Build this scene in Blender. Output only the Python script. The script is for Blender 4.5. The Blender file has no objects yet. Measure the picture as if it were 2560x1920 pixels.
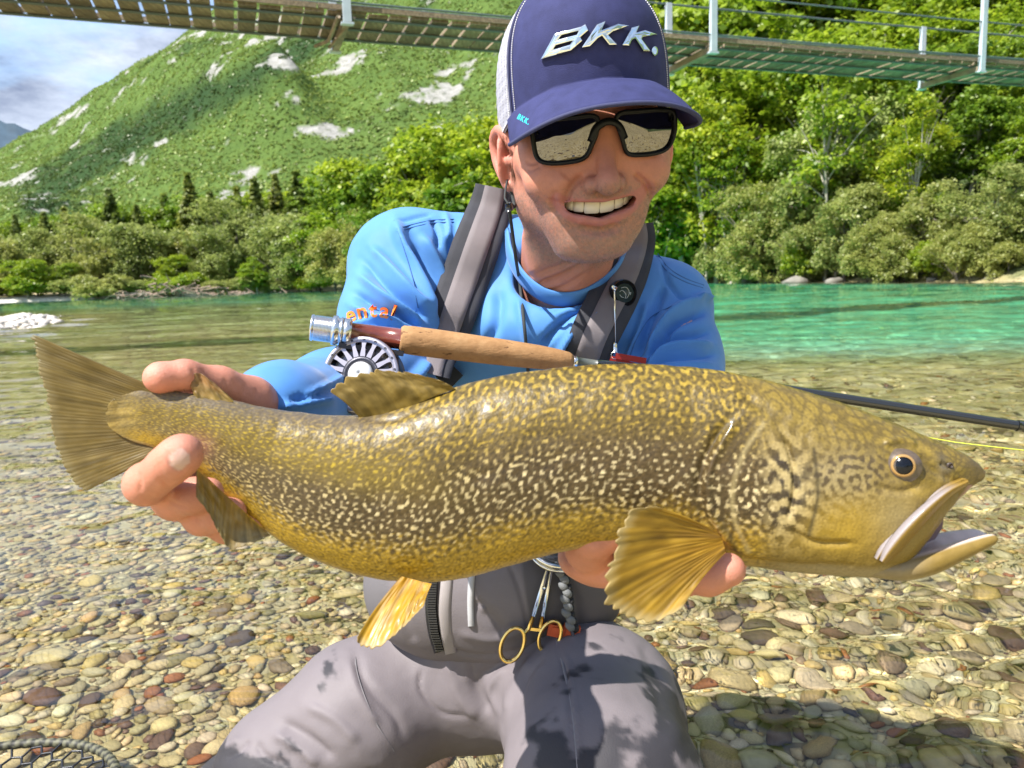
import bpy, bmesh, math, random
import numpy as np
from mathutils import Vector, Matrix, Euler

random.seed(7)
RNG = np.random.default_rng(7)
rad = math.radians
SC = bpy.context.scene
COL = SC.collection

# ------------------------------------------------------------------ camera, sky, sun, exposure
FPX = 1900.0                      # focal length in pixels of the 2560-wide photograph
PITCH, ROLL = rad(7.79), rad(2.0)
CAM = np.array([0.0, 0.0, 0.80])
FWD = np.array([0.0, math.cos(PITCH), -math.sin(PITCH)])
_R0 = np.array([1.0, 0, 0]); _U0 = np.array([0.0, math.sin(PITCH), math.cos(PITCH)])
RGT = math.cos(ROLL) * _R0 - math.sin(ROLL) * _U0
UPV = math.sin(ROLL) * _R0 + math.cos(ROLL) * _U0
cam_data = bpy.data.cameras.new('camera')
cam_data.sensor_width = 36.0
cam_data.lens = 36.0 * FPX / 2560.0
cam_data.clip_start = 0.02
cam_data.clip_end = 9000
cam_data.dof.use_dof = True; cam_data.dof.focus_distance = 0.74; cam_data.dof.aperture_fstop = 13.0
cam = bpy.data.objects.new('camera', cam_data)
COL.objects.link(cam)
M = Matrix.Identity(4)
for r in range(3):
    M[r][0], M[r][1], M[r][2], M[r][3] = RGT[r], UPV[r], -FWD[r], CAM[r]
cam.matrix_world = M
SC.camera = cam

SUN_TO = np.array([-0.50, -0.30, 0.81]); SUN_TO /= np.linalg.norm(SUN_TO)
world = bpy.data.worlds.new('World'); SC.world = world; world.use_nodes = True
wn = world.node_tree.nodes; wl = world.node_tree.links
wn.clear()
w_out = wn.new('ShaderNodeOutputWorld'); w_bg = wn.new('ShaderNodeBackground')
sky = wn.new('ShaderNodeTexSky'); sky.sky_type = 'NISHITA'; sky.sun_disc = False
sky.sun_elevation = math.asin(SUN_TO[2]); sky.sun_rotation = math.atan2(SUN_TO[0], SUN_TO[1])
sky.air_density = 1.0; sky.dust_density = 0.6
w_tc = wn.new('ShaderNodeTexCoord')
w_map = wn.new('ShaderNodeMapping'); w_map.inputs['Scale'].default_value = (1.6, 1.6, 4.2); w_map.inputs['Location'].default_value = (0.35, 0.1, 0.2)
w_noise = wn.new('ShaderNodeTexNoise'); w_noise.inputs['Scale'].default_value = 2.3; w_noise.inputs['Detail'].default_value = 9; w_noise.inputs['Roughness'].default_value = 0.58
w_noise2 = wn.new('ShaderNodeTexNoise'); w_noise2.inputs['Scale'].default_value = 3.4; w_noise2.inputs['Detail'].default_value = 8; w_noise2.inputs['Roughness'].default_value = 0.6
w_r1 = wn.new('ShaderNodeValToRGB'); w_r1.color_ramp.elements[0].position = 0.40; w_r1.color_ramp.elements[1].position = 0.56
w_r2 = wn.new('ShaderNodeValToRGB')
w_r2.color_ramp.elements[0].position = 0.36; w_r2.color_ramp.elements[0].color = (0.75, 0.98, 1.6, 1)
w_r2.color_ramp.elements[1].position = 0.68; w_r2.color_ramp.elements[1].color = (3.6, 4.0, 4.7, 1)
w_mix = wn.new('ShaderNodeMix'); w_mix.data_type = 'RGBA'
wl.new(w_tc.outputs['Generated'], w_map.inputs['Vector'])
wl.new(w_map.outputs['Vector'], w_noise.inputs['Vector']); wl.new(w_map.outputs['Vector'], w_noise2.inputs['Vector'])
wl.new(w_noise.outputs['Fac'], w_r1.inputs['Fac']); wl.new(w_noise2.outputs['Fac'], w_r2.inputs['Fac'])
wl.new(w_r1.outputs['Color'], w_mix.inputs['Factor'])
wl.new(sky.outputs['Color'], w_mix.inputs['A']); wl.new(w_r2.outputs['Color'], w_mix.inputs['B'])
wl.new(w_mix.outputs['Result'], w_bg.inputs['Color']); w_bg.inputs['Strength'].default_value = 0.15
wl.new(w_bg.outputs['Background'], w_out.inputs['Surface'])

sun_data = bpy.data.lights.new('sun', 'SUN'); sun_data.energy = 5.0; sun_data.angle = rad(0.5); sun_data.color = (1.0, 0.955, 0.88)
sun = bpy.data.objects.new('sun', sun_data); COL.objects.link(sun)
sun.rotation_euler = Vector(SUN_TO).to_track_quat('Z', 'Y').to_euler()
sun_data.cycles.is_caustics_light = True
SC.view_settings.view_transform = 'Standard'; SC.view_settings.look = 'None'
SC.view_settings.exposure = 0.98; SC.view_settings.gamma = 1.0
SC.cycles.use_denoising = True
SC.cycles.max_bounces = 10; SC.cycles.diffuse_bounces = 3; SC.cycles.glossy_bounces = 4
SC.cycles.transmission_bounces = 8; SC.cycles.transparent_max_bounces = 16; SC.cycles.volume_bounces = 0
SC.cycles.caustics_reflective = False; SC.cycles.caustics_refractive = True
SC.cycles.sample_clamp_indirect = 6.0

# ------------------------------------------------------------------ helpers: picture geometry
def P(px, py, d):
    """world point seen at photo pixel (px,py), d metres along the view axis"""
    return CAM + d * (FWD + RGT * ((px - 1280.0) / FPX) + UPV * ((960.0 - py) / FPX))
def PD(px, py, d):      # same with pixels of the 2212-wide view
    k = 2560 / 2212
    return P(px * k, py * k, d)
def G(px, py, z=0.0):
    """world point where the ray of a photo pixel meets the level z"""
    v = FWD + RGT * ((px - 1280.0) / FPX) + UPV * ((960.0 - py) / FPX)
    return CAM + v * ((z - CAM[2]) / v[2])
def proj(pts):
    q = np.asarray(pts) - CAM
    d = q @ FWD
    return np.stack([1280 + FPX * (q @ RGT) / d, 960 - FPX * (q @ UPV) / d], -1), d

# ------------------------------------------------------------------ helpers: objects
def link(o, parent=None):
    COL.objects.link(o)
    if parent is not None: o.parent = parent
    return o
def tag(o, label=None, cat=None, group=None, kind=None):
    if label: o['label'] = label
    if cat: o['category'] = cat
    if group: o['group'] = group
    if kind: o['kind'] = kind
    return o
def empty(name, loc=(0, 0, 0)):
    o = bpy.data.objects.new(name, None); o.location = loc; o.empty_display_size = 0.05
    COL.objects.link(o)
    return o
def mesh_data(name, verts, faces, mat=None, smooth=True, col=None):
    verts = np.asarray(verts, dtype=np.float32)
    me = bpy.data.meshes.new(name)
    if isinstance(faces, np.ndarray) and faces.ndim == 2:
        n, k = faces.shape
        me.vertices.add(len(verts)); me.vertices.foreach_set('co', verts.ravel())
        me.loops.add(n * k); me.loops.foreach_set('vertex_index', faces.astype(np.int32).ravel())
        me.polygons.add(n); me.polygons.foreach_set('loop_start', np.arange(0, n * k, k, dtype=np.int32))
        me.update(calc_edges=True); me.validate()
    else:
        me.from_pydata(verts.tolist(), [], [list(f) for f in faces]); me.update()
    if smooth and len(me.polygons):
        me.polygons.foreach_set('use_smooth', np.ones(len(me.polygons), dtype=bool))
    if col is not None: add_col(me, col)
    if mat: me.materials.append(mat)
    return me
def add_col(me, col, name='col'):
    col = np.asarray(col, dtype=np.float32)
    if col.shape[1] == 3: col = np.concatenate([col, np.ones((len(col), 1), np.float32)], 1)
    a = me.color_attributes.new(name, 'FLOAT_COLOR', 'POINT')
    a.data.foreach_set('color', col.ravel())
def obj(name, verts, faces, mat, parent=None, smooth=True, col=None):
    """mesh object given in world coordinates; origin moved to the parent's frame"""
    verts = np.asarray(verts, dtype=np.float64)
    if parent is not None:
        verts = verts - np.array(world_loc(parent))
    me = mesh_data(name, verts, faces, mat, smooth, col)
    return link(bpy.data.objects.new(name, me), parent)
def world_loc(o):
    p = Vector((0, 0, 0))
    while o is not None:
        p = p + o.location; o = o.parent
    return p
def grid_faces(nu, nv, close_v=False, close_u=False):
    """faces of an nu x nv vertex grid (index i*nv+j)"""
    iu = np.arange(nu if close_u else nu - 1); jv = np.arange(nv if close_v else nv - 1)
    I, J = np.meshgrid(iu, jv, indexing='ij'); I2 = (I + 1) % nu; J2 = (J + 1) % nv
    return np.stack([I * nv + J, I2 * nv + J, I2 * nv + J2, I * nv + J2], -1).reshape(-1, 4)
class MB:
    """collects shapes into one mesh"""
    def __init__(s): s.v = []; s.f = []; s.n = 0
    def add(s, v, f):
        v = np.asarray(v, float)
        s.v.append(v); s.f += [[int(i) + s.n for i in q] for q in f]; s.n += len(v); return s
    def box(s, c, ax, half):
        c = np.asarray(c, float); ax = np.asarray(ax, float)
        v = [c + ax[0] * half[0] * a + ax[1] * half[1] * b + ax[2] * half[2] * d for a in (-1, 1) for b in (-1, 1) for d in (-1, 1)]
        return s.add(v, [(0, 1, 3, 2), (4, 6, 7, 5), (0, 4, 5, 1), (2, 3, 7, 6), (0, 2, 6, 4), (1, 5, 7, 3)])
    def tube(s, pts, r, n=8, caps=True, flat=None, up=None):
        v, f = tube_mesh(pts, r, n, caps, flat, up); return s.add(v, f)
    def build(s, name, mat, parent=None, smooth=True):
        return obj(name, np.concatenate(s.v), s.f, mat, parent, smooth)
def nrm(v):
    v = np.asarray(v, float); return v / (np.linalg.norm(v, axis=-1, keepdims=True) + 1e-12)
def frames(pts, up=None):
    pts = np.asarray(pts, float); n = len(pts)
    T = nrm(np.gradient(pts, axis=0))
    if up is None:
        up = np.array([0.0, 0, 1]) if abs(T[0][2]) < 0.9 else np.array([1.0, 0, 0])
    N = np.zeros_like(T); u = np.asarray(up, float)
    for i in range(n):
        u = u - T[i] * (u @ T[i]); u = u / (np.linalg.norm(u) + 1e-12); N[i] = u
    return T, N, np.cross(T, N)
def tube_mesh(pts, r, n=8, caps=True, flat=None, up=None):
    """swept tube; r scalar or per point; flat=(a,b) scales along normal and binormal"""
    pts = np.asarray(pts, float); k = len(pts)
    r = np.broadcast_to(np.asarray(r, float), (k,))
    T, N, B = frames(pts, up)
    a = np.arange(n) * 2 * math.pi / n
    fa, fb = flat if flat else (1, 1)
    V = pts[:, None] + r[:, None, None] * (N[:, None] * (fa * np.cos(a))[None, :, None] + B[:, None] * (fb * np.sin(a))[None, :, None])
    V = V.reshape(-1, 3)
    F = [list(q) for q in grid_faces(k, n, close_v=True)]
    if caps: F += [list(range(n))[::-1], [(k - 1) * n + j for j in range(n)]]
    return V, F
def spline(pts, n, closed=False):
    """Catmull-Rom through rows of pts, n samples, about even in chord length"""
    p = np.asarray(pts, float)
    if closed: p = np.concatenate([p[-1:], p, p[:2]])
    else: p = np.concatenate([2 * p[:1] - p[1:2], p, 2 * p[-1:] - p[-2:-1]])
    m = len(p) - 3
    t = np.linspace(0, m, 40 * m + 1); i = np.minimum(t.astype(int), m - 1); u = (t - i)[:, None]
    a, b, c, d = p[i], p[i + 1], p[i + 2], p[i + 3]
    q = 0.5 * ((2 * b) + (-a + c) * u + (2 * a - 5 * b + 4 * c - d) * u ** 2 + (-a + 3 * b - 3 * c + d) * u ** 3)
    L = np.concatenate([[0], np.cumsum(np.linalg.norm(np.diff(q, axis=0), axis=1))])
    s = np.linspace(0, L[-1], n, endpoint=not closed)
    return np.stack([np.interp(s, L, q[:, k]) for k in range(q.shape[1])], -1)
def sstep(a, b, x):
    t = np.clip((np.asarray(x, float) - a) / (b - a), 0, 1); return t * t * (3 - 2 * t)
def lerp(a, b, t): return a + (b - a) * t
def mixc(a, b, t): return a * (1 - t[..., None]) + np.asarray(b) * t[..., None]
def copy_tree(o, parent=None):
    c = o.copy(); COL.objects.link(c); c.parent = parent
    for ch in list(o.children): copy_tree(ch, c)
    return c

# value noise on the fly (numpy), for sculpting and colours
_PERM = np.random.default_rng(3).random(4096).astype(np.float64)
def vnoise(p, seed=0):
    p = np.asarray(p, float); i = np.floor(p).astype(np.int64); f = p - i; f = f * f * (3 - 2 * f)
    def h(a): return _PERM[(a[..., 0] * 73856093 ^ a[..., 1] * 19349663 ^ a[..., 2] * 83492791 ^ (seed * 2654435)) & 4095]
    out = 0
    for dx in (0, 1):
        for dy in (0, 1):
            for dz in (0, 1):
                w = (f[..., 0] if dx else 1 - f[..., 0]) * (f[..., 1] if dy else 1 - f[..., 1]) * (f[..., 2] if dz else 1 - f[..., 2])
                out = out + w * h(i + np.array([dx, dy, dz]))
    return out * 2 - 1
def fbm(p, oct=4, seed=0, gain=0.5):
    s = 0; a = 1.0; p = np.asarray(p, float); tot = 0
    for k in range(oct):
        s = s + a * vnoise(p, seed + k); tot += a; a *= gain; p = p * 2.03 + 7.1
    return s / tot

# ------------------------------------------------------------------ helpers: materials
class NT:
    def __init__(s, name):
        s.m = bpy.data.materials.new(name); s.m.use_nodes = True; s.n = s.m.node_tree.nodes; s.l = s.m.node_tree.links
        s.b = s.n['Principled BSDF']; s.out = s.n['Material Output']
    def node(s, t, **kw):
        nd = s.n.new(t)
        for k, v in kw.items():
            if k in nd.inputs.keys(): nd.inputs[k].default_value = v
            else: setattr(nd, k, v)
        return nd
    def set(s, **kw):
        for k, v in kw.items(): s.b.inputs[k.replace('_', ' ')].default_value = v
        return s
    def coord(s, kind='Object'): return s.node('ShaderNodeTexCoord').outputs[kind]
    def attr(s, name='col'):
        a = s.node('ShaderNodeAttribute'); a.attribute_name = name; return a
    def noise(s, scale, detail=4, rough=0.55, vec=None, dist=0.0):
        n = s.node('ShaderNodeTexNoise'); n.inputs['Scale'].default_value = scale; n.inputs['Detail'].default_value = detail
        n.inputs['Roughness'].default_value = rough; n.inputs['Distortion'].default_value = dist
        s.l.new(vec if vec is not None else s.coord(), n.inputs['Vector']); return n.outputs['Fac']
    def ramp(s, fac, stops):
        r = s.node('ShaderNodeValToRGB'); e = r.color_ramp.elements
        while len(e) < len(stops): e.new(0.5)
        for el, (p, c) in zip(e, stops):
            el.position = p; el.color = (*c, 1) if not np.isscalar(c) else (c, c, c, 1)
        s.l.new(fac, r.inputs['Fac']); return r.outputs['Color']
    def mix(s, fac, a, b, mode='MIX'):
        m = s.node('ShaderNodeMix'); m.data_type = 'RGBA'; m.blend_type = mode
        for key, v in (('Factor', fac), ('A', a), ('B', b)):
            if isinstance(v, bpy.types.NodeSocket): s.l.new(v, m.inputs[key])
            elif np.isscalar(v): m.inputs[key].default_value = v
            else: m.inputs[key].default_value = (*v, 1)
        return m.outputs['Result']
    def bump(s, h, strength=0.3, dist=0.01):
        b = s.node('ShaderNodeBump'); b.inputs['Strength'].default_value = strength; b.inputs['Distance'].default_value = dist
        s.l.new(h, b.inputs['Height']); s.l.new(b.outputs['Normal'], s.b.inputs['Normal']); return s
    def base(s, sock): s.l.new(sock, s.b.inputs['Base Color']); return s
    def to(s, sock, name): s.l.new(sock, s.b.inputs[name]); return s
MATS = {}
def simple(name, color, rough=0.5, metal=0.0, noise=0.0, nscale=20, bump=0.0, bscale=200, **kw):
    if name in MATS: return MATS[name]
    t = NT(name); t.set(Roughness=rough, Metallic=metal)
    for k, v in kw.items(): t.b.inputs[k.replace('_', ' ')].default_value = v
    if noise > 0:
        f = t.noise(nscale, 5)
        c = np.array(color)
        t.base(t.ramp(f, [(0.3, tuple(c * (1 - noise))), (0.7, tuple(np.minimum(c * (1 + noise), 1)))]))
    else: t.b.inputs['Base Color'].default_value = (*color, 1)
    if bump > 0: t.bump(t.noise(bscale, 3), bump, 0.002)
    MATS[name] = t.m
    return t.m
def colmat(name, rough=0.5, spec=0.5, attr='col', nvar=0.0, nscale=60, bump=0.0, bscale=300, bdist=0.002, **kw):
    if name in MATS: return MATS[name]
    t = NT(name); t.set(Roughness=rough); t.b.inputs['Specular IOR Level'].default_value = spec
    for k, v in kw.items(): t.b.inputs[k.replace('_', ' ')].default_value = v
    c = t.attr(attr).outputs['Color']
    if nvar > 0:
        f = t.noise(nscale, 4)
        c = t.mix(1.0, c, t.ramp(f, [(0.25, 1 - nvar), (0.75, 1 + nvar)]), 'MULTIPLY')
    t.base(c)
    if bump > 0: t.bump(t.noise(bscale, 3), bump, bdist)
    MATS[name] = t.m
    return t.m

# ------------------------------------------------------------------ helpers: sculpting with distance fields
import openvdb
class Field:
    """blended distance field on a grid; add/cut rounded shapes, then mesh it"""
    def __init__(s, lo, hi, h):
        s.h = h; s.lo = np.asarray(lo, float)
        n = np.ceil((np.asarray(hi, float) - s.lo) / h).astype(int) + 1
        s.ax = [(s.lo[k] + h * np.arange(n[k])).astype(np.float32) for k in range(3)]
        s.X = s.ax[0][:, None, None]; s.Y = s.ax[1][None, :, None]; s.Z = s.ax[2][None, None, :]
        s.d = np.full(n, 1e3, np.float32)
    def sub(s, lo, hi):
        sl = []
        for k in range(3):
            a = int(np.clip(np.floor((lo[k] - s.lo[k]) / s.h), 0, len(s.ax[k]))); b = int(np.clip(np.ceil((hi[k] - s.lo[k]) / s.h) + 1, 0, len(s.ax[k])))
            sl.append(slice(a, b))
        return tuple(sl)
    def comb(s, sl, d, k, op):
        c = s.d[sl]
        if op == 'cut': c = -c
        if k <= 0: r = np.minimum(c, d)
        else:
            h = np.maximum(k - np.abs(c - d), 0) / k
            r = np.minimum(c, d) - h * h * k * 0.25
        s.d[sl] = -r if op == 'cut' else r
    def blob(s, c, r, k=0.01, rot=None, op='add', pad=0.05):
        """ellipsoid with radii r; rot rows are its axes"""
        c = np.asarray(c, float); r = np.broadcast_to(np.asarray(r, float), (3,)); R = max(r) + pad
        sl = s.sub(c - R, c + R)
        x = s.X[sl[0]] - np.float32(c[0]); y = s.Y[:, sl[1]] - np.float32(c[1]); z = s.Z[:, :, sl[2]] - np.float32(c[2])
        if rot is None: rot = np.eye(3)
        q = [np.float32(a[0]) * x + np.float32(a[1]) * y + np.float32(a[2]) * z for a in np.asarray(rot, float)]
        k0 = np.sqrt(sum((qq / np.float32(rr)) ** 2 for qq, rr in zip(q, r)))
        k1 = np.sqrt(sum((qq / np.float32(rr * rr)) ** 2 for qq, rr in zip(q, r))) + np.float32(1e-9)
        s.comb(sl, (k0 * (k0 - 1) / k1).astype(np.float32), k, op); return s
    def cap(s, a, b, ra, rb=None, k=0.01, op='add', pad=0.05):
        """round cone from a to b"""
        a = np.asarray(a, float); b = np.asarray(b, float); rb = ra if rb is None else rb; R = max(ra, rb) + pad
        sl = s.sub(np.minimum(a, b) - R, np.maximum(a, b) + R)
        x = s.X[sl[0]] - np.float32(a[0]); y = s.Y[:, sl[1]] - np.float32(a[1]); z = s.Z[:, :, sl[2]] - np.float32(a[2])
        ab = (b - a).astype(np.float32); L2 = float(ab @ ab) + 1e-12
        t = np.clip((x * ab[0] + y * ab[1] + z * ab[2]) / np.float32(L2), 0, 1)
        d = np.sqrt((x - t * ab[0]) ** 2 + (y - t * ab[1]) ** 2 + (z - t * ab[2]) ** 2) - (np.float32(ra) + t * np.float32(rb - ra))
        s.comb(sl, d.astype(np.float32), k, op); return s
    def chain(s, pts, rs, k=0.01, op='add', pad=0.05):
        for i in range(len(pts) - 1): s.cap(pts[i], pts[i + 1], rs[i], rs[i + 1], k, op, pad)
        return s
    def mesh(s):
        g = openvdb.FloatGrid(); g.background = 1.0
        g.copyFromArray(np.clip(s.d, -4 * s.h, 4 * s.h))
        v, q = g.convertToQuads(isovalue=0.0)
        return np.asarray(v, float) * s.h + s.lo, np.asarray(q, np.int32).copy()
def vnormals(v, q):
    n = np.zeros_like(v); e1 = v[q[:, 2]] - v[q[:, 0]]; e2 = v[q[:, 3]] - v[q[:, 1]]; c = np.cross(e1, e2)
    for k in range(4): np.add.at(n, q[:, k], c)
    return nrm(n)
def smooth_mesh(v, q, it=3, lam=0.5):
    for _ in range(it):
        s = np.zeros_like(v); c = np.zeros(len(v))
        for k in range(4):
            np.add.at(s, q[:, k], v[q[:, (k + 1) % 4]]); np.add.at(s, q[:, k], v[q[:, (k + 3) % 4]]); np.add.at(c, q[:, k], 2)
        v = v + lam * (s / np.maximum(c, 1)[:, None] - v)
    return v
def polydist(p, line):
    """distance of 2D points p to a polyline, and the parameter 0..1 along it"""
    line = np.asarray(line, float); best = np.full(len(p), 1e9); par = np.zeros(len(p)); n = len(line) - 1
    for i in range(n):
        a, b = line[i], line[i + 1]; ab = b - a
        t = np.clip(((p - a) @ ab) / (ab @ ab + 1e-9), 0, 1)
        d = np.linalg.norm(p - a - t[:, None] * ab, axis=1)
        m = d < best; best[m] = d[m]; par[m] = (i + t[m]) / n
    return best, par
# ------------------------------------------------------------------ the setting: bed, river, banks, mountain
BANK = np.array([(30, -20), (27, 5), (24, 20), (21.9, 32.3), (20.5, 43), (17, 69), (1.5, 99), (-34, 146), (-47, 150), (-72, 142), (-90, 122), (-120, 60)], float)
def bank_dist(x, y):
    """distance beyond the far bank's waterline (negative on the river side)"""
    p = np.stack([np.ravel(x), np.ravel(y)], -1)
    d, _ = polydist(p, BANK)
    # inside test: river polygon
    poly = np.concatenate([BANK, [(-120, -60), (30, -60)]])
    ins = np.zeros(len(p), bool); j = len(poly) - 1
    for i in range(len(poly)):
        a, b = poly[i], poly[j]
        c = ((a[1] > p[:, 1]) != (b[1] > p[:, 1])) & (p[:, 0] < (b[0] - a[0]) * (p[:, 1] - a[1]) / (b[1] - a[1] + 1e-12) + a[0])
        ins ^= c; j = i
    return np.where(ins, -d, d).reshape(np.shape(x))
SPIT = np.array([(-14.2, 10.0), (-12.5, 15.0), (-14.0, 21.0), (-19, 30)], float)
def bed_z(x, y):
    x = np.asarray(x, float); y = np.asarray(y, float)
    z = -0.085 - 0.030 * np.maximum(y - 1.1, 0) * (1 - sstep(3, 9, y)) - 0.02 * np.clip(x, -1, 2)
    z = z - 0.16 * sstep(2.5, 9, y) - 0.26 * sstep(9, 26, y)
    z = z - 1.25 * sstep(6.3, 11.0, y + 0.15 * x) * sstep(-5.0, 3.5, x - 0.10 * (y - 10)) - 0.9 * sstep(30, 60, y)
    z = z + 0.02 * fbm(np.stack([x * 0.9, y * 0.9, x * 0], -1), 3, 21)
    sd, _ = polydist(np.stack([x.ravel(), y.ravel()], -1), SPIT); sd = sd.reshape(x.shape)
    z = np.maximum(z, 0.10 - 0.16 * sd + 0.05 * fbm(np.stack([x * 1.2, y * 1.2, x * 0], -1), 3, 4)) if np.any(sd < 8) else z
    z = z + 0.09 * np.clip(0.75 - y, 0, 6) + 0.9 * sstep(-8, -30, y)
    b = bank_dist(x, y)
    z = np.where(b > -7, lerp(z, 0.0, sstep(-7, 0, b)), z)
    right = sstep(-10, 14, x)
    hill = np.where(b > 0, right * (0.55 * np.minimum(b, 3) + 26 * (1 - np.exp(-np.maximum(b - 3, 0) / 38))) + (1 - right) * (0.12 * np.minimum(b, 8) + 0.03 * np.maximum(b - 8, 0)), 0)
    return z + hill + np.where(b > 0, 0.25 * fbm(np.stack([x * 0.5, y * 0.5, x * 0], -1), 3, 8) * np.minimum(b, 1), 0)

# bed and banks: one sheet, fine near the camera
nr, nt = 270, 300
rr = np.concatenate([[0.05], np.geomspace(0.35, 330, nr - 1)]); tt = np.radians(np.linspace(-180, 180, nt))
R_, T_ = np.meshgrid(rr, tt, indexing='ij'); bx, by = R_ * np.sin(T_), R_ * np.cos(T_) - 0.6
bzz = bed_z(bx, by)
t = NT('riverbed_gravel'); t.set(Roughness=0.75)
oc = t.coord()
vor = t.node('ShaderNodeTexVoronoi'); vor.inputs['Scale'].default_value = 16.0; vor.inputs['Randomness'].default_value = 1.0
mp = t.node('ShaderNodeMapping'); mp.inputs['Scale'].default_value = (0.8, 1.0, 1.0)
t.l.new(oc, mp.inputs['Vector']); t.l.new(mp.outputs['Vector'], vor.inputs['Vector'])
sepv = t.node('ShaderNodeSeparateColor'); t.l.new(vor.outputs['Color'], sepv.inputs['Color'])
stone = t.ramp(sepv.outputs[0], [(0.0, (0.11, 0.075, 0.05)), (0.08, (0.15, 0.105, 0.06)), (0.13, (0.38, 0.31, 0.15)), (0.45, (0.52, 0.44, 0.24)), (0.75, (0.44, 0.38, 0.24)), (1.0, (0.60, 0.54, 0.36))])
big = t.ramp(t.noise(0.35, 5, 0.6), [(0.3, (0.72, 0.72, 0.62)), (0.7, (1.1, 1.08, 1.0))])
under = t.mix(t.attr('deep').outputs['Fac'], t.mix(1.0, stone, big, 'MULTIPLY'), (0.74, 0.74, 0.64))
soil = t.ramp(t.noise(1.4, 6, 0.65), [(0.3, (0.03, 0.045, 0.012)), (0.6, (0.06, 0.10, 0.02)), (0.8, (0.13, 0.125, 0.07))])
ca = t.attr('col')
t.base(t.mix(ca.outputs['Fac'], under, soil))
t.bump(vor.outputs['Distance'], 0.5, 0.03)
bb = bank_dist(bx, by).ravel()
bcol = np.repeat(sstep(-0.2, 0.8, bb)[:, None], 3, 1) * sstep(-60, -20, bx.ravel())[:, None]
riverbed = obj('riverbed', np.stack([bx, by, bzz], -1).reshape(-1, 3), grid_faces(nr, nt), t.m, col=bcol)
add_col(riverbed.data, np.repeat(0.8 * sstep(0.5, 1.3, -bzz.ravel())[:, None], 3, 1), 'deep')
tag(riverbed, kind='structure'); riverbed.cycles.is_caustics_receiver = True

# the river: rippled surface that really bends the light
nr, nt = 600, 410
rr = np.geomspace(0.30, 215, nr); tt = np.radians(np.linspace(-78, 78, nt))
R_, T_ = np.meshgrid(rr, tt, indexing='ij'); wx, wy = R_ * np.sin(T_), R_ * np.cos(T_)
pp = np.stack([wx, wy, wx * 0], -1)
rough = 1.25 + 2.0 * sstep(-0.9, 0.9, wx) * (1 - sstep(6, 14, wy)) + 0.35 * sstep(2.2, 6, R_)
Z = rough * (0.0050 * fbm(pp * [5.2, 9.5, 1], 2, 5) + 0.0034 * fbm(pp * [13, 21, 1], 2, 9) * (1 - sstep(2.2, 4.5, R_)))
Z += lerp(0.009, 0.018, sstep(-3, 2, wx)) * sstep(2, 6, R_) * fbm(pp * [1.5, 3.6, 1], 2, 15) + 0.055 * sstep(7, 20, R_) * fbm(pp * [0.5, 1.3, 1], 2, 31)
sdist, _ = polydist(pp.reshape(-1, 3)[:, :2], SPIT); sdist = sdist.reshape(wx.shape)
Z += 0.035 * np.exp(-(sdist / 2.6) ** 2) * fbm(pp * [2.2, 2.8, 1], 3, 44)
depth = np.maximum(-bed_z(wx, wy), 0.0)
wtint = np.exp(-np.maximum(depth - 0.22, 0)[..., None] * np.array([0.58, 0.045, 0.17])).reshape(-1, 3) * np.array([1.0, 1.0, 0.95])
t = NT('river_water'); t.n.remove(t.b)
rf = t.node('ShaderNodeBsdfRefraction'); rf.inputs['IOR'].default_value = 1.33; rf.inputs['Roughness'].default_value = 0.0
gs = t.node('ShaderNodeBsdfGlossy'); gs.inputs['Roughness'].default_value = 0.02
fr = t.node('ShaderNodeFresnel'); fr.inputs['IOR'].default_value = 1.33
mx_ = t.node('ShaderNodeMixShader')
t.l.new(t.attr('col').outputs['Color'], rf.inputs['Color'])
t.l.new(fr.outputs[0], mx_.inputs[0]); t.l.new(rf.outputs[0], mx_.inputs[1]); t.l.new(gs.outputs[0], mx_.inputs[2])
t.l.new(mx_.outputs[0], t.out.inputs['Surface'])
river = obj('river', np.stack([wx, wy, Z], -1).reshape(-1, 3), grid_faces(nr, nt)[:, ::-1].copy(), t.m, col=wtint)
tag(river, kind='structure'); river.cycles.is_caustics_caster = True

# mountain: a long forested face that drops to the left
az = np.radians(np.concatenate([np.linspace(-58, -42.2, 40), np.linspace(-42, 8, 400), np.linspace(8.8, 62, 60)])); nu, nv = len(az), 270
tv = np.linspace(0, 1.12, nv)
A_, V_ = np.meshgrid(az, tv, indexing='ij')
EL = np.interp(np.degrees(az), [-58, -45, -40, -34, -30, -26, -22.8, -16, -8, 0, 12, 30, 62], [0.6, 3.0, 5.6, 8.3, 9.9, 12.7, 15.6, 21, 26, 29, 31, 31, 28])
def mountain_pt(A, V):
    el = np.interp(np.degrees(A), np.degrees(az), EL)
    r = 380 + 1150 * V
    crest = np.tan(np.radians(el)) * 1530
    h = crest * np.where(V < 1, V ** 1.08, 1 - (V - 1) * 1.6)
    x, y = r * np.sin(A), r * np.cos(A)
    p = np.stack([x / 170, y / 170, h / 170], -1)
    n = fbm(p, 5, 61)
    # spurs that run down to the left; one big one with a steep shaded flank
    q = np.degrees(A) + 25 * V
    spur = 9 * np.abs(((q * 0.115 + 0.5 * fbm(p * 0.8, 3, 70)) % 1.0) - 0.5)
    env = sstep(0.05, 0.35, V) * (1 - sstep(0.86, 1.0, V))
    c = (q + 8.0) + 1.6 * fbm(p * 1.1, 2, 77)
    prof = np.where(c < 0, np.exp(-(c / 5.5) ** 2), np.exp(-(c / 1.5) ** 2))
    h = h + env * (14 * n + 3 * spur + 46 * prof * sstep(0.12, 0.35, V) * (1 - sstep(0.7, 0.95, V))) + 4 * fbm(p * 6, 3, 80) * env + 2.5 * fbm(p * 14, 3, 90) * sstep(0.02, .2, V)
    return x, y, h - 3
mx, my, mz = mountain_pt(A_, V_)
mp3 = np.stack([mx, my, mz], -1).reshape(-1, 3)
mq = grid_faces(nu, nv)[:, ::-1].copy()
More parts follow.
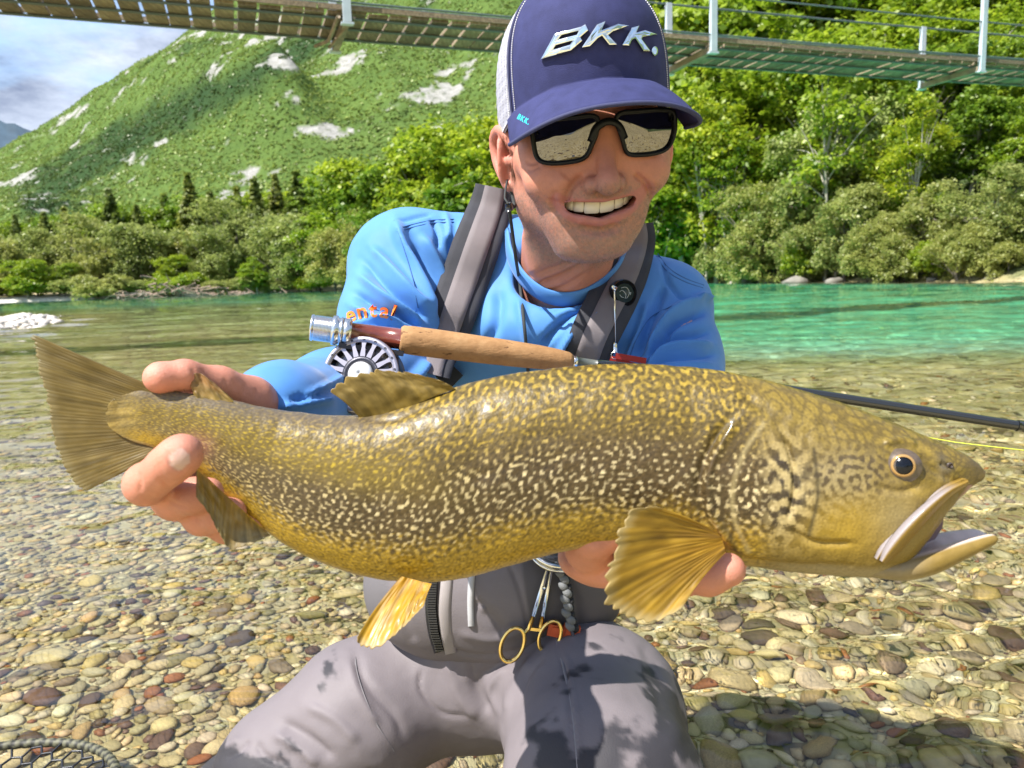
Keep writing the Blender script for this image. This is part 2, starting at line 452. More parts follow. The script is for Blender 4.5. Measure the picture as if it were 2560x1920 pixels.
pr, _ = proj(mp3)
rockn = fbm(mp3 / [46, 46, 30], 4, 101) + 0.55 * fbm(mp3 / [9, 9, 20], 4, 111)
bias = (0.30 * np.exp(-((pr[:, 0] - 640) / 260) ** 2 - ((pr[:, 1] - 130) / 70) ** 2) + 0.20 * np.exp(-((pr[:, 0] - 1080) / 260) ** 2 - ((pr[:, 1] - 300) / 130) ** 2)
        + 0.34 * np.exp(-((pr[:, 0] - 720) / 90) ** 2 - ((pr[:, 1] - 440) / 42) ** 2) + 0.10 * np.exp(-((pr[:, 0] - 100) / 140) ** 2 - ((pr[:, 1] - 480) / 70) ** 2))
rock = sstep(0.40, 0.54, rockn + bias)
t = NT('mountain_slope'); t.set(Roughness=0.95); t.b.inputs['Specular IOR Level'].default_value = 0.1
gr = t.ramp(t.noise(0.03, 8, 0.7), [(0.3, (0.07, 0.125, 0.03)), (0.6, (0.125, 0.195, 0.045)), (0.8, (0.18, 0.24, 0.07))])
rk = t.ramp(t.noise(0.16, 8, 0.8), [(0.30, (0.10, 0.13, 0.07)), (0.48, (0.36, 0.35, 0.32)), (0.75, (0.60, 0.59, 0.56))])
t.base(t.mix(t.attr('col').outputs['Fac'], t.mix(t.attr('wood_tone').outputs['Fac'], gr, (0.022, 0.055, 0.022)), rk)); t.bump(t.noise(0.10, 8, 0.75), 1.0, 5.0)  # ground darkened under scattered conifers and along a painted diagonal shadow
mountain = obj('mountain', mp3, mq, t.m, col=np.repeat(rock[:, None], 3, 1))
SHADE_BAND = spline([(800, 85), (650, 180), (490, 258), (340, 342), (200, 430), (100, 500)], 30)  # path of the diagonal shadow painted into the slope colours
def shade_and_conifers(pk, p):
    bd, bt_ = polydist(pk, SHADE_BAND); w_ = np.interp(bt_, [0, .4, 1], [34, 46, 62])
    return np.clip((1 - sstep(0.3, 1.6, bd / w_ + 0.9 * fbm(p / 30, 4, 29))) * 0.8 + 0.6 * sstep(0.28, 0.55, fbm(p / 70, 4, 83)), 0, 0.85)  # first term paints a soft shadow band, second scatters conifer patches
add_col(mountain.data, np.repeat(shade_and_conifers(pr, mp3)[:, None], 3, 1), 'wood_tone')  # wood_tone here holds the painted shadow band as well as conifer patches
tag(mountain, kind='structure')
# a far blue ridge down the valley
fa = np.radians(np.linspace(-60, -20, 90)); fh = 2600 * np.tan(np.radians(10.9 + 1.6 * fbm(np.stack([fa * 14, fa * 0, fa * 0], -1), 4, 5) - 0.16 * np.degrees(fa + rad(34))))
ring = [np.stack([rr_ * np.sin(fa), rr_ * np.cos(fa), fh * k], -1) for rr_, k in ((2000, -0.02), (2300, 0.5), (2600, 1.0), (2900, 0.6))]
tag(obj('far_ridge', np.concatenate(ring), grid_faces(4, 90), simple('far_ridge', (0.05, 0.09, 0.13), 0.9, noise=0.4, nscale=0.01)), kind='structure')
# ------------------------------------------------------------------ vegetation
def leaf_mat(name, c0, c1, trans=0.35):
    t = NT(name); t.n.remove(t.b)
    a = t.attr('col').outputs['Color']
    oi = t.node('ShaderNodeObjectInfo')
    base = t.mix(t.attr('col').outputs['Fac'], c0, c1)
    tint = t.ramp(oi.outputs['Random'], [(0.0, (0.82, 0.90, 0.75)), (0.5, (1.0, 1.0, 1.0)), (1.0, (1.18, 1.06, 0.9))])
    base = t.mix(1.0, base, tint, 'MULTIPLY')
    d = t.node('ShaderNodeBsdfDiffuse'); tr = t.node('ShaderNodeBsdfTranslucent'); g = t.node('ShaderNodeBsdfGlossy'); g.inputs['Roughness'].default_value = 0.45
    t.l.new(base, d.inputs['Color']); t.l.new(t.mix(0.5, base, (0.55, 0.75, 0.05), 'MULTIPLY'), tr.inputs['Color'])
    t.l.new(base, tr.inputs['Color']); g.inputs['Color'].default_value = (0.5, 0.5, 0.45, 1)
    m1 = t.node('ShaderNodeMixShader'); m1.inputs[0].default_value = trans; m2 = t.node('ShaderNodeMixShader'); m2.inputs[0].default_value = 0.06
    t.l.new(d.outputs[0], m1.inputs[1]); t.l.new(tr.outputs[0], m1.inputs[2]); t.l.new(m1.outputs[0], m2.inputs[1]); t.l.new(g.outputs[0], m2.inputs[2])
    t.l.new(m2.outputs[0], t.out.inputs['Surface'])
    return t.m
LM = {'bright': leaf_mat('leaf_bright', (0.13, 0.24, 0.012), (0.46, 0.55, 0.035), 0.55),
      'mid': leaf_mat('leaf_mid', (0.085, 0.18, 0.014), (0.32, 0.44, 0.038), 0.5),
      'willow': leaf_mat('leaf_willow', (0.19, 0.24, 0.05), (0.50, 0.54, 0.17), 0.6),
      'spruce': leaf_mat('leaf_spruce', (0.08, 0.13, 0.02), (0.28, 0.32, 0.055), 0.45),
      'blossom': leaf_mat('leaf_blossom', (0.20, 0.32, 0.04), (0.60, 0.58, 0.26), 0.3)}
BARK = simple('bark', (0.17, 0.145, 0.115), 0.9, noise=0.45, nscale=9, bump=0.6, bscale=30)
BARK_PALE = simple('bark_pale', (0.33, 0.31, 0.26), 0.9, noise=0.4, nscale=6, bump=0.5, bscale=30)
def leaf_quads(c, nrmv, size, rng, asp=1.5):
    """small folded leaves: one quad each"""
    n = len(c); a = nrm(rng.normal(size=(n, 3))); u = nrm(np.cross(nrmv, a)); w = np.cross(nrmv, u)
    s = (size * rng.uniform(0.6, 1.3, n))[:, None]
    v = np.stack([c - u * s * asp * 0.5, c + w * s * 0.5 + nrmv * s * 0.12, c + u * s * asp * 0.5, c - w * s * 0.5 + nrmv * s * 0.12], 1)
    return v.reshape(-1, 3), np.arange(4 * n).reshape(n, 4)
def crown_mesh(name, seed, lobes, leaf, per, nclump, mat, clump_r=0.09, droop=0.0):
    """crown of unit height: lobes = (x,y,z,rx,ry,rz); clumps of leaves spread through their shells"""
    rng = np.random.default_rng(seed); V = []; Nn = []; Cc = []
    w = np.array([l[3] * l[4] * l[5] for l in lobes]) ** 0.66; w /= w.sum()
    for l, k in zip(lobes, rng.multinomial(nclump, w)):
        d = nrm(rng.normal(size=(k, 3))); d[:, 2] = np.where(d[:, 2] < -0.55, -d[:, 2], d[:, 2])
        rad_ = rng.uniform(0.45, 1.06, k) ** 0.5
        rad_ *= 1 + 0.22 * vnoise(d * 2.4 + seed, seed)
        cc = np.array(l[:3]) + d * np.array(l[3:]) * rad_[:, None]
        for c, dd in zip(cc, d):
            m = rng.poisson(per) + 3; cr = clump_r * rng.uniform(0.5, 1.3)
            off = rng.normal(size=(m, 3)) * cr * [0.5, 0.5, 0.32]
            if droop: off[:, 2] -= droop * cr * rng.uniform(0, 2.2, m) ** 1.3
            V.append(c + off); Nn.append(nrm(dd * 0.35 + rng.normal(size=(m, 3)) * 0.55 + [0, 0, 0.55]))
            b = np.clip(rng.normal(0.45, 0.2) + rng.normal(0, 0.12, m), 0, 1); Cc.append(b)
    c = np.concatenate(V); v, f = leaf_quads(c, np.concatenate(Nn), leaf, rng)
    col = np.repeat(np.concatenate(Cc)[:, None], 3, 1).repeat(4, 0)
    return mesh_data(name, v, f, mat, smooth=False, col=col)
def trunk_mesh(name, seed, lobes, h0, r, mat, lean=0.0):
    rng = np.random.default_rng(seed); mb = MB()
    pts = np.array([[lean * z + 0.02 * math.sin(5 * z + seed), 0.015 * math.cos(4 * z + seed), z] for z in np.linspace(-0.02, 0.86, 9)])
    mb.tube(pts, np.linspace(r, r * 0.22, 9), 7)
    for l in lobes:
        for _ in range(2):
            z0 = rng.uniform(h0, 0.6); b = np.array([lean * z0, 0, z0]); e = np.array(l[:3]) + rng.normal(size=3) * np.array(l[3:]) * 0.55
            m_ = (b + e) / 2 + [0, 0, 0.03]
            mb.tube(spline([b, m_, e], 6), np.linspace(r * 0.42, r * 0.08, 6), 5)
    return mesh_data(name, np.concatenate(mb.v), mb.f, mat)
def rand_lobes(seed, n, w, zc, hz, top=1.0, base=0.12):
    rng = np.random.default_rng(seed); L = [(0, 0, zc, w * 0.62, w * 0.62, hz * 0.8)]
    for i in range(n):
        a = rng.uniform(0, 6.28); z = rng.uniform(base + 0.1, top - 0.14); k = math.sqrt(max(0.08, 1 - ((z - zc) / (hz * 1.15)) ** 2))
        q = rng.uniform(0.45, 0.8) * w * k
        L.append((q * math.cos(a), q * math.sin(a), z, *(rng.uniform(0.12, 0.24) * np.array([1, 1, 0.85]))))
    return L
TREES = {}
def template(kind, seed):
    rng = np.random.default_rng(seed)
    if kind == 'spruce':
        V = []; Nn = []; Cc = []
        for z in np.linspace(0.06, 0.99, 46):
            rw = 0.29 * (1 - z) ** 1.05 + 0.006; nb = int(6 + 9 * (1 - z))
            for a in rng.uniform(0, 6.28, nb):
                L = rw * rng.uniform(0.7, 1.15); m = int(5 + 34 * L / 0.2)
                s = rng.uniform(0.12, 1, m) ** 0.8
                q = np.stack([np.cos(a) * L * s, np.sin(a) * L * s, z - 0.22 * L * s + 0.10 * L * s * s], -1) + rng.normal(size=(m, 3)) * [0.010, 0.010, 0.006]
                V.append(q); Nn.append(nrm(np.array([math.cos(a), math.sin(a), 0.9]) * 0.6 + rng.normal(size=(m, 3)) * 0.4)); Cc.append(np.clip(rng.normal(0.4, 0.2) + rng.normal(0, 0.15, m) + 0.25 * (s - 0.5), 0, 1))
        c = np.concatenate(V); v, f = leaf_quads(c, np.concatenate(Nn), 0.021, rng, 1.9)
        col = np.repeat(np.concatenate(Cc)[:, None], 3, 1).repeat(4, 0)
        cm = mesh_data('spruce_crown', v, f, LM['spruce'], smooth=False, col=col)
        tm = trunk_mesh('spruce_trunk', seed, [], 0.1, 0.014, BARK)
    elif kind in ('bright', 'mid', 'blossom'):
        L = rand_lobes(seed, 13, 0.30, 0.58, 0.40)
        cm = crown_mesh(kind + '_crown', seed, L, 0.021, 30, 430, LM[kind], 0.055)
        tm = trunk_mesh(kind + '_trunk', seed, L, 0.18, 0.020, BARK_PALE, rng.uniform(-0.06, 0.06))
    elif kind == 'slender':
        L = [(rng.uniform(-0.10, 0.10), rng.uniform(-0.1, 0.1), z_, *(rng.uniform(0.06, 0.11) * np.array([1.2, 1.2, 0.8]))) for z_ in np.linspace(0.40, 0.95, 9)]
        cm = crown_mesh('slender_crown', seed, L, 0.016, 16, 150, LM['bright'], 0.05)
        tm = trunk_mesh('slender_trunk', seed, L, 0.35, 0.0095, BARK_PALE, rng.uniform(-0.10, 0.06))
    elif kind == 'willow':
        L = rand_lobes(seed, 12, 0.44, 0.50, 0.46, 1.0, 0.02)
        cm = crown_mesh('willow_crown', seed, L, 0.020, 26, 560, LM['willow'], 0.060, 0.25)
        tm = trunk_mesh('willow_trunk', seed, L, 0.06, 0.020, BARK, rng.uniform(-0.1, 0.1))
    elif kind == 'bush':
        L = [(rng.uniform(-0.6, 0.6), rng.uniform(-0.5, 0.5), rng.uniform(0.25, 0.72), *(rng.uniform(0.26, 0.44) * np.array([1, 1, 0.8]))) for _ in range(9)]
        cm = crown_mesh('bush_crown', seed, L, 0.042, 26, 420, LM['willow'] if seed % 2 else LM['bright'], 0.105, 0.15)
        tm = trunk_mesh('bush_trunk', seed, L, 0.03, 0.022, BARK)
    return cm, tm
def tree(name, kind, seed, base, h, wide=1.0, rz=None, parts=('trunk', 'crown')):
    key = (kind, seed)
    if key not in TREES: TREES[key] = template(kind, seed)
    cm, tm = TREES[key]
    e = empty(name, tuple(base)); e.rotation_euler.z = random.uniform(0, 6.28) if rz is None else rz
    e.scale = (h * wide, h * wide, h)
    link(bpy.data.objects.new('trunk', tm), e); link(bpy.data.objects.new('crown', cm), e)
    return e
def at_bank(px, D, back=0.0):
    """point on the ground at picture column px, depth D"""
    p = P(px, 700, D); z = float(bed_z(np.array([p[0]]), np.array([p[1]]))[0])
    return np.array([p[0], p[1], max(z, 0.0) - 0.15])
def grow(name, kind, seed, px, top, D, wide=1.0, rz=None):
    b = at_bank(px, D); h = P(px, top, D)[2] - b[2]
    return tree(name, kind, seed, b, h, wide, rz)
def far_rel(px, top):
    for lim, ph in ((0, 'past the end of the white gravel bar'), (70, 'behind the tip of the white gravel bar'), (130, 'behind the middle of the white gravel bar'), (200, 'where the white gravel bar meets the shrubs'), (280, 'left of the second tallest spruce'), (345, 'beside the second tallest spruce'), (400, 'behind the thick end of the driftwood'), (455, 'behind the middle of the driftwood heap'), (520, 'below the tallest spruce'), (575, 'behind the thin end of the driftwood'), (620, 'just past the driftwood heap'), (680, 'before the spruce by the pale scree'), (735, 'below the pale scree fan'), (785, 'beside the dense spruce at the scree'), (830, 'beside the blue sleeve'), (875, 'close to the blue sleeve outline'), (940, 'above the blue shoulder seam'), (1010, 'over the top of the blue shoulder'), (1080, 'between blue shoulder and grey strap'), (1140, 'behind the top of the grey strap'), (1210, 'left of the red ear'), (1290, 'hidden behind the ear and cap'), (1380, 'behind the jaw'), (1470, 'behind the sunglasses')):
        if px < lim: break
    else: ph = 'behind the cap brim'
    return ph + (', tall crown' if top < 480 else (', low crown' if top > 610 else ''))
def slope_rel(px, top):
    for lim, ph in ((1600, 'behind the cap'), (1660, 'at the edge of the cap mesh'), (1715, 'beside the sunglasses'), (1770, 'next to the cap brim tip'), (1815, 'under the tall post beside the cap'), (1870, 'just past the tall post beside the cap'), (1945, 'left of the blossoming tree'), (2015, 'near the broad grey boulder'), (2100, 'beside the blossoming tree'), (2165, 'below the blossom'), (2235, 'right of the blossoming tree'), (2300, 'under the short far-side post'), (2380, 'between short post and outer tall post'), (2450, 'under the outer tall post'), (2545, 'just past the outer tall post'), (2600, 'well past the outer tall post')):
        if px < lim: break
    else: ph = 'beyond the last visible deck plank'
    return ph + ((', high above the rail' if top < -20 else ', rising above the deck') if top < 100 else (', crown touching the deck' if top < 240 else (', low over the water' if top > 500 else '')))
def lab(o, label, cat, group=None): return tag(o, label, cat, group)
# far bank, left: spruces rise out of willows
for i, (px, top, D) in enumerate([(492, 437, 152), (295, 475, 150), (127, 532, 158), (55, 538, 160), (654, 451, 160), (758, 434, 158), (706, 440, 168), (544, 482, 162), (359, 515, 165), (0, 585, 140), (-60, 560, 150), (600, 500, 170), (830, 470, 165), (180, 520, 170), (430, 490, 172), (610, 470, 174), (260, 520, 176), (95, 548, 172)]):
    o = grow('spruce_tree', 'spruce', 11 + i % 3, px, top, D, 1.0 + 0.12 * (i % 3))
    if i == 0: lab(o, 'tallest dark spruce on far bank, right behind the driftwood pile', 'tree', 'spruces on the far bank')
    elif i == 1: lab(o, 'tall dark spruce left of the driftwood among rounded willows', 'tree', 'spruces on the far bank')
    elif i == 5: lab(o, 'dense spruce standing in front of the pale scree fan', 'tree', 'spruces on the far bank')
    else: lab(o, 'lesser dark spruce ' + far_rel(px, 500), 'tree', 'spruces on the far bank')
for i, (px, top, D, wd) in enumerate([(75, 560, 140, 1), (190, 545, 143, 1.1), (385, 535, 142, 1.1), (250, 590, 136, 1), (600, 500, 146, 1.1), (700, 515, 140, 1.2), (770, 545, 132, 1.2), (550, 570, 140, 1), (450, 560, 146, 1), (20, 575, 132, 1), (-70, 570, 130, 1.1), (330, 600, 138, 1.0), (840, 560, 120, 1.0), (890, 540, 118, 1.1)]):
    o = grow('willow_tree', 'willow', 21 + i % 3, px, top, D, wd)
    lab(o, 'rounded grey-green willow ' + far_rel(px, top), 'tree', 'willows on the far bank')
for i, (px, top, D, kd) in enumerate([(865, 455, 128, 'bright'), (925, 420, 130, 'bright'), (990, 400, 125, 'mid'), (1030, 350, 128, 'willow'), (1110, 330, 118, 'bright'), (1180, 300, 112, 'bright'), (1240, 285, 100, 'mid'), (960, 520, 112, 'mid'), (1060, 500, 106, 'bright'), (1150, 450, 98, 'mid'), (1330, 300, 95, 'bright'), (1420, 280, 92, 'mid'), (1500, 260, 86, 'bright'), (430, 640, 134, 'bright'), (30, 545, 172, 'mid'), (90, 555, 170, 'bright'), (160, 540, 172, 'mid'), (215, 530, 174, 'bright'), (250, 545, 168, 'mid'), (325, 520, 172, 'mid'), (410, 505, 174, 'bright'), (450, 520, 170, 'mid'), (530, 500, 174, 'mid'), (575, 490, 176, 'bright'), (630, 495, 172, 'mid'), (680, 485, 175, 'bright'), (735, 495, 170, 'mid'), (800, 470, 168, 'bright'), (845, 480, 160, 'mid'), (65, 640, 128, 'bright'), (640, 640, 130, 'bright'), (160, 660, 131, 'mid'), (1580, 300, 80, 'mid'), (800, 520, 138, 'bright'), (1000, 560, 108, 'bright')]):
    nm = {'bright': 'broadleaf_tree', 'mid': 'broadleaf_tree', 'willow': 'willow_tree'}[kd]
    o = grow(nm, kd, 31 + i % 3, px, top, D, 1.15)
    lb = {'bright': 'yellow-green broadleaf tree on far bank behind the blue shirt', 'mid': 'darker green broadleaf tree on far bank behind the blue shirt', 'willow': 'big pale grey-green round tree behind the left strap and ear'}[kd]
    if px < 850: lb = 'small fresh green broadleaf tree ' + far_rel(px, top)
    elif kd != 'willow': lb = ('yellow-green' if kd == 'bright' else 'darker green') + ' broadleaf tree ' + far_rel(px, top)
    lab(o, lb, 'tree', None if kd == 'willow' else 'broadleaf trees on the far bank')
# right bank: tall fresh trees on the slope, willow scrub at the water
for i, (px, top, D, kd, wd) in enumerate([(1650, 60, 72, 'bright', 1.0), (1740, 150, 66, 'bright', 1.0), (1700, 300, 62, 'bright', 1.0), (1830, 60, 70, 'bright', 1.0), (1900, 180, 60, 'bright', 1.1), (1990, 40, 66, 'mid', 1.1), (2080, 130, 56, 'bright', 1.1), (2130, 215, 50, 'blossom', 0.8), (2200, 0, 62, 'bright', 1.1), (2290, 150, 52, 'mid', 1.2), (2400, 30, 56, 'bright', 1.2), (2420, 230, 46, 'mid', 1.2), (2530, 100, 50, 'bright', 1.2), (2640, 60, 46, 'mid', 1.2), (2560, 260, 42, 'bright', 1.1), (1790, 330, 58, 'bright', 0.9), (1640, 380, 66, 'mid', 1.0), (1960, 330, 54, 'mid', 1.0), (2240, 330, 46, 'bright', 1.0), (2700, 200, 40, 'bright', 1.2), (1570, 150, 90, 'mid', 1.1), (1760, -40, 92, 'mid', 1.3), (1890, -60, 90, 'bright', 1.3), (2010, -50, 88, 'mid', 1.3), (2110, -70, 86, 'bright', 1.3), (2220, -60, 84, 'mid', 1.3), (2330, -70, 80, 'bright', 1.3), (2450, -60, 76, 'mid', 1.3), (2570, -60, 72, 'bright', 1.3), (2680, -40, 68, 'mid', 1.3)]):
    o = grow('broadleaf_tree', kd, 31 + (i + 1) % 3, px, top, D, wd)
    lb = {'bright': 'tall yellow-green broadleaf tree on the slope behind the bridge', 'mid': 'deep green broadleaf tree on the slope behind the bridge', 'blossom': 'tree with creamy pale blossom clusters under the bridge deck'}[kd]
    if kd != 'blossom': lb = ('lime green' if kd == 'bright' else 'deep green') + ' tree ' + slope_rel(px, top)
    lab(o, lb, 'tree', None if kd == 'blossom' else 'broadleaf trees on the right slope')
for i, (px, top, D, wd) in enumerate([(2030, 330, 50, 0.9), (1900, 470, 52, 1.0), (2110, 440, 45, 1.0), (2300, 450, 40, 1.0), (2480, 430, 36, 1.1), (2600, 420, 34, 1.1), (2200, 520, 40, 1.0), (1990, 540, 48, 1.0), (2390, 540, 36, 1.0)]):
    o = grow('willow_tree', 'willow', 21 + i % 3, px, top, D, wd)
    lab(o, 'olive willow at the right bank ' + slope_rel(px, top), 'tree', 'willows on the right bank')
for i, (px, top, D, sd) in enumerate([(1760, 600, 66, 42), (1850, 560, 58, 41), (1930, 600, 53, 41), (2010, 620, 47.5, 42), (2090, 600, 45, 41), (2170, 590, 42, 41), (2260, 590, 39.5, 41), (2340, 610, 37.5, 42), (2430, 590, 35.5, 41), (2520, 600, 34, 41), (2610, 590, 33, 41), (1800, 640, 63, 42), (1690, 640, 70, 41), (1960, 500, 55, 42), (2260, 480, 43, 42)]):
    o = grow('bush', 'bush', sd, px, top, D, 0.8)
    lab(o, ('olive' if sd % 2 else 'fresh green') + ' waterline shrub ' + slope_rel(px, top), 'shrub', 'shrubs along the right bank')
for i, px in enumerate([90, 180, 270, 360, 450, 540, 620, 700, 790, 880, 960, 1050, 1150]):
    top_ = 682 + (i * 37) % 24
    o = grow('bush', 'bush', 41 + (0 if i % 4 else 1), px, top_, 131 - (i % 3) - (0 if px < 800 else (px - 800) * 0.09), 1.5)
    lab(o, ('olive' if i % 4 else 'fresh green') + ' low shrub ' + far_rel(px, top_), 'shrub', 'shrubs along the far bank')

for i, (px, top, D, lb) in enumerate([(1762, 240, 57.5, 'slender pale-trunked tree leaning beside the cap brim on the right bank'), (1822, 330, 56, 'thin pale trunk before lime foliage above the waterline shrubs'), (1850, 360, 55, 'thin pale trunk before lime foliage above the waterline shrubs'), (2058, 150, 47, 'slender tree whose pale trunk rises through the olive willow to the deck'), (2270, 260, 41.5, 'thin forked trunk among olive willows under the far bridge post')]):
    lab(grow('slender_tree', 'slender', 51 + i % 2, px, top, D, 1.0), lb, 'tree', 'slender trees on the right bank')

by_label = {}
for o in COL.objects:
    if o.parent is None and 'label' in o and o.get('category') in ('tree', 'shrub'): by_label.setdefault(o['label'], []).append(o)
for lb_, os_ in by_label.items():
    if len(os_) > 1:
        os_.sort(key=lambda o: o.location.y)
        for o, w_ in zip(os_, ('front one', 'rear one', 'hindmost')): o['label'] = lb_ + ', ' + w_

# woodland on the mountain: crowns too many to count, one mass
rng = np.random.default_rng(5)
NM = 88000
A = np.radians(np.where(rng.random(NM) < 0.90, rng.uniform(-41, 4, NM), rng.uniform(4, 50, NM))); Vv = rng.uniform(0.0, 1.02, NM) ** 0.8
x, y, z = mountain_pt(A, Vv); p = np.stack([x, y, z], -1); pr2, dd = proj(p)
rn = fbm(p / [46, 46, 30], 4, 101) + 0.55 * fbm(p / [9, 9, 20], 4, 111)
bs = (0.30 * np.exp(-((pr2[:, 0] - 640) / 260) ** 2 - ((pr2[:, 1] - 130) / 70) ** 2) + 0.20 * np.exp(-((pr2[:, 0] - 1080) / 260) ** 2 - ((pr2[:, 1] - 300) / 130) ** 2)
      + 0.34 * np.exp(-((pr2[:, 0] - 720) / 90) ** 2 - ((pr2[:, 1] - 440) / 42) ** 2) + 0.10 * np.exp(-((pr2[:, 0] - 100) / 140) ** 2 - ((pr2[:, 1] - 480) / 70) ** 2))
keep = (rn + bs < 0.40 + 0.14 * rng.random(NM)) & (pr2[:, 0] > -250) & (pr2[:, 0] < 2800) & (pr2[:, 1] > -250)
p = p[keep]; n = len(p)
s = rng.uniform(0.9, 2.0, n); K = 4
off = nrm(rng.normal(size=(n, K, 3))) * rng.uniform(0.35, 1.0, (n, K, 1)); off[..., 2] = np.abs(off[..., 2]) * 1.25
cen = p[:, None] + off * s[:, None, None]
v, f = leaf_quads(cen.reshape(-1, 3), nrm(off.reshape(-1, 3) + rng.normal(size=(n * K, 3)) * 0.35 + [0, 0, 0.3]), np.repeat(s * 1.05, K), rng, 1.1)
cv = np.clip(0.62 + 0.28 * fbm(p / 60, 3, 9) + rng.normal(0, 0.10, n), 0, 1)
shade_conifer = shade_and_conifers(proj(p)[0], p)
cv = cv * (1 - 0.92 * np.clip(shade_conifer, 0, 1))  # crowns darkened for conifer patches and for the painted shadow band
cc = np.repeat(np.stack([cv] * 3, -1), 4 * K, 0)
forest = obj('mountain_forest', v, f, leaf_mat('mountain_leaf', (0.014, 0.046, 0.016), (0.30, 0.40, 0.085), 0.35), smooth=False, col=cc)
tag(forest, 'fresh green woodland covering the mountainside between pale rock patches', 'woodland', kind='stuff')
# ------------------------------------------------------------------ footbridge
AX = nrm(np.array([0.943, 0.334, 0.0])); NX = np.array([-AX[1], AX[0], 0.0]); ZZ = np.array([0, 0, 1.0])
BR0 = np.array([0.0, 13.15, 4.70]) - NX * 0.11
def bz(s): return 0.0006 * (s - 2) ** 2
def bpt(s, w, dz=0.0): return BR0 + AX * s + NX * w + ZZ * (bz(s) + dz)
t = NT('bridge_wood'); t.set(Roughness=0.85)
oi = t.node('ShaderNodeObjectInfo'); mpw = t.node('ShaderNodeMapping'); mpw.inputs['Scale'].default_value = (9, 1.5, 9)
t.l.new(t.coord(), mpw.inputs['Vector'])
wood_tone = t.ramp(t.noise(3.0, 7, 0.7, mpw.outputs['Vector']), [(0.3, (0.12, 0.09, 0.055)), (0.5, (0.23, 0.18, 0.12)), (0.62, (0.32, 0.26, 0.18)), (0.72, (0.38, 0.27, 0.09))])
t.base(t.mix(1.0, wood_tone, t.ramp(oi.outputs['Random'], [(0, 0.7), (1, 1.35)]), 'MULTIPLY')); t.bump(t.noise(40, 5), 0.5, 0.01)
WOOD = t.m
STEEL = simple('painted_steel', (0.50, 0.58, 0.64), 0.45, 0.0, noise=0.1, nscale=6)
RUST = simple('weathered_beam', (0.30, 0.24, 0.17), 0.8, 0.0, noise=0.35, nscale=5)
CABLE = simple('steel_cable', (0.13, 0.17, 0.17), 0.45, 0.5)
bridge = empty('suspension_footbridge', tuple(bpt(2, 0)))
tag(bridge, 'weathered timber suspension footbridge with pale steel posts and cable rails over river', 'bridge')
rng = np.random.default_rng(12)
pl = []
for kx in range(5):
    mb = MB(); mb.box((0, 0, 0), (AX, NX, ZZ), (0.141 - 0.004 * kx, 0.58 + 0.012 * (kx % 3), 0.024)); pl.append(mesh_data('plank', np.concatenate(mb.v), mb.f, WOOD, smooth=False))
s = -19.0; k = 0
while s < 24.5:
    o = bpy.data.objects.new('plank', pl[k % 5]); link(o, bridge)
    o.location = Vector(bpt(s, rng.normal(0, 0.012), rng.normal(0, 0.004))) - bridge.location
    o.rotation_euler = (rng.normal(0, 0.006), rng.normal(0, 0.006), rng.normal(0, 0.006))
    s += 0.305 + (0.012 if rng.random() < 0.15 else 0); k += 1
ss = np.linspace(-19, 24.5, 54)
for w in (-0.615, 0.615):        # weathered edge boards, in lengths
    for a, b in zip(np.arange(-19, 24, 4.0), np.arange(-15, 28, 4.0)):
        q = np.linspace(a + 0.01, min(b, 24.5) - 0.01, 6); mb = MB()
        jz = rng.normal(0, 0.008)
        mb.tube([bpt(x, w, 0.055 + jz) for x in q], 0.05, 4, flat=(1.1, 0.9), up=ZZ + 0.9 * NX); mb.build('edge_board', WOOD, bridge, smooth=False)
for w in (-0.50, -0.03, 0.50):
    MB().tube([bpt(x, w, -0.055) for x in ss], 0.022, 6).build('deck_cable', CABLE, bridge)
POSTS = [-14.9, -8.75, -2.6, 3.55, 9.75, 16.0, 22.2]
for sp in POSTS:
    mb = MB(); mb.box(bpt(sp, 0, -0.13), (AX, NX, ZZ), (0.05, 0.74, 0.05)); mb.build('cross_beam', RUST, bridge, smooth=False)
    for w, hh in ((-0.71, 1.75), (0.71, 1.15)):
        mb = MB(); mb.box(bpt(sp, w, hh / 2 - 0.12), (AX, NX, ZZ), (0.058, 0.035, hh / 2 + 0.05)); post = mb.build('post', STEEL, bridge, smooth=False)
        mb = MB(); mb.box(bpt(sp, w * 0.985, -0.19), (AX, NX, ZZ), (0.09, 0.05, 0.014)); mb.build('post_foot', STEEL, post, smooth=False)
for w, hs in ((-0.71, (0.10, 0.74, 1.50)), (0.71, (0.10, 0.55, 1.06))):
    for hh in hs: MB().tube([bpt(x, w, hh) for x in ss], 0.016 if hh < 1 else 0.02, 6).build('rail_cable', CABLE, bridge)
# braces under the near post
for dx in (-0.12, 0.10):
    MB().tube([bpt(-2.6 + dx, -0.71, -0.10), bpt(-2.75 + dx * 0.4, -0.1, -0.26), bpt(-2.8 + dx, 0.63, -0.14)], 0.03, 5).build('brace', RUST, bridge)

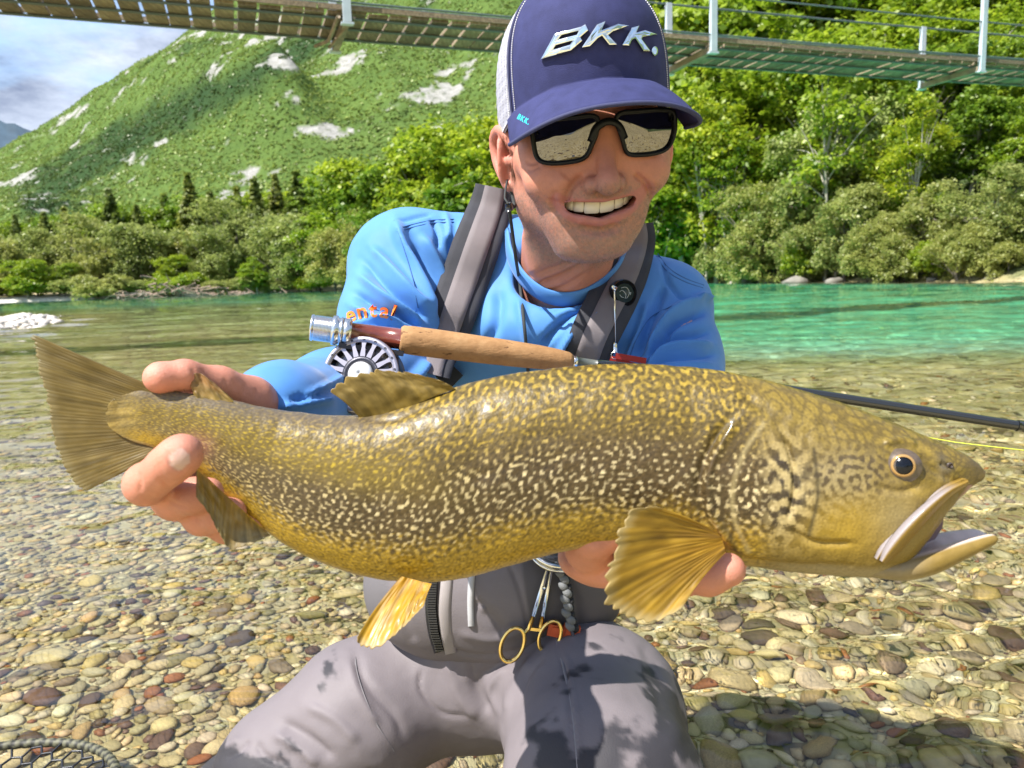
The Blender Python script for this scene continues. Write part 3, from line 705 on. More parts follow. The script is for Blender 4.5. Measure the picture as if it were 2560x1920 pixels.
# ------------------------------------------------------------------ banks: gravel, driftwood, boulders
def ico(sub):
    bm = bmesh.new(); bmesh.ops.create_icosphere(bm, subdivisions=sub, radius=1)
    v = np.array([q.co[:] for q in bm.verts]); f = np.array([[q.index for q in x.verts] for x in bm.faces]); bm.free(); return v, f
gp = np.array([(-98, 128), (-80, 127.5), (-66, 132), (-50, 141), (-44, 152), (-70, 156), (-100, 150)], float)
cen = gp.mean(0); ringz = [np.column_stack([cen + (gp - cen) * k, np.full(len(gp), zz)]) for k, zz in ((1.0, -0.3), (0.93, 0.35), (0.5, 0.9))]
V = np.concatenate([spline(r_, 40, closed=True) for r_ in ringz] + [[[cen[0], cen[1], 1.0]]])
F = [list(q) for q in grid_faces(3, 40, close_v=True)] + [[80 + j, 80 + (j + 1) % 40, 120] for j in range(40)]
tag(obj('gravel_bar', V, F, simple('pale_gravel', (0.72, 0.68, 0.62), 0.9, noise=0.25, nscale=2.5, bump=0.8, bscale=4)), kind='structure')
rng = np.random.default_rng(8)
DW = simple('driftwood', (0.27, 0.19, 0.145), 0.85, noise=0.4, nscale=2)
base = P(480, 735, 126); base[2] = 0.2
dw = empty('driftwood_pile', tuple(base)); tag(dw, 'brown heap of tangled driftwood logs on the pale gravel bar', 'driftwood')
for i in range(95):
    c = base + np.array([rng.normal(0, 6.0), rng.normal(0, 2.0), 0]); c[2] = 0.1 + abs(rng.normal(0, 1.25)) * math.exp(-((c[0] - base[0] + 4) / 7) ** 2) + 0.1
    d = nrm([rng.normal(), rng.normal() * 0.5, rng.normal() * 0.35]); L = rng.uniform(1.2, 4.2)
    pts = [c - d * L / 2, c + rng.normal(size=3) * 0.15, c + d * L / 2]
    r0 = rng.uniform(0.06, 0.2)
    MB().tube(spline(pts, 5), np.linspace(r0, r0 * 0.5, 5), 6).build('log', DW, dw)
RK = simple('bank_rock', (0.20, 0.185, 0.16), 0.9, noise=0.4, nscale=2.5, bump=0.7, bscale=12)
iv2, if2 = ico(2)
for i, (px, D, s, lb) in enumerate([(1990, 46.8, 0.85, 'broad grey boulder at the right waterline below olive willows'), (2085, 44.0, 0.55, 'pale squarish rock at the waterline beside the broad grey boulder'), (1762, 66.5, 0.55, 'small pinkish rock by the water next to a fresh green shrub'), (1870, 55, 1.0, 'pale upright rock half hidden behind waterline shrubs'), (1690, 69, 1.1, None), (1725, 67.5, 0.8, None), (2330, 37.5, 0.32, None), (2230, 39.9, 0.4, None), (1920, 52, 0.5, None), (2480, 34.2, 0.35, None), (1830, 59.5, 0.6, None)]):
    b = at_bank(px, D); b[2] = 0.08
    v = iv2 * (1 + 0.28 * vnoise(iv2 * 1.6 + 9 * i, i)[:, None]) * np.array([1.3, 1.0, 0.62]) * s * 0.72
    o = obj('boulder', v + b, if2, RK, smooth=False); tag(o, lb or ('weathered rock in the bushes ' + slope_rel(px, 300) + (', larger' if s > 0.9 else '')), 'rock', 'rocks along the right bank')

# ------------------------------------------------------------------ pebbles of the river bed
t = NT('pebble_stone'); t.set(Roughness=0.55); t.b.inputs['Specular IOR Level'].default_value = 0.35
f1 = t.noise(38, 6, 0.65); f2 = t.noise(9, 3)
pc = t.mix(1.0, t.mix(1.0, t.attr('col').outputs['Color'], t.ramp(f1, [(0.25, 0.72), (0.75, 1.22)]), 'MULTIPLY'), t.ramp(f2, [(0.3, 0.8), (0.7, 1.15)]), 'MULTIPLY')
t.base(pc); t.bump(f1, 0.35, 0.004); PEB = t.m
t = NT('pebble_stone_single'); t.set(Roughness=0.55); t.b.inputs['Specular IOR Level'].default_value = 0.35
oi = t.node('ShaderNodeObjectInfo'); f1 = t.noise(38, 6, 0.65); f2 = t.noise(9, 3)
pc = t.mix(1.0, t.mix(1.0, oi.outputs['Color'], t.ramp(f1, [(0.25, 0.72), (0.75, 1.22)]), 'MULTIPLY'), t.ramp(f2, [(0.3, 0.8), (0.7, 1.15)]), 'MULTIPLY')
t.base(pc); t.bump(f1, 0.35, 0.004); PEB1 = t.m
rng = np.random.default_rng(77)
PAL = np.array([1.10, 1.02, 0.82]) * np.array([[.58, .49, .31], [.50, .43, .28], [.44, .40, .30], [.66, .60, .46], [.55, .42, .19], [.38, .32, .17], [.17, .105, .085], [.11, .08, .065], [.34, .14, .06], [.26, .21, .15]])
PW = np.array([.22, .18, .12, .13, .10, .08, .055, .04, .035, .04]); PW /= PW.sum()
iv1, if1 = ico(1)
shapes = []
for k in range(14):
    v, f = (iv2, if2) if k < 8 else (iv1, if1)
    q = v * (1 + 0.20 * vnoise(v * 1.1 + 5 * k, k)[:, None]) * np.array([rng.uniform(1.1, 1.55), rng.uniform(0.85, 1.1), rng.uniform(0.45, 0.66)])
    if k >= 8: f = f[(q[f][:, :, 2].max(1) > -0.30)]
    shapes.append((q, f))
# rejection by a grid of cells so that stones sit side by side, big ones first
cells = {}
def free(x, y, r):
    cx, cy = int(x // 0.055), int(y // 0.055)
    for i in range(cx - 2, cx + 3):
        for j in range(cy - 2, cy + 3):
            for (a, b, c) in cells.get((i, j), ()):
                if (a - x) ** 2 + (b - y) ** 2 < (0.80 * (r + c)) ** 2: return False
    cells.setdefault((cx, cy), []).append((x, y, r)); return True
stones = []
for lo_, hi_, n_ in ((0.024, 0.042, 1300), (0.016, 0.024, 9000), (0.010, 0.016, 34000), (0.0065, 0.010, 26000)):
    ymax = 2.5 if hi_ < 0.012 else (3.9 if hi_ < 0.02 else 6.0)
    Y = 0.95 + (ymax - 0.95) * rng.random(n_) ** 1.35; X = (rng.random(n_) * 2 - 1) * (0.75 * Y + 0.25)
    for x, y in zip(X, Y):
        r = rng.uniform(lo_, hi_)
        if x < 0.2 and r > 0.028 and y < 3 and rng.random() < 0.75: r *= 0.6
        if free(x, y, r): stones.append((x, y, r))
stones = np.array(stones); szz = bed_z(stones[:, 0], stones[:, 1])
pv = proj(np.column_stack([stones[:, :2], szz]))
vis = (pv[0][:, 0] > -20) & (pv[0][:, 0] < 2580) & (pv[0][:, 1] < 1960) & ~((np.abs(pv[0][:, 0] - 1150) < 470) & (pv[0][:, 1] > 1480)) & (pv[0][:, 1] > 1120 )
order = np.argsort(-np.where(vis, stones[:, 2] / pv[1], 0)); single = set(order[:290].tolist())
sm = [mesh_data('pebble', q, f, PEB1) for q, f in shapes[:8]]
VV, FF, CC, nn = [], [], [], 0
for i, (x, y, r) in enumerate(stones):
    c = PAL[rng.choice(10, p=PW)] * rng.uniform(0.75, 1.2) * rng.uniform(0.94, 1.06, 3); a = rng.uniform(0, 6.28); tx, ty = rng.normal(0, 0.14, 2)
    if i in single:
        o = bpy.data.objects.new('pebble', sm[i % 8]); link(o, riverbed); o.location = (x, y, szz[i] + r * 0.28); o.scale = (r * 0.88,) * 3; o.rotation_euler = (tx, ty, a); o.color = (*c, 1); o.cycles.is_caustics_receiver = True
    else:
        q, f = shapes[8 + i % 6] if r < 0.024 or y > 2.6 else shapes[i % 8]
        ca, sa = math.cos(a), math.sin(a)
        VV.append(np.stack([q[:, 0] * ca - q[:, 1] * sa, q[:, 0] * sa + q[:, 1] * ca, q[:, 2] + tx * q[:, 0] + ty * q[:, 1]], -1) * r * 0.9 + [x, y, szz[i] + r * 0.25]); FF.append(f + nn); nn += len(q); CC.append(np.repeat(c[None], len(q), 0))
loose = obj('loose_pebbles', np.concatenate(VV), np.concatenate(FF), PEB, riverbed, col=np.concatenate(CC)); loose['kind'] = 'stuff'; loose.cycles.is_caustics_receiver = True
# pale cobbles of the spit that breaks the surface
VV, FF, CC, nn = [], [], [], 0
for i in range(1500):
    u = rng.random(); c = SPIT[0] * 0 + np.array([np.interp(u, [0, .33, .66, 1], SPIT[:, 0]), np.interp(u, [0, .33, .66, 1], SPIT[:, 1])]) + rng.normal(0, 0.75, 2)
    z = float(bed_z(c[:1], c[1:])[0])
    if z < -0.12: continue
    r = rng.uniform(0.05, 0.16); q, f = shapes[8 + i % 6]
    VV.append(q * r + [c[0], c[1], z + 0.3 * r]); FF.append(f + nn); nn += len(q); CC.append(np.repeat((np.array([.66, .60, .54]) * rng.uniform(0.75, 1.1))[None], len(q), 0))
o = obj('spit_cobbles', np.concatenate(VV), np.concatenate(FF), PEB, riverbed, col=np.concatenate(CC)); o['kind'] = 'stuff'; o.cycles.is_caustics_receiver = True
# ------------------------------------------------------------------ the angler
from mathutils.bvhtree import BVHTree
HF = nrm(np.array([0.095, -0.97, -0.11]))                      # where the face points
HU = nrm(np.array([-0.075, 0.0, 1.0]) - HF * (np.array([-0.075, 0.0, 1.0]) @ HF))
HX = np.cross(HU, HF); HX = -HX if HX[0] < 0 else HX          # towards picture right
HO = P(1515, 342, 0.700) - HF * 0.092
def zw(z): return z * 0.86 if z < 0 else z                    # lower face a little shorter
def H(x, y, z): return HO + HX * (x + 0.13 * min(zw(z), 0) * (1 if z > -0.125 else 0.125 / -z)) + HF * y + HU * zw(z)
HR = np.array([HX, HF, HU])
def toH(p):
    q = (np.asarray(p) - HO) @ HR.T; q[..., 0] = q[..., 0] - 0.13 * np.clip(q[..., 2], -0.1075, 0); q[..., 2] = np.where(q[..., 2] < 0, q[..., 2] / 0.86, q[..., 2]); return q

def bvh_of(v, q): return BVHTree.FromPolygons([tuple(a) for a in v], [tuple(int(i) for i in a) for a in q])
def hit(bvh, px, py, off=0.0):
    d = FWD + RGT * ((px - 1280.0) / FPX) + UPV * ((960.0 - py) / FPX); d = d / np.linalg.norm(d)
    r = bvh.ray_cast(Vector(CAM), Vector(d))
    if r[0] is None: return None
    return np.array(r[0]) - d * off
def strokes(v, n, lines, facing=True):
    """press creases (or raise folds) into a surface: (polyline in photo pixels, width px, depth m)"""
    px, _ = proj(v); view = nrm(CAM - v); w = np.clip((n * view).sum(1), 0, 1) ** 0.5 if facing else 1.0
    out = np.zeros(len(v))
    for ln, wd, dp in lines:
        ln = spline(np.asarray(ln, float), 14) if len(ln) > 2 else np.asarray(ln, float)
        lo, hi = ln.min(0) - 3 * wd, ln.max(0) + 3 * wd
        m = np.all((px > lo) & (px < hi), 1)
        if not m.any(): continue
        d, t = polydist(px[m], ln)
        fade = sstep(0, 0.18, t) * (1 - sstep(0.82, 1, t)) * 0.85 + 0.15
        out[m] += dp * np.exp(-(d / wd) ** 2) * fade
    return v + n * (out * w)[:, None]
def blobmask(px, c, r): return np.exp(-(((px - np.asarray(c, float)) / np.asarray(r, float)) ** 2).sum(1))

# ---- head and neck
F = Field(HO - np.array([0.17, 0.17, 0.27]), HO + np.array([0.14, 0.16, 0.13]), 0.0017)
def hb(c, r, k=0.012, op='add', rot=None): F.blob(H(*c), r, k, HR if rot is None else rot, op, 0.03)
def hc(a, b, ra, rb=None, k=0.01, op='add'): F.cap(H(*a), H(*b), ra, rb, k, op, 0.03)
hb((0, -0.012, 0.030), (0.076, 0.094, 0.088))
hb((0, 0.030, -0.040), (0.061, 0.062, 0.070), 0.03)
hb((0, 0.050, -0.012), (0.060, 0.042, 0.045), 0.02)
for s in (-1, 1):
    hb((s * 0.043, 0.062, -0.039), (0.029, 0.026, 0.024), 0.016)          # cheeks lifted by the smile
    hb((s * 0.060, 0.030, -0.014), (0.016, 0.030, 0.016), 0.02)           # cheek bone
    hc((s * 0.051, 0.004, -0.062), (s * 0.017, 0.063, -0.104), 0.0150, 0.0160, 0.022)   # jaw line
    hc((s * 0.060, -0.004, -0.030), (s * 0.051, 0.002, -0.062), 0.016, 0.0150, 0.02)
    hb((s * 0.029, 0.064, -0.082), (0.018, 0.017, 0.021), 0.02)           # mouth corner pads
hb((0, 0.070, -0.104), (0.023, 0.0190, 0.0165), 0.02)                     # chin
hb((0, 0.079, -0.066), (0.029, 0.017, 0.018), 0.016)                      # muzzle
hb((0, 0.052, -0.118), (0.034, 0.030, 0.012), 0.02)                       # under the chin
hc((0, 0.086, 0.004), (0, 0.109, -0.040), 0.0075, 0.0090, 0.009)          # nose ridge
hb((0, 0.111, -0.0490), (0.0112, 0.0120, 0.0105), 0.007)
for s in (-1, 1):
    hb((s * 0.0132, 0.0965, -0.0490), (0.0075, 0.0115, 0.0082), 0.005)
    hb((s * 0.0065, 0.1030, -0.0585), (0.0036, 0.0055, 0.0035), 0.003, 'cut')
# lips and the open smile
up = [(-0.0425, 0.0625, -0.0575), (-0.023, 0.0855, -0.0645), (0, 0.0930, -0.0672), (0.023, 0.0855, -0.0645), (0.0425, 0.0625, -0.0575)]
lo = [(-0.0425, 0.0625, -0.0585), (-0.028, 0.0815, -0.0785), (0, 0.0900, -0.0870), (0.028, 0.0815, -0.0785), (0.0425, 0.0625, -0.0585)]
for a, b in zip(spline(up, 9)[:-1], spline(up, 9)[1:]): hc(tuple(a), tuple(b), 0.0042, 0.0042, 0.006)
for a, b in zip(spline(lo, 9)[:-1], spline(lo, 9)[1:]): hc(tuple(a), tuple(b), 0.0054, 0.0054, 0.006)
for t_ in np.linspace(0.03, 0.97, 25):
    u = np.array([np.interp(t_, np.linspace(0, 1, 5), [q[k] for q in up]) for k in range(3)]); l_ = np.array([np.interp(t_, np.linspace(0, 1, 5), [q[k] for q in lo]) for k in range(3)])
    u = u + [0, -0.004, -0.0030]; l_ = l_ + [0, -0.004, 0.0046]
    if u[2] - l_[2] > 0.0003: hc(tuple(u + [0, 0.012, 0]), tuple(u - [0, 0.020, 0]), 0.0022, 0.0022, 0.002, 'cut'); hc(tuple(l_ + [0, 0.012, 0]), tuple(l_ - [0, 0.020, 0]), 0.0022, 0.0022, 0.002, 'cut'); m_ = (u + l_) / 2; hc(tuple(m_ + [0, 0.012, 0]), tuple(m_ - [0, 0.020, 0]), 0.0028, 0.0028, 0.002, 'cut')
# ears
for s in (-1, 1):
    er = np.array([HX * 0.80 + HF * s * -0.60, HF * 0.80 + HX * s * 0.60, HU])
    F.blob(H(s * 0.0815, -0.012, -0.012), (0.0065, 0.019, 0.031), 0.006, er, pad=0.02)
    helix = [(s * 0.077, 0.006, 0.000), (s * 0.083, 0.002, 0.017), (s * 0.089, -0.014, 0.022), (s * 0.093, -0.028, 0.012), (s * 0.091, -0.027, -0.008), (s * 0.085, -0.016, -0.028), (s * 0.079, -0.003, -0.041), (s * 0.074, 0.001, -0.040)]
    hs = spline(helix, 18)
    for a, b in zip(hs[:-1], hs[1:]): hc(tuple(a), tuple(b), 0.0048, 0.0048, 0.003)
    hb((s * 0.0905, -0.008, -0.008), (0.0075, 0.0085, 0.014), 0.004, 'cut', er)
    hb((s * 0.0800, 0.004, -0.012), (0.005, 0.005, 0.006), 0.003)
# neck
nb = P(1395, 800, 0.965)
F.cap(H(-0.004, -0.026, -0.075), nb, 0.054, 0.052, 0.03)
F.cap(H(-0.035, -0.012, -0.080), P(1368, 735, 0.872), 0.020, 0.011, 0.02)
F.cap(H(0.012, 0.012, -0.105), P(1408, 722, 0.868), 0.016, 0.012, 0.02)
hv, hq = F.mesh()
hv = smooth_mesh(hv, hq, 2, 0.5); hn = vnormals(hv, hq)
D2 = 1.1573
SK = [([(1462, 436), (1436, 458), (1418, 488), (1412, 522)], 8, -0.0020), ([(1582, 432), (1612, 455), (1630, 488), (1632, 515)], 8, -0.0020), ([(1420, 440), (1396, 470), (1385, 505)], 20, 0.0014), ([(1630, 440), (1648, 470), (1652, 500)], 14, 0.0010),      # nose to mouth folds
      ([(1392, 470), (1382, 505), (1392, 540)], 9, -0.0011), ([(1622, 465), (1630, 500), (1618, 535)], 8, -0.0011),
      ([(1440, 565), (1500, 578), (1555, 560)], 10, -0.0016),                                                                             # under the lip
      ([(1350, 400), (1330, 408), (1312, 402)], 6, -0.0008), ([(1352, 412), (1330, 424), (1316, 424)], 5, -0.0007),
      ([(1330, 715), (1400, 690), (1470, 655)], 7, -0.0022), ([(1318, 690), (1380, 672), (1440, 650)], 7, -0.0014), ([(1345, 738), (1410, 716), (1480, 676)], 6, -0.0012),
      ([(1310, 570), (1320, 640), (1345, 700)], 14, 0.0022), ([(1640, 455), (1655, 500), (1640, 545)], 10, -0.0012)]
hv = strokes(hv, hn, [(a, b, d * 2.4) for a, b, d in SK]); hn = vnormals(hv, hq)
hpx, _ = proj(hv); hl = toH(hv)
c = np.tile(np.array([0.63, 0.262, 0.172]), (len(hv), 1))
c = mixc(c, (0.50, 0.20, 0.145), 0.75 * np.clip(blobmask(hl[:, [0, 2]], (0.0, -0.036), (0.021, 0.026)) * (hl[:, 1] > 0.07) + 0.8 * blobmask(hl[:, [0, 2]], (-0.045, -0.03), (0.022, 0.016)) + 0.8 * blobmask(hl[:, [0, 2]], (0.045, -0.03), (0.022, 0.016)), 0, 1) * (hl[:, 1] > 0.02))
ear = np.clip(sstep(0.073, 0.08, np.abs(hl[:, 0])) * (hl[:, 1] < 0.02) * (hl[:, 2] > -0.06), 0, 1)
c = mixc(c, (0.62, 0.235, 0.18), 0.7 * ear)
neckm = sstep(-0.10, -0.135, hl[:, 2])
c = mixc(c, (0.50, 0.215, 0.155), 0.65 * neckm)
speck = 0.5 + 0.5 * vnoise(hl * 900, 5); speck2 = 0.5 + 0.5 * vnoise(hl * 420, 6)
beard = np.clip(sstep(-0.034, -0.062, hl[:, 2]) * sstep(-0.165, -0.125, hl[:, 2]) * sstep(-0.035, -0.005, hl[:, 1]), 0, 1)
beard *= 1 - 0.75 * np.clip(blobmask(hl[:, [0, 2]], (-0.046, -0.045), (0.016, 0.022)) + blobmask(hl[:, [0, 2]], (0.046, -0.045), (0.016, 0.022)), 0, 1)
beard = np.maximum(beard, 0.9 * sstep(0.02, -0.01, hl[:, 1]) * sstep(0.058, 0.066, np.abs(hl[:, 0])) * sstep(0.03, 0.0, hl[:, 2]) * sstep(-0.05, -0.02, hl[:, 1]) * (np.abs(hl[:, 0]) < 0.079))
c = mixc(c, (0.225, 0.155, 0.125), np.clip(beard * (0.26 + 0.70 * speck * speck2 * 2), 0, 0.72))
gold = beard * sstep(-0.1, -0.115, hl[:, 2])
c = mixc(c, (0.55, 0.42, 0.33), 0.28 * gold * speck)
ul = spline(up, 15)[:, [0, 2]]; ll = spline(lo, 15)[:, [0, 2]]
du, _ = polydist(hl[:, [0, 2]], ul); dl, _ = polydist(hl[:, [0, 2]], ll)
lipm = np.clip(np.maximum(1 - sstep(0.0024, 0.0042, du), 1 - sstep(0.0046, 0.0068, dl)), 0, 1) * (hl[:, 1] > 0.062)
c = mixc(c, (0.50, 0.175, 0.150), 0.80 * lipm)
inm = (hl[:, 1] < 0.080 - 0.35 * np.abs(hl[:, 0])) & (hl[:, 1] > 0.05) & (np.abs(hl[:, 0]) < 0.038) & (hl[:, 2] < -0.061) & (hl[:, 2] > -0.088)
c = mixc(c, (0.10, 0.02, 0.02), inm * 1.0)
nos = blobmask(hl, (-0.0072, 0.1, -0.0525), (0.004, 0.007, 0.003)) + blobmask(hl, (0.0072, 0.1, -0.0525), (0.004, 0.007, 0.003))
c = mixc(c, (0.2, 0.06, 0.05), np.clip(nos, 0, 0.9))
c *= (1 + 0.10 * fbm(hl * 160, 3, 3) + 0.06 * vnoise(hl * 700, 9))[:, None]
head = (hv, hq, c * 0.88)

# ---- hands
def hand(lo_, hi_, build, h=0.0016):
    F = Field(lo_, hi_, h); build(F); v, q = F.mesh(); v = smooth_mesh(v, q, 2, 0.5); return v, q
W1 = P(700, 1024, 0.585)
def right_hand(F):
    ch = lambda pts, rs, k=0.006: F.chain([P(*q) for q in pts], rs, k, pad=0.02)
    ch([(402, 945, 0.484), (462, 938, 0.492), (548, 962, 0.512), (625, 1000, 0.535)], [0.0092, 0.0094, 0.0118, 0.0165])      # thumb over the back
    F.blob(P(402, 944, 0.484), (0.0105, 0.010, 0.0098), 0.004, pad=0.02)
    F.blob(P(560, 1085, 0.560), (0.040, 0.018, 0.036), 0.02)                                                                    # palm behind the fish
    F.cap(P(600, 1040, 0.555), W1, 0.026, 0.025, 0.02); F.cap(W1, P(800, 1005, 0.70), 0.025, 0.028, 0.01)
    ch([(520, 1130, 0.550), (430, 1205, 0.500), (398, 1212, 0.474), (366, 1210, 0.452), (394, 1188, 0.443), (420, 1165, 0.436), (442, 1147, 0.432), (460, 1131, 0.430)], [0.012, 0.0116, 0.0106, 0.0120, 0.0105, 0.0110, 0.0102, 0.0096])
    F.blob(P(452, 1138, 0.4305), (0.0103, 0.0094, 0.0103), 0.006, pad=0.02)
    ch([(545, 1160, 0.552), (470, 1240, 0.515), (436, 1250, 0.480), (485, 1240, 0.468), (520, 1232, 0.466)], [0.0125, 0.012, 0.0118, 0.0105, 0.0095])
    ch([(575, 1180, 0.555), (530, 1275, 0.525), (506, 1292, 0.492), (550, 1286, 0.482), (580, 1280, 0.480)], [0.012, 0.0115, 0.0112, 0.0100, 0.0090])
    ch([(610, 1195, 0.558), (585, 1300, 0.530), (566, 1318, 0.502), (605, 1318, 0.494), (630, 1316, 0.492)], [0.011, 0.0100, 0.0098, 0.009, 0.0082])
rv, rq = hand(P(560, 1130, 0.52) - 0.125, P(560, 1130, 0.52) + 0.125, right_hand)
def left_hand(F):
    ch = lambda pts, rs, k=0.006: F.chain([P(*q) for q in pts], rs, k, pad=0.02)
    F.blob(P(1560, 1400, 0.540), (0.045, 0.036, 0.016), 0.02)
    F.cap(P(1500, 1370, 0.56), P(1460, 1290, 0.62), 0.026, 0.027, 0.02); F.cap(P(1460, 1290, 0.62), P(1500, 1200, 0.68), 0.027, 0.03, 0.01)
    ch([(1600, 1405, 0.515), (1700, 1440, 0.470), (1770, 1440, 0.452), (1822, 1424, 0.446)], [0.0125, 0.0115, 0.0108, 0.0098])
    ch([(1610, 1400, 0.530), (1700, 1425, 0.500), (1775, 1420, 0.486), (1830, 1400, 0.482)], [0.0125, 0.0115, 0.0108, 0.0098])
    ch([(1610, 1395, 0.545), (1690, 1410, 0.525), (1760, 1400, 0.515), (1800, 1385, 0.512)], [0.012, 0.011, 0.0105, 0.0095])
    ch([(1600, 1390, 0.560), (1670, 1395, 0.548), (1720, 1385, 0.540), (1750, 1370, 0.537)], [0.011, 0.010, 0.0095, 0.0085])
    ch([(1510, 1385, 0.540), (1470, 1372, 0.510), (1490, 1345, 0.492), (1540, 1325, 0.486)], [0.016, 0.0145, 0.0125, 0.011])
lv, lq = hand(P(1640, 1370, 0.54) - 0.14, P(1640, 1370, 0.54) + 0.14, left_hand)
def hand_col(v, nails):
    c = np.tile(np.array([0.66, 0.275, 0.190]), (len(v), 1)); px, d = proj(v); c *= (1 + 0.16 * fbm(v * 55, 3, 18))[:, None]
    c *= (1 + 0.10 * fbm(v * 120, 3, 8) + 0.05 * vnoise(v * 800, 2))[:, None]
    for (nx, ny, rx, ry, ang, dmax) in nails:
        q = px - [nx, ny]; a = rad(ang); u = q[:, 0] * math.cos(a) + q[:, 1] * math.sin(a); w = -q[:, 0] * math.sin(a) + q[:, 1] * math.cos(a)
        e = (np.abs(u / rx) ** 3 + np.abs(w / ry) ** 3)
        m = (1 - sstep(0.75, 1.05, e)) * (d < dmax)
        c = mixc(c, (0.70, 0.47, 0.40), 0.9 * m)
        c = mixc(c, (0.48, 0.20, 0.16), 0.5 * np.exp(-((e - 1.15) / 0.22) ** 2) * (d < dmax))
    return c * 0.80
rn = vnormals(rv, rq)
rv = strokes(rv, rn, [([(346, 1178), (352, 1205), (348, 1232)], 5, -0.0012), ([(404, 1240), (440, 1262), (470, 1268)], 5, -0.0012), ([(470, 1290), (500, 1300)], 5, -0.001), ([(500, 920), (520, 950), (515, 975)], 5, -0.0010), ([(395, 1195), (412, 1212), (430, 1222)], 5, -0.0012),([(478, 915), (486, 940), (482, 968)], 5, -0.0009), ([(560, 945), (566, 965), (560, 985)], 4, -0.0008), ([(585, 950), (590, 975)], 4, -0.0007), ([(612, 960), (612, 985)], 4, -0.0007), ([(640, 972), (640, 995)], 4, -0.0006),
                      ([(352, 1240), (372, 1252), (385, 1232)], 5, -0.0006), ([(392, 1150), (410, 1190), (432, 1214)], 5, -0.0006), ([(384, 1160), (400, 1196), (420, 1222)], 4, -0.0005),
                      ([(418, 1122), (430, 1165), (465, 1180)], 4, -0.0009)])
rc = hand_col(rv, [(449, 1149, 27, 24, -40, 0.437)]); px, d = proj(rv)
rc = mixc(rc, (0.72, 0.30, 0.22), 0.5 * blobmask(px, (395, 945), (60, 50)))
lc = hand_col(lv, [])

# ---- torso and arms under the clothes (coarse)
def body_core(F):
    F.cap(P(1395, 800, 0.95), P(1330, 1050, 1.10), 0.05, 0.09, 0.03); F.cap(P(1330, 1050, 1.10), P(1250, 1500, 1.13), 0.09, 0.10, 0.03)
    F.cap(P(1390, 830, 1.02), P(1010, 690, 0.98), 0.035, 0.040, 0.03); F.cap(P(1400, 830, 1.02), P(1640, 790, 0.96), 0.035, 0.035, 0.03)
    F.chain([P(1000, 690, 0.97), P(940, 950, 0.87), P(800, 1005, 0.72)], [0.047, 0.036, 0.027], 0.02); F.chain([P(1670, 770, 0.95), P(1720, 1010, 0.84), P(1500, 1200, 0.69)], [0.044, 0.036, 0.029], 0.02)
    F.chain([P(1080, 1640, 1.10), P(740, 1930, 1.02), P(600, 2200, 1.15)], [0.08, 0.06, 0.05], 0.03); F.chain([P(1420, 1640, 1.08), P(1510, 1990, 0.83), P(1560, 2250, 0.95)], [0.08, 0.06, 0.05], 0.03)
F = Field((-0.55, 0.42, -0.12), (0.45, 1.32, 0.98), 0.012); body_core(F); cv_, cq_ = F.mesh()
cc_ = np.tile(np.array([0.62, 0.33, 0.25]), (len(cv_), 1))
def join(parts):
    V, Q, C, n = [], [], [], 0
    for v, q, c in parts: V.append(v); Q.append(q + n); C.append(c); n += len(v)
    return np.concatenate(V), np.concatenate(Q), np.concatenate(C)
t = NT('skin'); t.set(Roughness=0.46); t.b.inputs['Specular IOR Level'].default_value = 0.42
t.b.inputs['Subsurface Weight'].default_value = 0.12; t.b.inputs['Subsurface Radius'].default_value = (0.010, 0.0035, 0.002); t.b.inputs['Subsurface Scale'].default_value = 0.6
t.base(t.attr('col').outputs['Color']); fz = t.noise(620, 5, 0.75); t.bump(fz, 0.38, 0.0016); SKIN = t.m
PB = P(1270, 1750, 1.10)
person = empty('person', (PB[0], PB[1], -0.09))
tag(person, 'smiling angler in blue shirt and grey waders kneeling in shallow water holding the trout', 'person')
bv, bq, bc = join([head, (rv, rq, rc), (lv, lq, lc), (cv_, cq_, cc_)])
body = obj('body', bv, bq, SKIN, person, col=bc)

# ---- teeth
TE = simple('teeth', (0.88, 0.85, 0.78), 0.25, Specular_IOR_Level=0.6)
mb = MB()
xs = np.linspace(0.02, 0.98, 11); arc = spline([(-0.041, 0.0590, -0.0565), (-0.025, 0.0780, -0.0640), (0, 0.0855, -0.0670), (0.025, 0.0780, -0.0640), (0.041, 0.0600, -0.0560)], 101)
ed = [0, 7, 15, 24, 35, 50, 65, 76, 85, 93, 100]
hts = [0.0064, 0.0084, 0.0104, 0.0112, 0.0126, 0.0126, 0.0112, 0.0104, 0.0084, 0.0064]
for a, b, hh in zip(ed[:-1], ed[1:], hts):
    pa, pb = arc[a], arc[b]; c0 = (pa + pb) / 2; T_ = nrm(pb - pa); N_ = nrm(np.array([-T_[1], T_[0], 0])); N_ = N_ if N_[1] > 0 else -N_
    w2 = np.linalg.norm(pb - pa) / 2 * 0.96
    rows = []
    for z_, k_, o_ in ((0.004, 0.86, -0.0006), (-0.15 * hh, 0.97, 0.0003), (-0.55 * hh, 1.0, 0.0006), (-0.9 * hh, 0.96, 0.0), (-hh, 0.78, -0.0010)):
        rows.append([H(*(c0 + T_ * w2 * k_ * math.sin(x_) + N_ * (o_ + 0.0016 * math.cos(x_) - 0.0016) + np.array([0, 0, z_]))) for x_ in np.linspace(-1.57, 1.57, 7)])
    mb.add(np.array(rows).reshape(-1, 3), grid_faces(5, 7))
mb.build('upper_teeth', TE, body)

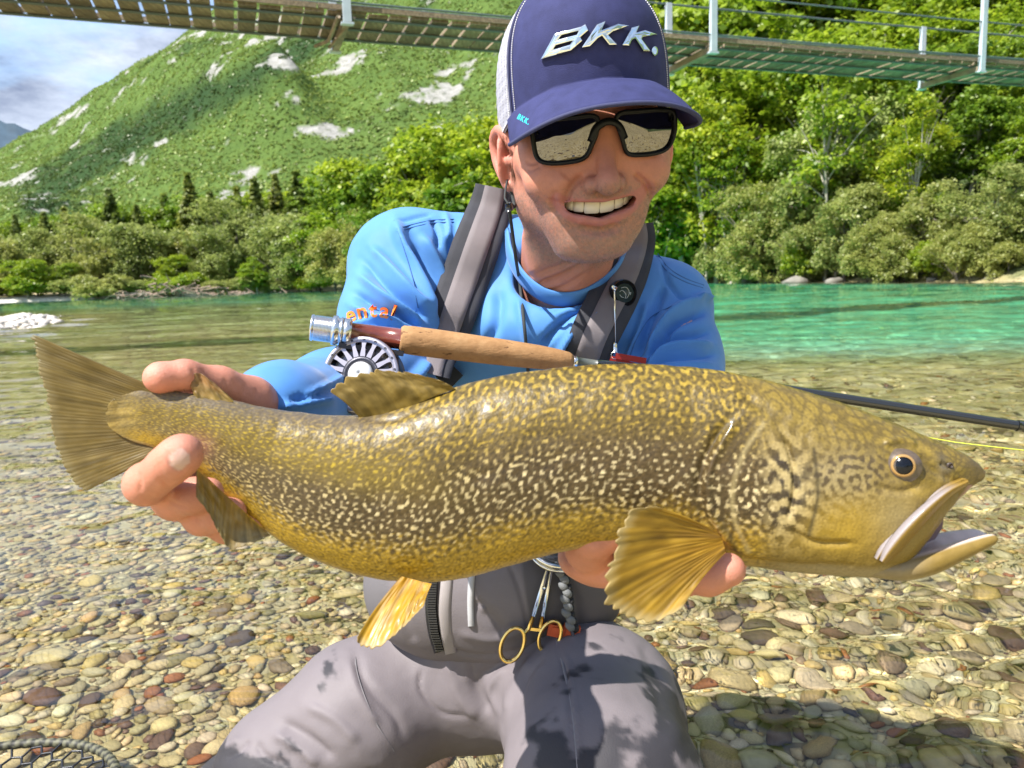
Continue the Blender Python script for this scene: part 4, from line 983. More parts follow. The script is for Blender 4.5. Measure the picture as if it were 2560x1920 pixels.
# ---- hair at the temple
HAIR = simple('hair', (0.12, 0.085, 0.06), 0.55)
mb = MB(); rng = np.random.default_rng(4); bvh_h = bvh_of(hv, hq)
for i in range(900):
    x = rng.uniform(-0.079, -0.068); y = rng.uniform(-0.012, 0.030); z = rng.uniform(-0.030, 0.045)
    if z < 0.0 and y > 0.014 : continue
    p0 = H(-0.12, y, z); r = bvh_h.ray_cast(Vector(p0), Vector(HX))
    if r[0] is None: continue
    p0 = np.array(r[0]); d = nrm(-HU * 1.0 - HF * rng.uniform(0.0, 0.6) - HX * 0.25 + rng.normal(size=3) * 0.15); L = rng.uniform(0.006, 0.014)
    if toH(p0)[0] < -0.0775 and y < 0.006: continue
    mb.add([p0 - HF * 0.0004, p0 + HF * 0.0004, p0 + d * L], [(0, 1, 2)])
mb.build('hair', HAIR, body, smooth=False)

# ---- stubble
mb_v, mb_f, mb_c = [], [], []; cand = np.where((beard > 0.25) & ((hn * (CAM - hv)).sum(1) > 0) & (lipm < 0.2))[0]
pick = cand[rng.choice(len(cand), 5200)]
for k, i in enumerate(pick):
    if rng.random() > beard[i]: continue
    p0 = hv[i] + rng.normal(size=3) * 0.0009; d = nrm(hn[i] * 0.55 - HU * 0.75 + rng.normal(size=3) * 0.35); sdx = nrm(np.cross(d, CAM - p0)) * 0.00011
    n0 = len(mb_v); mb_v += [p0 - sdx, p0 + sdx, p0 + d * rng.uniform(0.0012, 0.0026)]; mb_f.append([n0, n0 + 1, n0 + 2])
stb = obj('stubble', np.array(mb_v), mb_f, simple('stubble', (0.16, 0.115, 0.085), 0.6, noise=0.5, nscale=400), body, smooth=False); stb['kind'] = 'stuff'
# ---- shirt
F = Field((-0.36, 0.48, 0.18), (0.36, 1.26, 0.99), 0.0029)
CH = P(1330, 980, 1.05)
F.blob(P(1325, 880, 1.015), (0.175, 0.105, 0.115), 0.05)
F.blob(P(1300, 1120, 1.07), (0.155, 0.105, 0.16), 0.06)
F.cap(P(1270, 1330, 1.08), P(1250, 1540, 1.09), 0.125, 0.13, 0.05)
F.cap(P(1330, 665, 0.955), P(1040, 648, 0.965), 0.062, 0.060, 0.05)
F.cap(P(1450, 690, 0.955), P(1650, 765, 0.955), 0.058, 0.052, 0.05)
F.blob(P(1395, 812, 0.925), (0.115, 0.085, 0.056), 0.05)
F.blob(P(1005, 660, 0.945), (0.061, 0.062, 0.061), 0.03)
F.chain([P(1008, 690, 0.945), P(985, 800, 0.905), P(962, 940, 0.86)], [0.060, 0.059, 0.054], 0.03)
F.chain([P(955, 945, 0.86), P(830, 998, 0.735), P(704, 1024, 0.590), P(684, 1023, 0.572)], [0.052, 0.045, 0.034, 0.032], 0.02)
F.chain([P(1668, 770, 0.945), P(1680, 900, 0.90), P(1705, 1010, 0.84)], [0.053, 0.053, 0.047], 0.03)
F.chain([P(1720, 1010, 0.84), P(1600, 1130, 0.74), P(1490, 1230, 0.655)], [0.047, 0.041, 0.033], 0.02)
# neck opening
F.cap(P(1394, 700, 0.885), H(-0.005, -0.016, -0.06), 0.050, 0.064, 0.008, 'cut')
sv, sq = F.mesh(); sv = smooth_mesh(sv, sq, 2, 0.5); sn = vnormals(sv, sq)
k = D2
def L(pts): return [(a * k, b * k) for a, b in pts]
# folds fan out from the armpits (raised) with valleys between
ST = []
for pts, w, d in [  # picture-left sleeve
    ([(852, 468), (868, 520), (905, 600), (945, 690)], 13, 0.0050), ([(880, 520), (920, 590), (955, 690)], 9, -0.0040), ([(905, 500), (950, 580), (975, 690)], 11, 0.0030),
    ([(800, 530), (850, 590), (930, 680)], 10, 0.0042), ([(780, 560), (840, 620), (925, 695)], 9, -0.0042), ([(770, 590), (830, 640), (920, 700)], 9, 0.0040),
    ([(758, 630), (820, 665), (915, 715)], 9, -0.0040), ([(752, 655), (820, 690), (930, 725)], 9, 0.0036), ([(970, 500), (985, 580), (985, 690)], 9, -0.0026), ([(1000, 470), (1000, 520), (985, 580)], 8, 0.0022),
    ([(930, 470), (945, 500), (945, 540)], 6, -0.0022), ([(960, 455), (970, 490), (968, 520)], 6, 0.0020), ([(860, 480), (895, 470), (935, 462)], 4, -0.0014),
    ([(745, 705), (800, 695), (880, 700), (930, 740)], 5, 0.0020), ([(745, 715), (800, 706), (880, 712)], 4, -0.0014),
    ([(600, 880), (660, 870), (730, 862)], 8, 0.0028), ([(620, 872), (690, 850), (740, 830)], 7, -0.0028), ([(650, 862), (700, 838), (745, 812)], 7, 0.0026), ([(870, 830), (900, 810), (925, 780)], 10, 0.004),
    # chest
    ([(1080, 620), (1070, 700), (1040, 770)], 12, -0.0030), ([(1120, 640), (1130, 700), (1150, 770)], 10, 0.0022), ([(1290, 640), (1220, 690), (1160, 760)], 9, -0.0040), ([(1310, 660), (1240, 720), (1190, 790)], 9, 0.0036), ([(1265, 690), (1230, 740), (1215, 790)], 7, -0.0026), ([(1150, 640), (1190, 665), (1240, 655)], 7, -0.0018),
    # picture-right sleeve
    ([(1395, 790), (1440, 735), (1540, 715)], 8, -0.0040), ([(1390, 800), (1440, 755), (1545, 745)], 8, 0.0038), ([(1400, 800), (1450, 775), (1550, 765)], 6, -0.0030), ([(1400, 805), (1450, 792), (1550, 788)], 6, 0.0022),
    ([(1400, 770), (1440, 690), (1490, 655), (1530, 650)], 10, 0.0045), ([(1410, 760), (1455, 700), (1530, 670)], 8, -0.0050), ([(1370, 790), (1395, 720), (1420, 660), (1440, 600)], 8, -0.0030), ([(1350, 800), (1375, 730), (1400, 650)], 8, 0.0026),
    ([(1430, 560), (1440, 600), (1470, 640), (1510, 650)], 5, -0.0018), ([(1500, 645), (1520, 640), (1535, 650)], 7, 0.0040)]:
    ST.append((L(pts), w * k * 0.95, d * 3.2))
sv = strokes(sv, sn, ST); sn = vnormals(sv, sq)
sv = sv + sn * (0.0012 * fbm(sv * 26, 3, 12))[:, None]
t = NT('shirt_fabric'); t.set(Roughness=0.62); t.b.inputs['Specular IOR Level'].default_value = 0.25; t.b.inputs['Sheen Weight'].default_value = 0.15
f1 = t.noise(14, 5, 0.6)
t.base(t.ramp(f1, [(0.3, (0.062, 0.205, 0.52)), (0.7, (0.085, 0.25, 0.58))])); t.bump(t.noise(1500, 2), 0.10, 0.0008); SHIRT = t.m
shirt = obj('shirt', sv, sq, SHIRT, person); SBVH = bvh_of(sv, sq)
def ribbon(name, path, wpx, mat, parent, bvh, off=0.004, thick=0.004, n=40, nw=7, crown=0.002, dflt=0.9, mid=None):
    """flat band laid over a surface: path in photo pixels, wpx its width in pixels (scalar or list)"""
    c = spline(np.asarray(path, float), n); T_ = nrm(np.gradient(c, axis=0)); N_ = np.stack([-T_[:, 1], T_[:, 0]], -1)
    w = np.interp(np.linspace(0, 1, n), np.linspace(0, 1, np.size(wpx)), np.atleast_1d(wpx)) if np.size(wpx) > 1 else np.full(n, float(wpx))
    ts = np.linspace(-0.5, 0.5, nw)
    if mid is None:
        dep = np.zeros((n, nw)); ts = np.linspace(-0.5, 0.5, nw)
        for i in range(n):
            for j, s_ in enumerate(ts):
                q = hit(bvh, *(c[i] + N_[i] * w[i] * s_)); dep[i, j] = ((q - CAM) @ FWD) if q is not None else np.nan
        mid = np.array([np.nanmedian(r_) if np.isfinite(r_).any() else np.nan for r_ in dep])
        ok = np.isfinite(mid); mid = np.interp(np.arange(n), np.arange(n)[ok], mid[ok]) if ok.any() else np.full(n, dflt)
        for _ in range(4): mid[1:-1] = 0.25 * mid[:-2] + 0.5 * mid[1:-1] + 0.25 * mid[2:]
    top, bot = [], []
    for i in range(n):
        for s_ in ts:
            pp_ = c[i] + N_[i] * w[i] * s_; b_ = off + crown * (1 - (2 * s_) ** 2)
            top.append(P(*pp_, mid[i] - b_ - thick)); bot.append(P(*pp_, mid[i] - b_ + 0.004))
    V = np.array(top + bot); m = n * nw
    Ft = [list(q) for q in grid_faces(n, nw)]; Fb = [[a + m for a in q][::-1] for q in Ft]
    side = []
    for i in range(n - 1):
        side.append([i * nw, i * nw + m, (i + 1) * nw + m, (i + 1) * nw]); a = i * nw + nw - 1; b = (i + 1) * nw + nw - 1; side.append([a, b, b + m, a + m])
    return obj(name, V, Ft + Fb + side, mat, parent), (c, mid)
# collar ring
NEO = simple('neoprene_dark', (0.030, 0.031, 0.040), 0.8, noise=0.25, nscale=30, bump=0.3, bscale=900)
WEB = simple('strap_grey', (0.165, 0.143, 0.150), 0.75, noise=0.08, nscale=40, bump=0.35, bscale=1200)
collar_px = [(1268, 590), (1280, 640), (1310, 690), (1350, 725), (1400, 742), (1450, 738), (1500, 715), (1545, 680)]
MB().tube(spline([P(*q) for q in [(1266, 585, .905), (1276, 640, .885), (1306, 695, .868), (1350, 732, .857), (1400, 748, .853), (1452, 742, .855), (1503, 714, .866), (1545, 672, .885), (1562, 625, .905)]], 40), 0.0110, 12, flat=(1.0, 0.30), up=UPV).build('collar', SHIRT, shirt)
# lettering printed round the sleeve
t = NT('orange_print'); t.set(Roughness=0.6); t.b.inputs['Base Color'].default_value = (0.85, 0.22, 0.02, 1); ORANGE = t.m
def text_mesh(s, size=1.0, shear=0.0, extrude=0.0, bold=0.0, font=None):
    cu = bpy.data.curves.new('txt', 'FONT'); cu.body = s; cu.size = size; cu.shear = shear; cu.extrude = extrude; cu.offset = bold; cu.align_x = 'LEFT'; cu.resolution_u = 3
    o = bpy.data.objects.new('txt', cu); COL.objects.link(o); bpy.context.view_layer.update()
    me = o.evaluated_get(bpy.context.evaluated_depsgraph_get()).to_mesh()
    bm = bmesh.new(); bm.from_mesh(me); bmesh.ops.triangulate(bm, faces=bm.faces[:])
    bmesh.ops.subdivide_edges(bm, edges=[e for e in bm.edges if e.calc_length() > size * 0.10], cuts=2)
    v = np.array([q.co[:] for q in bm.verts]); f = [[q.index for q in x.verts] for x in bm.faces]; bm.free()
    o.evaluated_get(bpy.context.evaluated_depsgraph_get()).to_mesh_clear(); bpy.data.objects.remove(o); bpy.data.curves.remove(cu)
    return v, f
def print_on(name, letters, base_px, size_px, mat, parent, bvh, off=0.0012, squash=1.0):
    """letters set along a pixel polyline on a surface, each its own part"""
    bl = spline(np.asarray(base_px, float), 200); Ls = np.concatenate([[0], np.cumsum(np.linalg.norm(np.diff(bl, axis=0), axis=1))]); pos = 0.0
    for ch in letters:
        v, f = text_mesh(ch, 1.0, bold=0.02)
        wv = v[:, 0].max() - v[:, 0].min(); x = (v[:, 0] - v[:, 0].min()) * size_px * squash + pos; y = v[:, 1] * size_px; pos += wv * size_px * squash + size_px * 0.10
        c = np.stack([np.interp(x, Ls, bl[:, 0]), np.interp(x, Ls, bl[:, 1])], -1)
        tx = np.stack([np.interp(x + 2, Ls, bl[:, 0]) - np.interp(x - 2, Ls, bl[:, 0]), np.interp(x + 2, Ls, bl[:, 1]) - np.interp(x - 2, Ls, bl[:, 1])], -1); tx = nrm(tx + 1e-9)
        px = c + np.stack([tx[:, 1], -tx[:, 0]], -1) * y[:, None]
        W = [hit(bvh, *q, off) for q in px]
        if any(w is None for w in W): W = [w if w is not None else P(*q, 0.85) for w, q in zip(W, px)]
        obj(name, np.array(W), f, mat, parent, smooth=False)
print_on('printed_letter', 'ental', [(870, 806), (902, 796), (938, 792), (972, 797), (1010, 812)], 54, ORANGE, shirt, SBVH, off=0.0018, squash=0.95)

THR = simple('shirt_thread', (0.035, 0.12, 0.32), 0.7)
for pts in ([(992, 572), (1035, 560), (1085, 550), (1135, 548)], [(992, 579), (1035, 567), (1085, 557), (1135, 555)], [(985, 550), (1006, 610), (1030, 690), (1045, 770)], [(1640, 640), (1668, 678), (1712, 704), (1758, 720)], [(1644, 634), (1673, 671), (1716, 697), (1760, 713)], [(1570, 905), (1590, 850), (1625, 795), (1680, 765)]):
    ribbon('seam', pts, 2.6, THR, shirt, SBVH, off=-0.0026, thick=0.0032, n=30, nw=3, crown=0.0)

# ---- waders
F = Field((-0.62, 0.60, -0.16), (0.38, 1.34, 0.56), 0.0039)
F.cap(P(1240, 1480, 1.10), P(1240, 1600, 1.11), 0.150, 0.150, 0.05)
F.chain([P(1090, 1700, 1.08), P(900, 1790, 1.02), P(715, 1940, 1.00)], [0.090, 0.088, 0.080], 0.05)
F.chain([P(720, 1930, 1.00), P(600, 2020, 1.08), P(520, 2080, 1.22)], [0.082, 0.070, 0.062], 0.04)
F.chain([P(1420, 1690, 1.07), P(1482, 1790, 0.93), P(1505, 1980, 0.80)], [0.088, 0.100, 0.096], 0.05)
F.chain([P(1505, 1960, 0.80), P(1540, 2330, 0.82), P(1500, 2300, 1.05)], [0.094, 0.075, 0.065], 0.04)
F.blob(P(1235, 1690, 1.06), (0.09, 0.08, 0.07), 0.04)
wv, wq = F.mesh(); wv = smooth_mesh(wv, wq, 2, 0.5); wnn = vnormals(wv, wq)
WS = []
for pts, w, d in [([(1290, 1640), (1200, 1700), (1235, 1790)], 14, -0.006), ([(1270, 1660), (1225, 1730), (1262, 1800)], 10, 0.005), ([(1330, 1640), (1280, 1720), (1265, 1790)], 10, 0.005), ([(1180, 1650), (1185, 1720), (1225, 1790)], 12, -0.005), ([(1120, 1640), (1150, 1740), (1200, 1800)], 14, 0.005),
                  ([(890, 1620), (910, 1700), (985, 1790), (1010, 1850)], 12, -0.004), ([(870, 1640), (895, 1730), (950, 1820)], 12, 0.004), ([(700, 1800), (780, 1850), (840, 1900)], 14, -0.006), ([(680, 1830), (760, 1880), (800, 1915)], 12, 0.005), ([(760, 1760), (840, 1800), (900, 1860)], 14, 0.004), ([(640, 1850), (660, 1890), (720, 1915)], 9, -0.004),
                  ([(1060, 1660), (1050, 1720), (1100, 1780), (1180, 1790)], 5, -0.003), ([(1395, 1620), (1420, 1720), (1440, 1920)], 5, -0.0025), ([(1408, 1620), (1433, 1720), (1453, 1920)], 5, 0.0020), ([(1365, 1640), (1320, 1690), (1300, 1760)], 6, -0.003), ([(1640, 1640), (1680, 1740), (1690, 1880)], 20, 0.004), ([(1600, 1600), (1640, 1700), (1650, 1800)], 14, -0.003), ([(540, 1880), (580, 1860), (600, 1840)], 7, 0.004), ([(560, 1900), (600, 1875), (625, 1850)], 7, -0.004)]:
    WS.append((pts, w, d))
wv = strokes(wv, wnn, WS); wnn = vnormals(wv, wq); wv = wv + wnn * (0.0034 * fbm(wv * 13, 4, 33) + 0.0040 * (0.4 - np.abs(fbm(wv * [9, 9, 15] + 3, 3, 37))) * sstep(0.9, 0.2, np.abs(fbm(wv * 5, 2, 39)) * 2))[:, None]
px, d_ = proj(wv)
wc = np.tile(np.array([0.168, 0.146, 0.156]), (len(wv), 1)) * (1 + 0.10 * fbm(wv * 22, 4, 41))[:, None]
olive = sstep(1190, 1260, px[:, 0] + 0 * px[:, 1]) * 0
wet = 0.55 * fbm(wv * [18, 18, 11], 4, 51) + 0.32 * fbm(wv * 60, 3, 52)
wmask = np.clip(blobmask(px, (1540, 1790), (110, 150)) * 0.34 + blobmask(px, (1360, 1880), (60, 110)) * 0.45 + 1.0 * blobmask(px, (560, 1930), (120, 80)) + 0.40 * blobmask(px, (835, 1640), (40, 80)) + 0.62 * blobmask(px, (1690, 1850), (70, 200)) + 0.22 * blobmask(px, (1500, 1900), (160, 60)), 0, 1.2)
wetm = sstep(0.24, 0.42, wmask * 0.9 + wet * 1.15 * (wmask > 0.05) )
wc = mixc(wc, (0.020, 0.020, 0.026), 0.9 * wetm)
low = sstep(0.10, 0.02, wv[:, 2]); wc = mixc(wc, (0.07, 0.07, 0.08), 0.9 * low)
t = NT('wader_fabric'); t.set(Roughness=0.62); t.b.inputs['Specular IOR Level'].default_value = 0.35
t.base(t.attr('col').outputs['Color']); t.bump(t.noise(420, 4, 0.7), 0.25, 0.0015); WADER = t.m
waders = obj('waders', wv, wq, WADER, person, col=wc); waders.cycles.is_caustics_receiver = True; WBVH = bvh_of(wv, wq)
SEAM = simple('seam_tape', (0.20, 0.185, 0.195), 0.6)
for pts in ([(1392, 1600), (1412, 1680), (1432, 1780), (1446, 1930)], [(885, 1600), (893, 1690), (935, 1800), (985, 1880)]):
    ribbon('seam', pts, 7, SEAM, waders, WBVH, off=-0.002, thick=0.002, n=30, nw=3, crown=0.0)

# waist section rolled down over the belt: front flap with zips
F = Field(P(1220, 1520, 0.98) - [0.20, 0.14, 0.14], P(1220, 1520, 0.98) + [0.20, 0.16, 0.15], 0.0026)
F.blob(P(1180, 1490, 1.005), (0.128, 0.075, 0.090), 0.02); F.blob(P(1330, 1480, 1.00), (0.110, 0.075, 0.080), 0.05); F.cap(P(1060, 1440, 1.01), P(1420, 1420, 1.0), 0.075, 0.075, 0.04)
fv, fq = F.mesh(); fv = smooth_mesh(fv, fq, 2, 0.5); fn = vnormals(fv, fq)
fv = strokes(fv, fn, [([(1180, 1500), (1240, 1560), (1260, 1600)], 18, -0.004), ([(1140, 1580), (1230, 1600), (1330, 1570)], 12, 0.003), ([(1270, 1400), (1300, 1480), (1330, 1600)], 6, -0.003), ([(1210, 1520), (1200, 1530)], 12, 0.003), ([(1110, 1620), (1200, 1640), (1310, 1625)], 6, -0.004), ([(1400, 1430), (1440, 1500), (1450, 1580)], 14, -0.004), ([(1000, 1500), (1010, 1560), (1040, 1610)], 12, -0.003)])
fpx, _ = proj(fv); fc = np.tile(np.array([0.165, 0.146, 0.158]), (len(fv), 1)) * (1 + 0.08 * fbm(fv * 30, 4, 61))[:, None]
fc = mixc(fc, (0.085, 0.078, 0.085), 0.92 * sstep(1300, 1312, fpx[:, 0] - 0.12 * (fpx[:, 1] - 1420))); fc = mixc(fc, (0.12, 0.115, 0.125), 0.8 * sstep(985, 960, fpx[:, 0]))
flap = obj('waist_flap', fv, fq, WADER, waders, col=fc); FBVH = bvh_of(fv, fq)
ZIP = simple('zip_black', (0.012, 0.012, 0.014), 0.4); GREYP = simple('zip_edge', (0.29, 0.26, 0.26), 0.7, noise=0.08, nscale=50); SILV = simple('zip_grey', (0.40, 0.40, 0.42), 0.5)
ribbon('zip', [(1082, 1440), (1078, 1520), (1085, 1580), (1100, 1630)], 30, ZIP, waders, FBVH, off=0.000, thick=0.003, n=26, nw=5)
ribbon('zip_flap', [(1118, 1440), (1112, 1520), (1116, 1580), (1128, 1634)], 30, GREYP, waders, FBVH, off=0.000, thick=0.002, n=26, nw=5)
ribbon('pocket_zip', [(1180, 1430), (1176, 1500), (1178, 1566)], 16, SILV, waders, FBVH, off=0.000, thick=0.0025, n=26, nw=5)
mb = MB()
for y in np.arange(1446, 1628, 6.2):
    xx = np.interp(y, [1440, 1520, 1580, 1630], [1082, 1078, 1085, 1100]); q = hit(FBVH, xx, y, 0.0058)
    if q is not None: mb.box(q, (RGT, UPV, FWD), (0.0052, 0.0009, 0.0012))
mb.build('zip_teeth', simple('zip_teeth', (0.03, 0.03, 0.033), 0.3), waders, smooth=False)
# shoulder straps of the waders
l_edge = [(1236, 468), (1224, 520), (1196, 600), (1165, 690), (1140, 760), (1116, 830), (1088, 890), (1076, 935)]
o1, (c1, m1) = ribbon('strap', l_edge, [96, 112, 122, 120, 118, 112, 100], NEO, waders, SBVH, off=0.006, thick=0.006, n=60, nw=9, crown=0.004)
ribbon('strap_webbing', [(a + 2, b) for a, b in l_edge], [52, 58, 60, 60, 58, 56, 52], WEB, o1, SBVH, off=0.0132, thick=0.0035, n=60, nw=5, crown=0.001, mid=m1)
r_edge = [(1588, 560), (1590, 600), (1572, 660), (1545, 720), (1515, 780), (1486, 840), (1462, 905), (1450, 940)]
o2, (c2, m2) = ribbon('strap', r_edge, [90, 104, 118, 124, 124, 120, 116], NEO, waders, SBVH, off=0.006, thick=0.006, n=60, nw=9, crown=0.004)
ribbon('strap_webbing', [(a + 2, b) for a, b in r_edge], [50, 58, 62, 62, 60, 60, 58], WEB, o2, SBVH, off=0.0132, thick=0.0035, n=60, nw=5, crown=0.001, mid=m2)
mb = MB(); q = hit(SBVH, 1108, 925, 0.018)
if q is not None: mb.box(q, (nrm(RGT * 0.72 - UPV * 0.69), nrm(RGT * 0.69 + UPV * 0.72), FWD), (0.022, 0.012, 0.004)); mb.build('strap_buckle', simple('buckle_black', (0.02, 0.022, 0.024), 0.35), waders, smooth=False)
# ------------------------------------------------------------------ cap
NAVY = simple('navy_twill', (0.032, 0.036, 0.115), 0.8, noise=0.16, nscale=70, bump=0.35, bscale=1400, Specular_IOR_Level=0.25)
NAVY_D = simple('navy_edge', (0.035, 0.040, 0.11), 0.8, bump=0.3, bscale=1200)
THREAD = simple('white_thread', (0.78, 0.78, 0.80), 0.7)
CHROME = simple('chrome_badge', (0.80, 0.84, 0.84), 0.10, 1.0)
CYAN = simple('cyan_print', (0.02, 0.62, 0.72), 0.5)
cap = empty('cap', tuple(H(0, 0, 0.05))); tag(cap, 'navy and white trucker cap with chrome letters on the smiling angler', 'cap')
def cap_z0(th):
    a = np.abs(np.degrees(th)); return np.interp(a, [0, 30, 60, 80, 100, 180], [0.049, 0.046, 0.033, 0.018, 0.008, 0.002])
def cap_pt(th, t_, out=0.0):
    th = np.asarray(th, float); z0 = cap_z0(th); ztop = 0.160 - 0.012 * (1 - np.cos(th)) * 0.5
    z = z0 + (ztop - z0) * t_
    fr = np.clip(1 - t_ ** 3.4, 0, 1) ** 0.5; fr = fr * (1 - 0.10 * t_ * (1 - t_) * 0)
    a, b = 0.0875 + out, 0.1060 + out
    # front panel stands upright
    k_ = 1 + 0.03 * np.cos(th).clip(0) * t_ * (1 - t_)
    x = a * np.sin(th) * fr * k_; y = -0.012 + b * np.cos(th) * fr * k_
    return HO + x[..., None] * HX + y[..., None] * HF + z[..., None] * HU
def cap_panel(name, th0, th1, mat, nth=90, ntt=44, ripple=0.0, col=None):
    T_, V_ = np.meshgrid(np.linspace(th0, th1, nth), 1 - (1 - np.linspace(0, 0.999, ntt)) ** 1.4, indexing='ij')
    o_ = cap_pt(T_, V_)
    if ripple: o_ = cap_pt(T_, V_, ripple * np.sin(V_ * 210))
    inn = HO + (o_ - HO) * 0.975 - HU * 0.001
    n_ = nth * ntt; f = [list(q) for q in grid_faces(nth, ntt)]; fi_ = [[a + n_ for a in q][::-1] for q in f]
    rim = [[i * ntt, (i + 1) * ntt, (i + 1) * ntt + n_, i * ntt + n_] for i in range(nth - 1)]
    return obj(name, np.concatenate([o_.reshape(-1, 3), inn.reshape(-1, 3)]), f + fi_ + rim, mat, cap)
t = NT('white_mesh'); t.set(Roughness=0.7)
wv_ = t.node('ShaderNodeTexVoronoi'); wv_.inputs['Scale'].default_value = 330; wv_.inputs['Randomness'].default_value = 0.15; t.l.new(t.coord(), wv_.inputs['Vector'])
t.base(t.ramp(wv_.outputs['Distance'], [(0.16, (0.12, 0.12, 0.19)), (0.36, (0.38, 0.38, 0.44))])); WMESH = t.m
fp = cap_panel('front_panel', rad(-63), rad(63), NAVY, 110, 50)
cap_panel('mesh_panel', rad(63.3), rad(180), WMESH, 90, 60, 0.0004); cap_panel('mesh_panel', rad(-180), rad(-63.3), WMESH, 90, 60, 0.0004)
for s in (-1, 1):
    mb = MB(); mb.tube([cap_pt(np.array(s * rad(63)), np.array(q), 0.0004) for q in np.linspace(0, 0.93, 24)], 0.0016, 6); mb.build('seam', NAVY_D, cap)
    for dth, mt in ((59.5, None), (66.5, None)):
        mb = MB()
        for q in np.linspace(0.01, 0.9, 54): mb.tube([cap_pt(np.array(s * rad(dth)), np.array(q), 0.0006), cap_pt(np.array(s * rad(dth)), np.array(q + 0.010), 0.0006)], 0.00055, 5)
        st_ = mb.build('stitching', THREAD, cap); st_['kind'] = 'stuff'
mb = MB(); mb.tube([H(0, -0.012, 0.1600), H(0, -0.012, 0.1640)], [0.007, 0.004], 12); mb.build('top_button', NAVY, cap)
# brim
nu_, ns_ = 61, 20
U_, S_ = np.meshgrid(np.linspace(-1, 1, nu_), np.linspace(0, 1, ns_), indexing='ij'); thb = U_ * rad(69)
Bx, By, Bz = 0.0885 * np.sin(thb), -0.012 + 0.107 * np.cos(thb), cap_z0(thb) + 0.0015
ph = U_ * rad(90); Ox = 0.0860 * np.sign(ph) * np.abs(np.sin(ph)) ** 0.92; Oy = 0.074 + 0.081 * np.cos(ph) ** 0.62; Oz = 0.0235 - 0.019 * np.abs(np.sin(ph)) ** 2.2
Oy = np.where(np.abs(U_) > 0.98, 0.060, Oy)
brim = lambda dz: np.stack([lerp(Bx, Ox, S_), lerp(By, Oy, S_), lerp(Bz, Oz, S_) + 0.006 * np.sin(np.pi * S_) * np.cos(ph) + dz], -1) @ HR + HO
tp, bt = brim(0.0), brim(-0.0032); n_ = nu_ * ns_; f = [list(q) for q in grid_faces(nu_, ns_)]
edge = [[i * ns_ + ns_ - 1, (i + 1) * ns_ + ns_ - 1, (i + 1) * ns_ + ns_ - 1 + n_, i * ns_ + ns_ - 1 + n_] for i in range(nu_ - 1)]
brim_o = obj('brim', np.concatenate([tp.reshape(-1, 3), bt.reshape(-1, 3)]), f + [[a + n_ for a in q][::-1] for q in f] + edge, NAVY, cap)
mb = MB(); mb.tube((tp[:, -1] + bt[:, -1]) / 2, 0.0021, 8); mb.build('brim_edge', NAVY_D, brim_o)
BRV = bvh_of(tp.reshape(-1, 3), np.array(f))
# chrome letters, raised and bevelled
def z1(p): return (1160 + p[0] * 0.28933, p[1] * 0.28933)
LET = [[[(660, 515), (785, 288), (1010, 228), (1050, 205), (1078, 262), (1008, 322), (1026, 352), (925, 438)], [(818, 337), (845, 305), (990, 268), (972, 297)], [(773, 424), (795, 393), (937, 353), (912, 384)]],
       [[(1010, 415), (1150, 208), (1230, 176), (1186, 262), (1330, 204), (1430, 222), (1290, 272), (1250, 302), (1330, 388), (1255, 391), (1192, 312), (1160, 330), (1090, 402)]],
       [[(1363, 392), (1450, 238), (1516, 221), (1488, 282), (1565, 261), (1671, 296), (1545, 318), (1535, 338), (1612, 441), (1550, 441), (1480, 334), (1455, 345), (1430, 397)]],
       [[(1650 + 27 * math.cos(a), 440 + 40 * math.sin(a)) for a in np.linspace(0, 6.28, 18)[:-1]]]]
FRV = bvh_of(np.array([v.co[:] for v in fp.data.vertices]) + np.array(world_loc(fp)), [p.vertices[:] for p in fp.data.polygons])
def badge(polys, depth_m, bev_px):
    cu = bpy.data.curves.new('badge', 'CURVE'); cu.dimensions = '2D'; cu.fill_mode = 'BOTH'; cu.extrude = 4.0; cu.bevel_depth = bev_px; cu.bevel_resolution = 1; cu.offset = -bev_px
    for pl_ in polys:
        pts = [z1(q) for q in pl_]; sp = cu.splines.new('POLY'); sp.points.add(len(pts) - 1); sp.use_cyclic_u = True
        for q, (a, b) in zip(sp.points, pts): q.co = (a, -b, 0, 1)
    o = bpy.data.objects.new('badge', cu); COL.objects.link(o); bpy.context.view_layer.update()
    dg = bpy.context.evaluated_depsgraph_get(); me = o.evaluated_get(dg).to_mesh()
    bm = bmesh.new(); bm.from_mesh(me); bmesh.ops.triangulate(bm, faces=bm.faces[:]); bmesh.ops.subdivide_edges(bm, edges=[e for e in bm.edges if e.calc_length() > 14], cuts=1)
    v = np.array([q.co[:] for q in bm.verts]); f = [[q.index for q in x.verts] for x in bm.faces]; bm.free(); o.evaluated_get(dg).to_mesh_clear(); bpy.data.objects.remove(o)
    hmax = v[:, 2].max(); out = []
    for x, y, z in v:
        q = hit(FRV, x, -y)
        if q is None: q = P(x, -y, 0.69)
        nn_ = nrm(CAM - q); out.append(q + nn_ * (0.0005 + depth_m * (z + hmax) / (2 * hmax)))
    return np.array(out), f
for pl_ in LET:
    v, f = badge(pl_, 0.0042, 4.2 if len(pl_[0]) < 17 else 3.0); obj('badge_letter', v, f, CHROME, fp, smooth=False)
print_on('brim_letter', 'BKK.', [(1292, 296), (1310, 306), (1331, 317)], 19, CYAN, brim_o, BRV, 0.0006, 0.72)

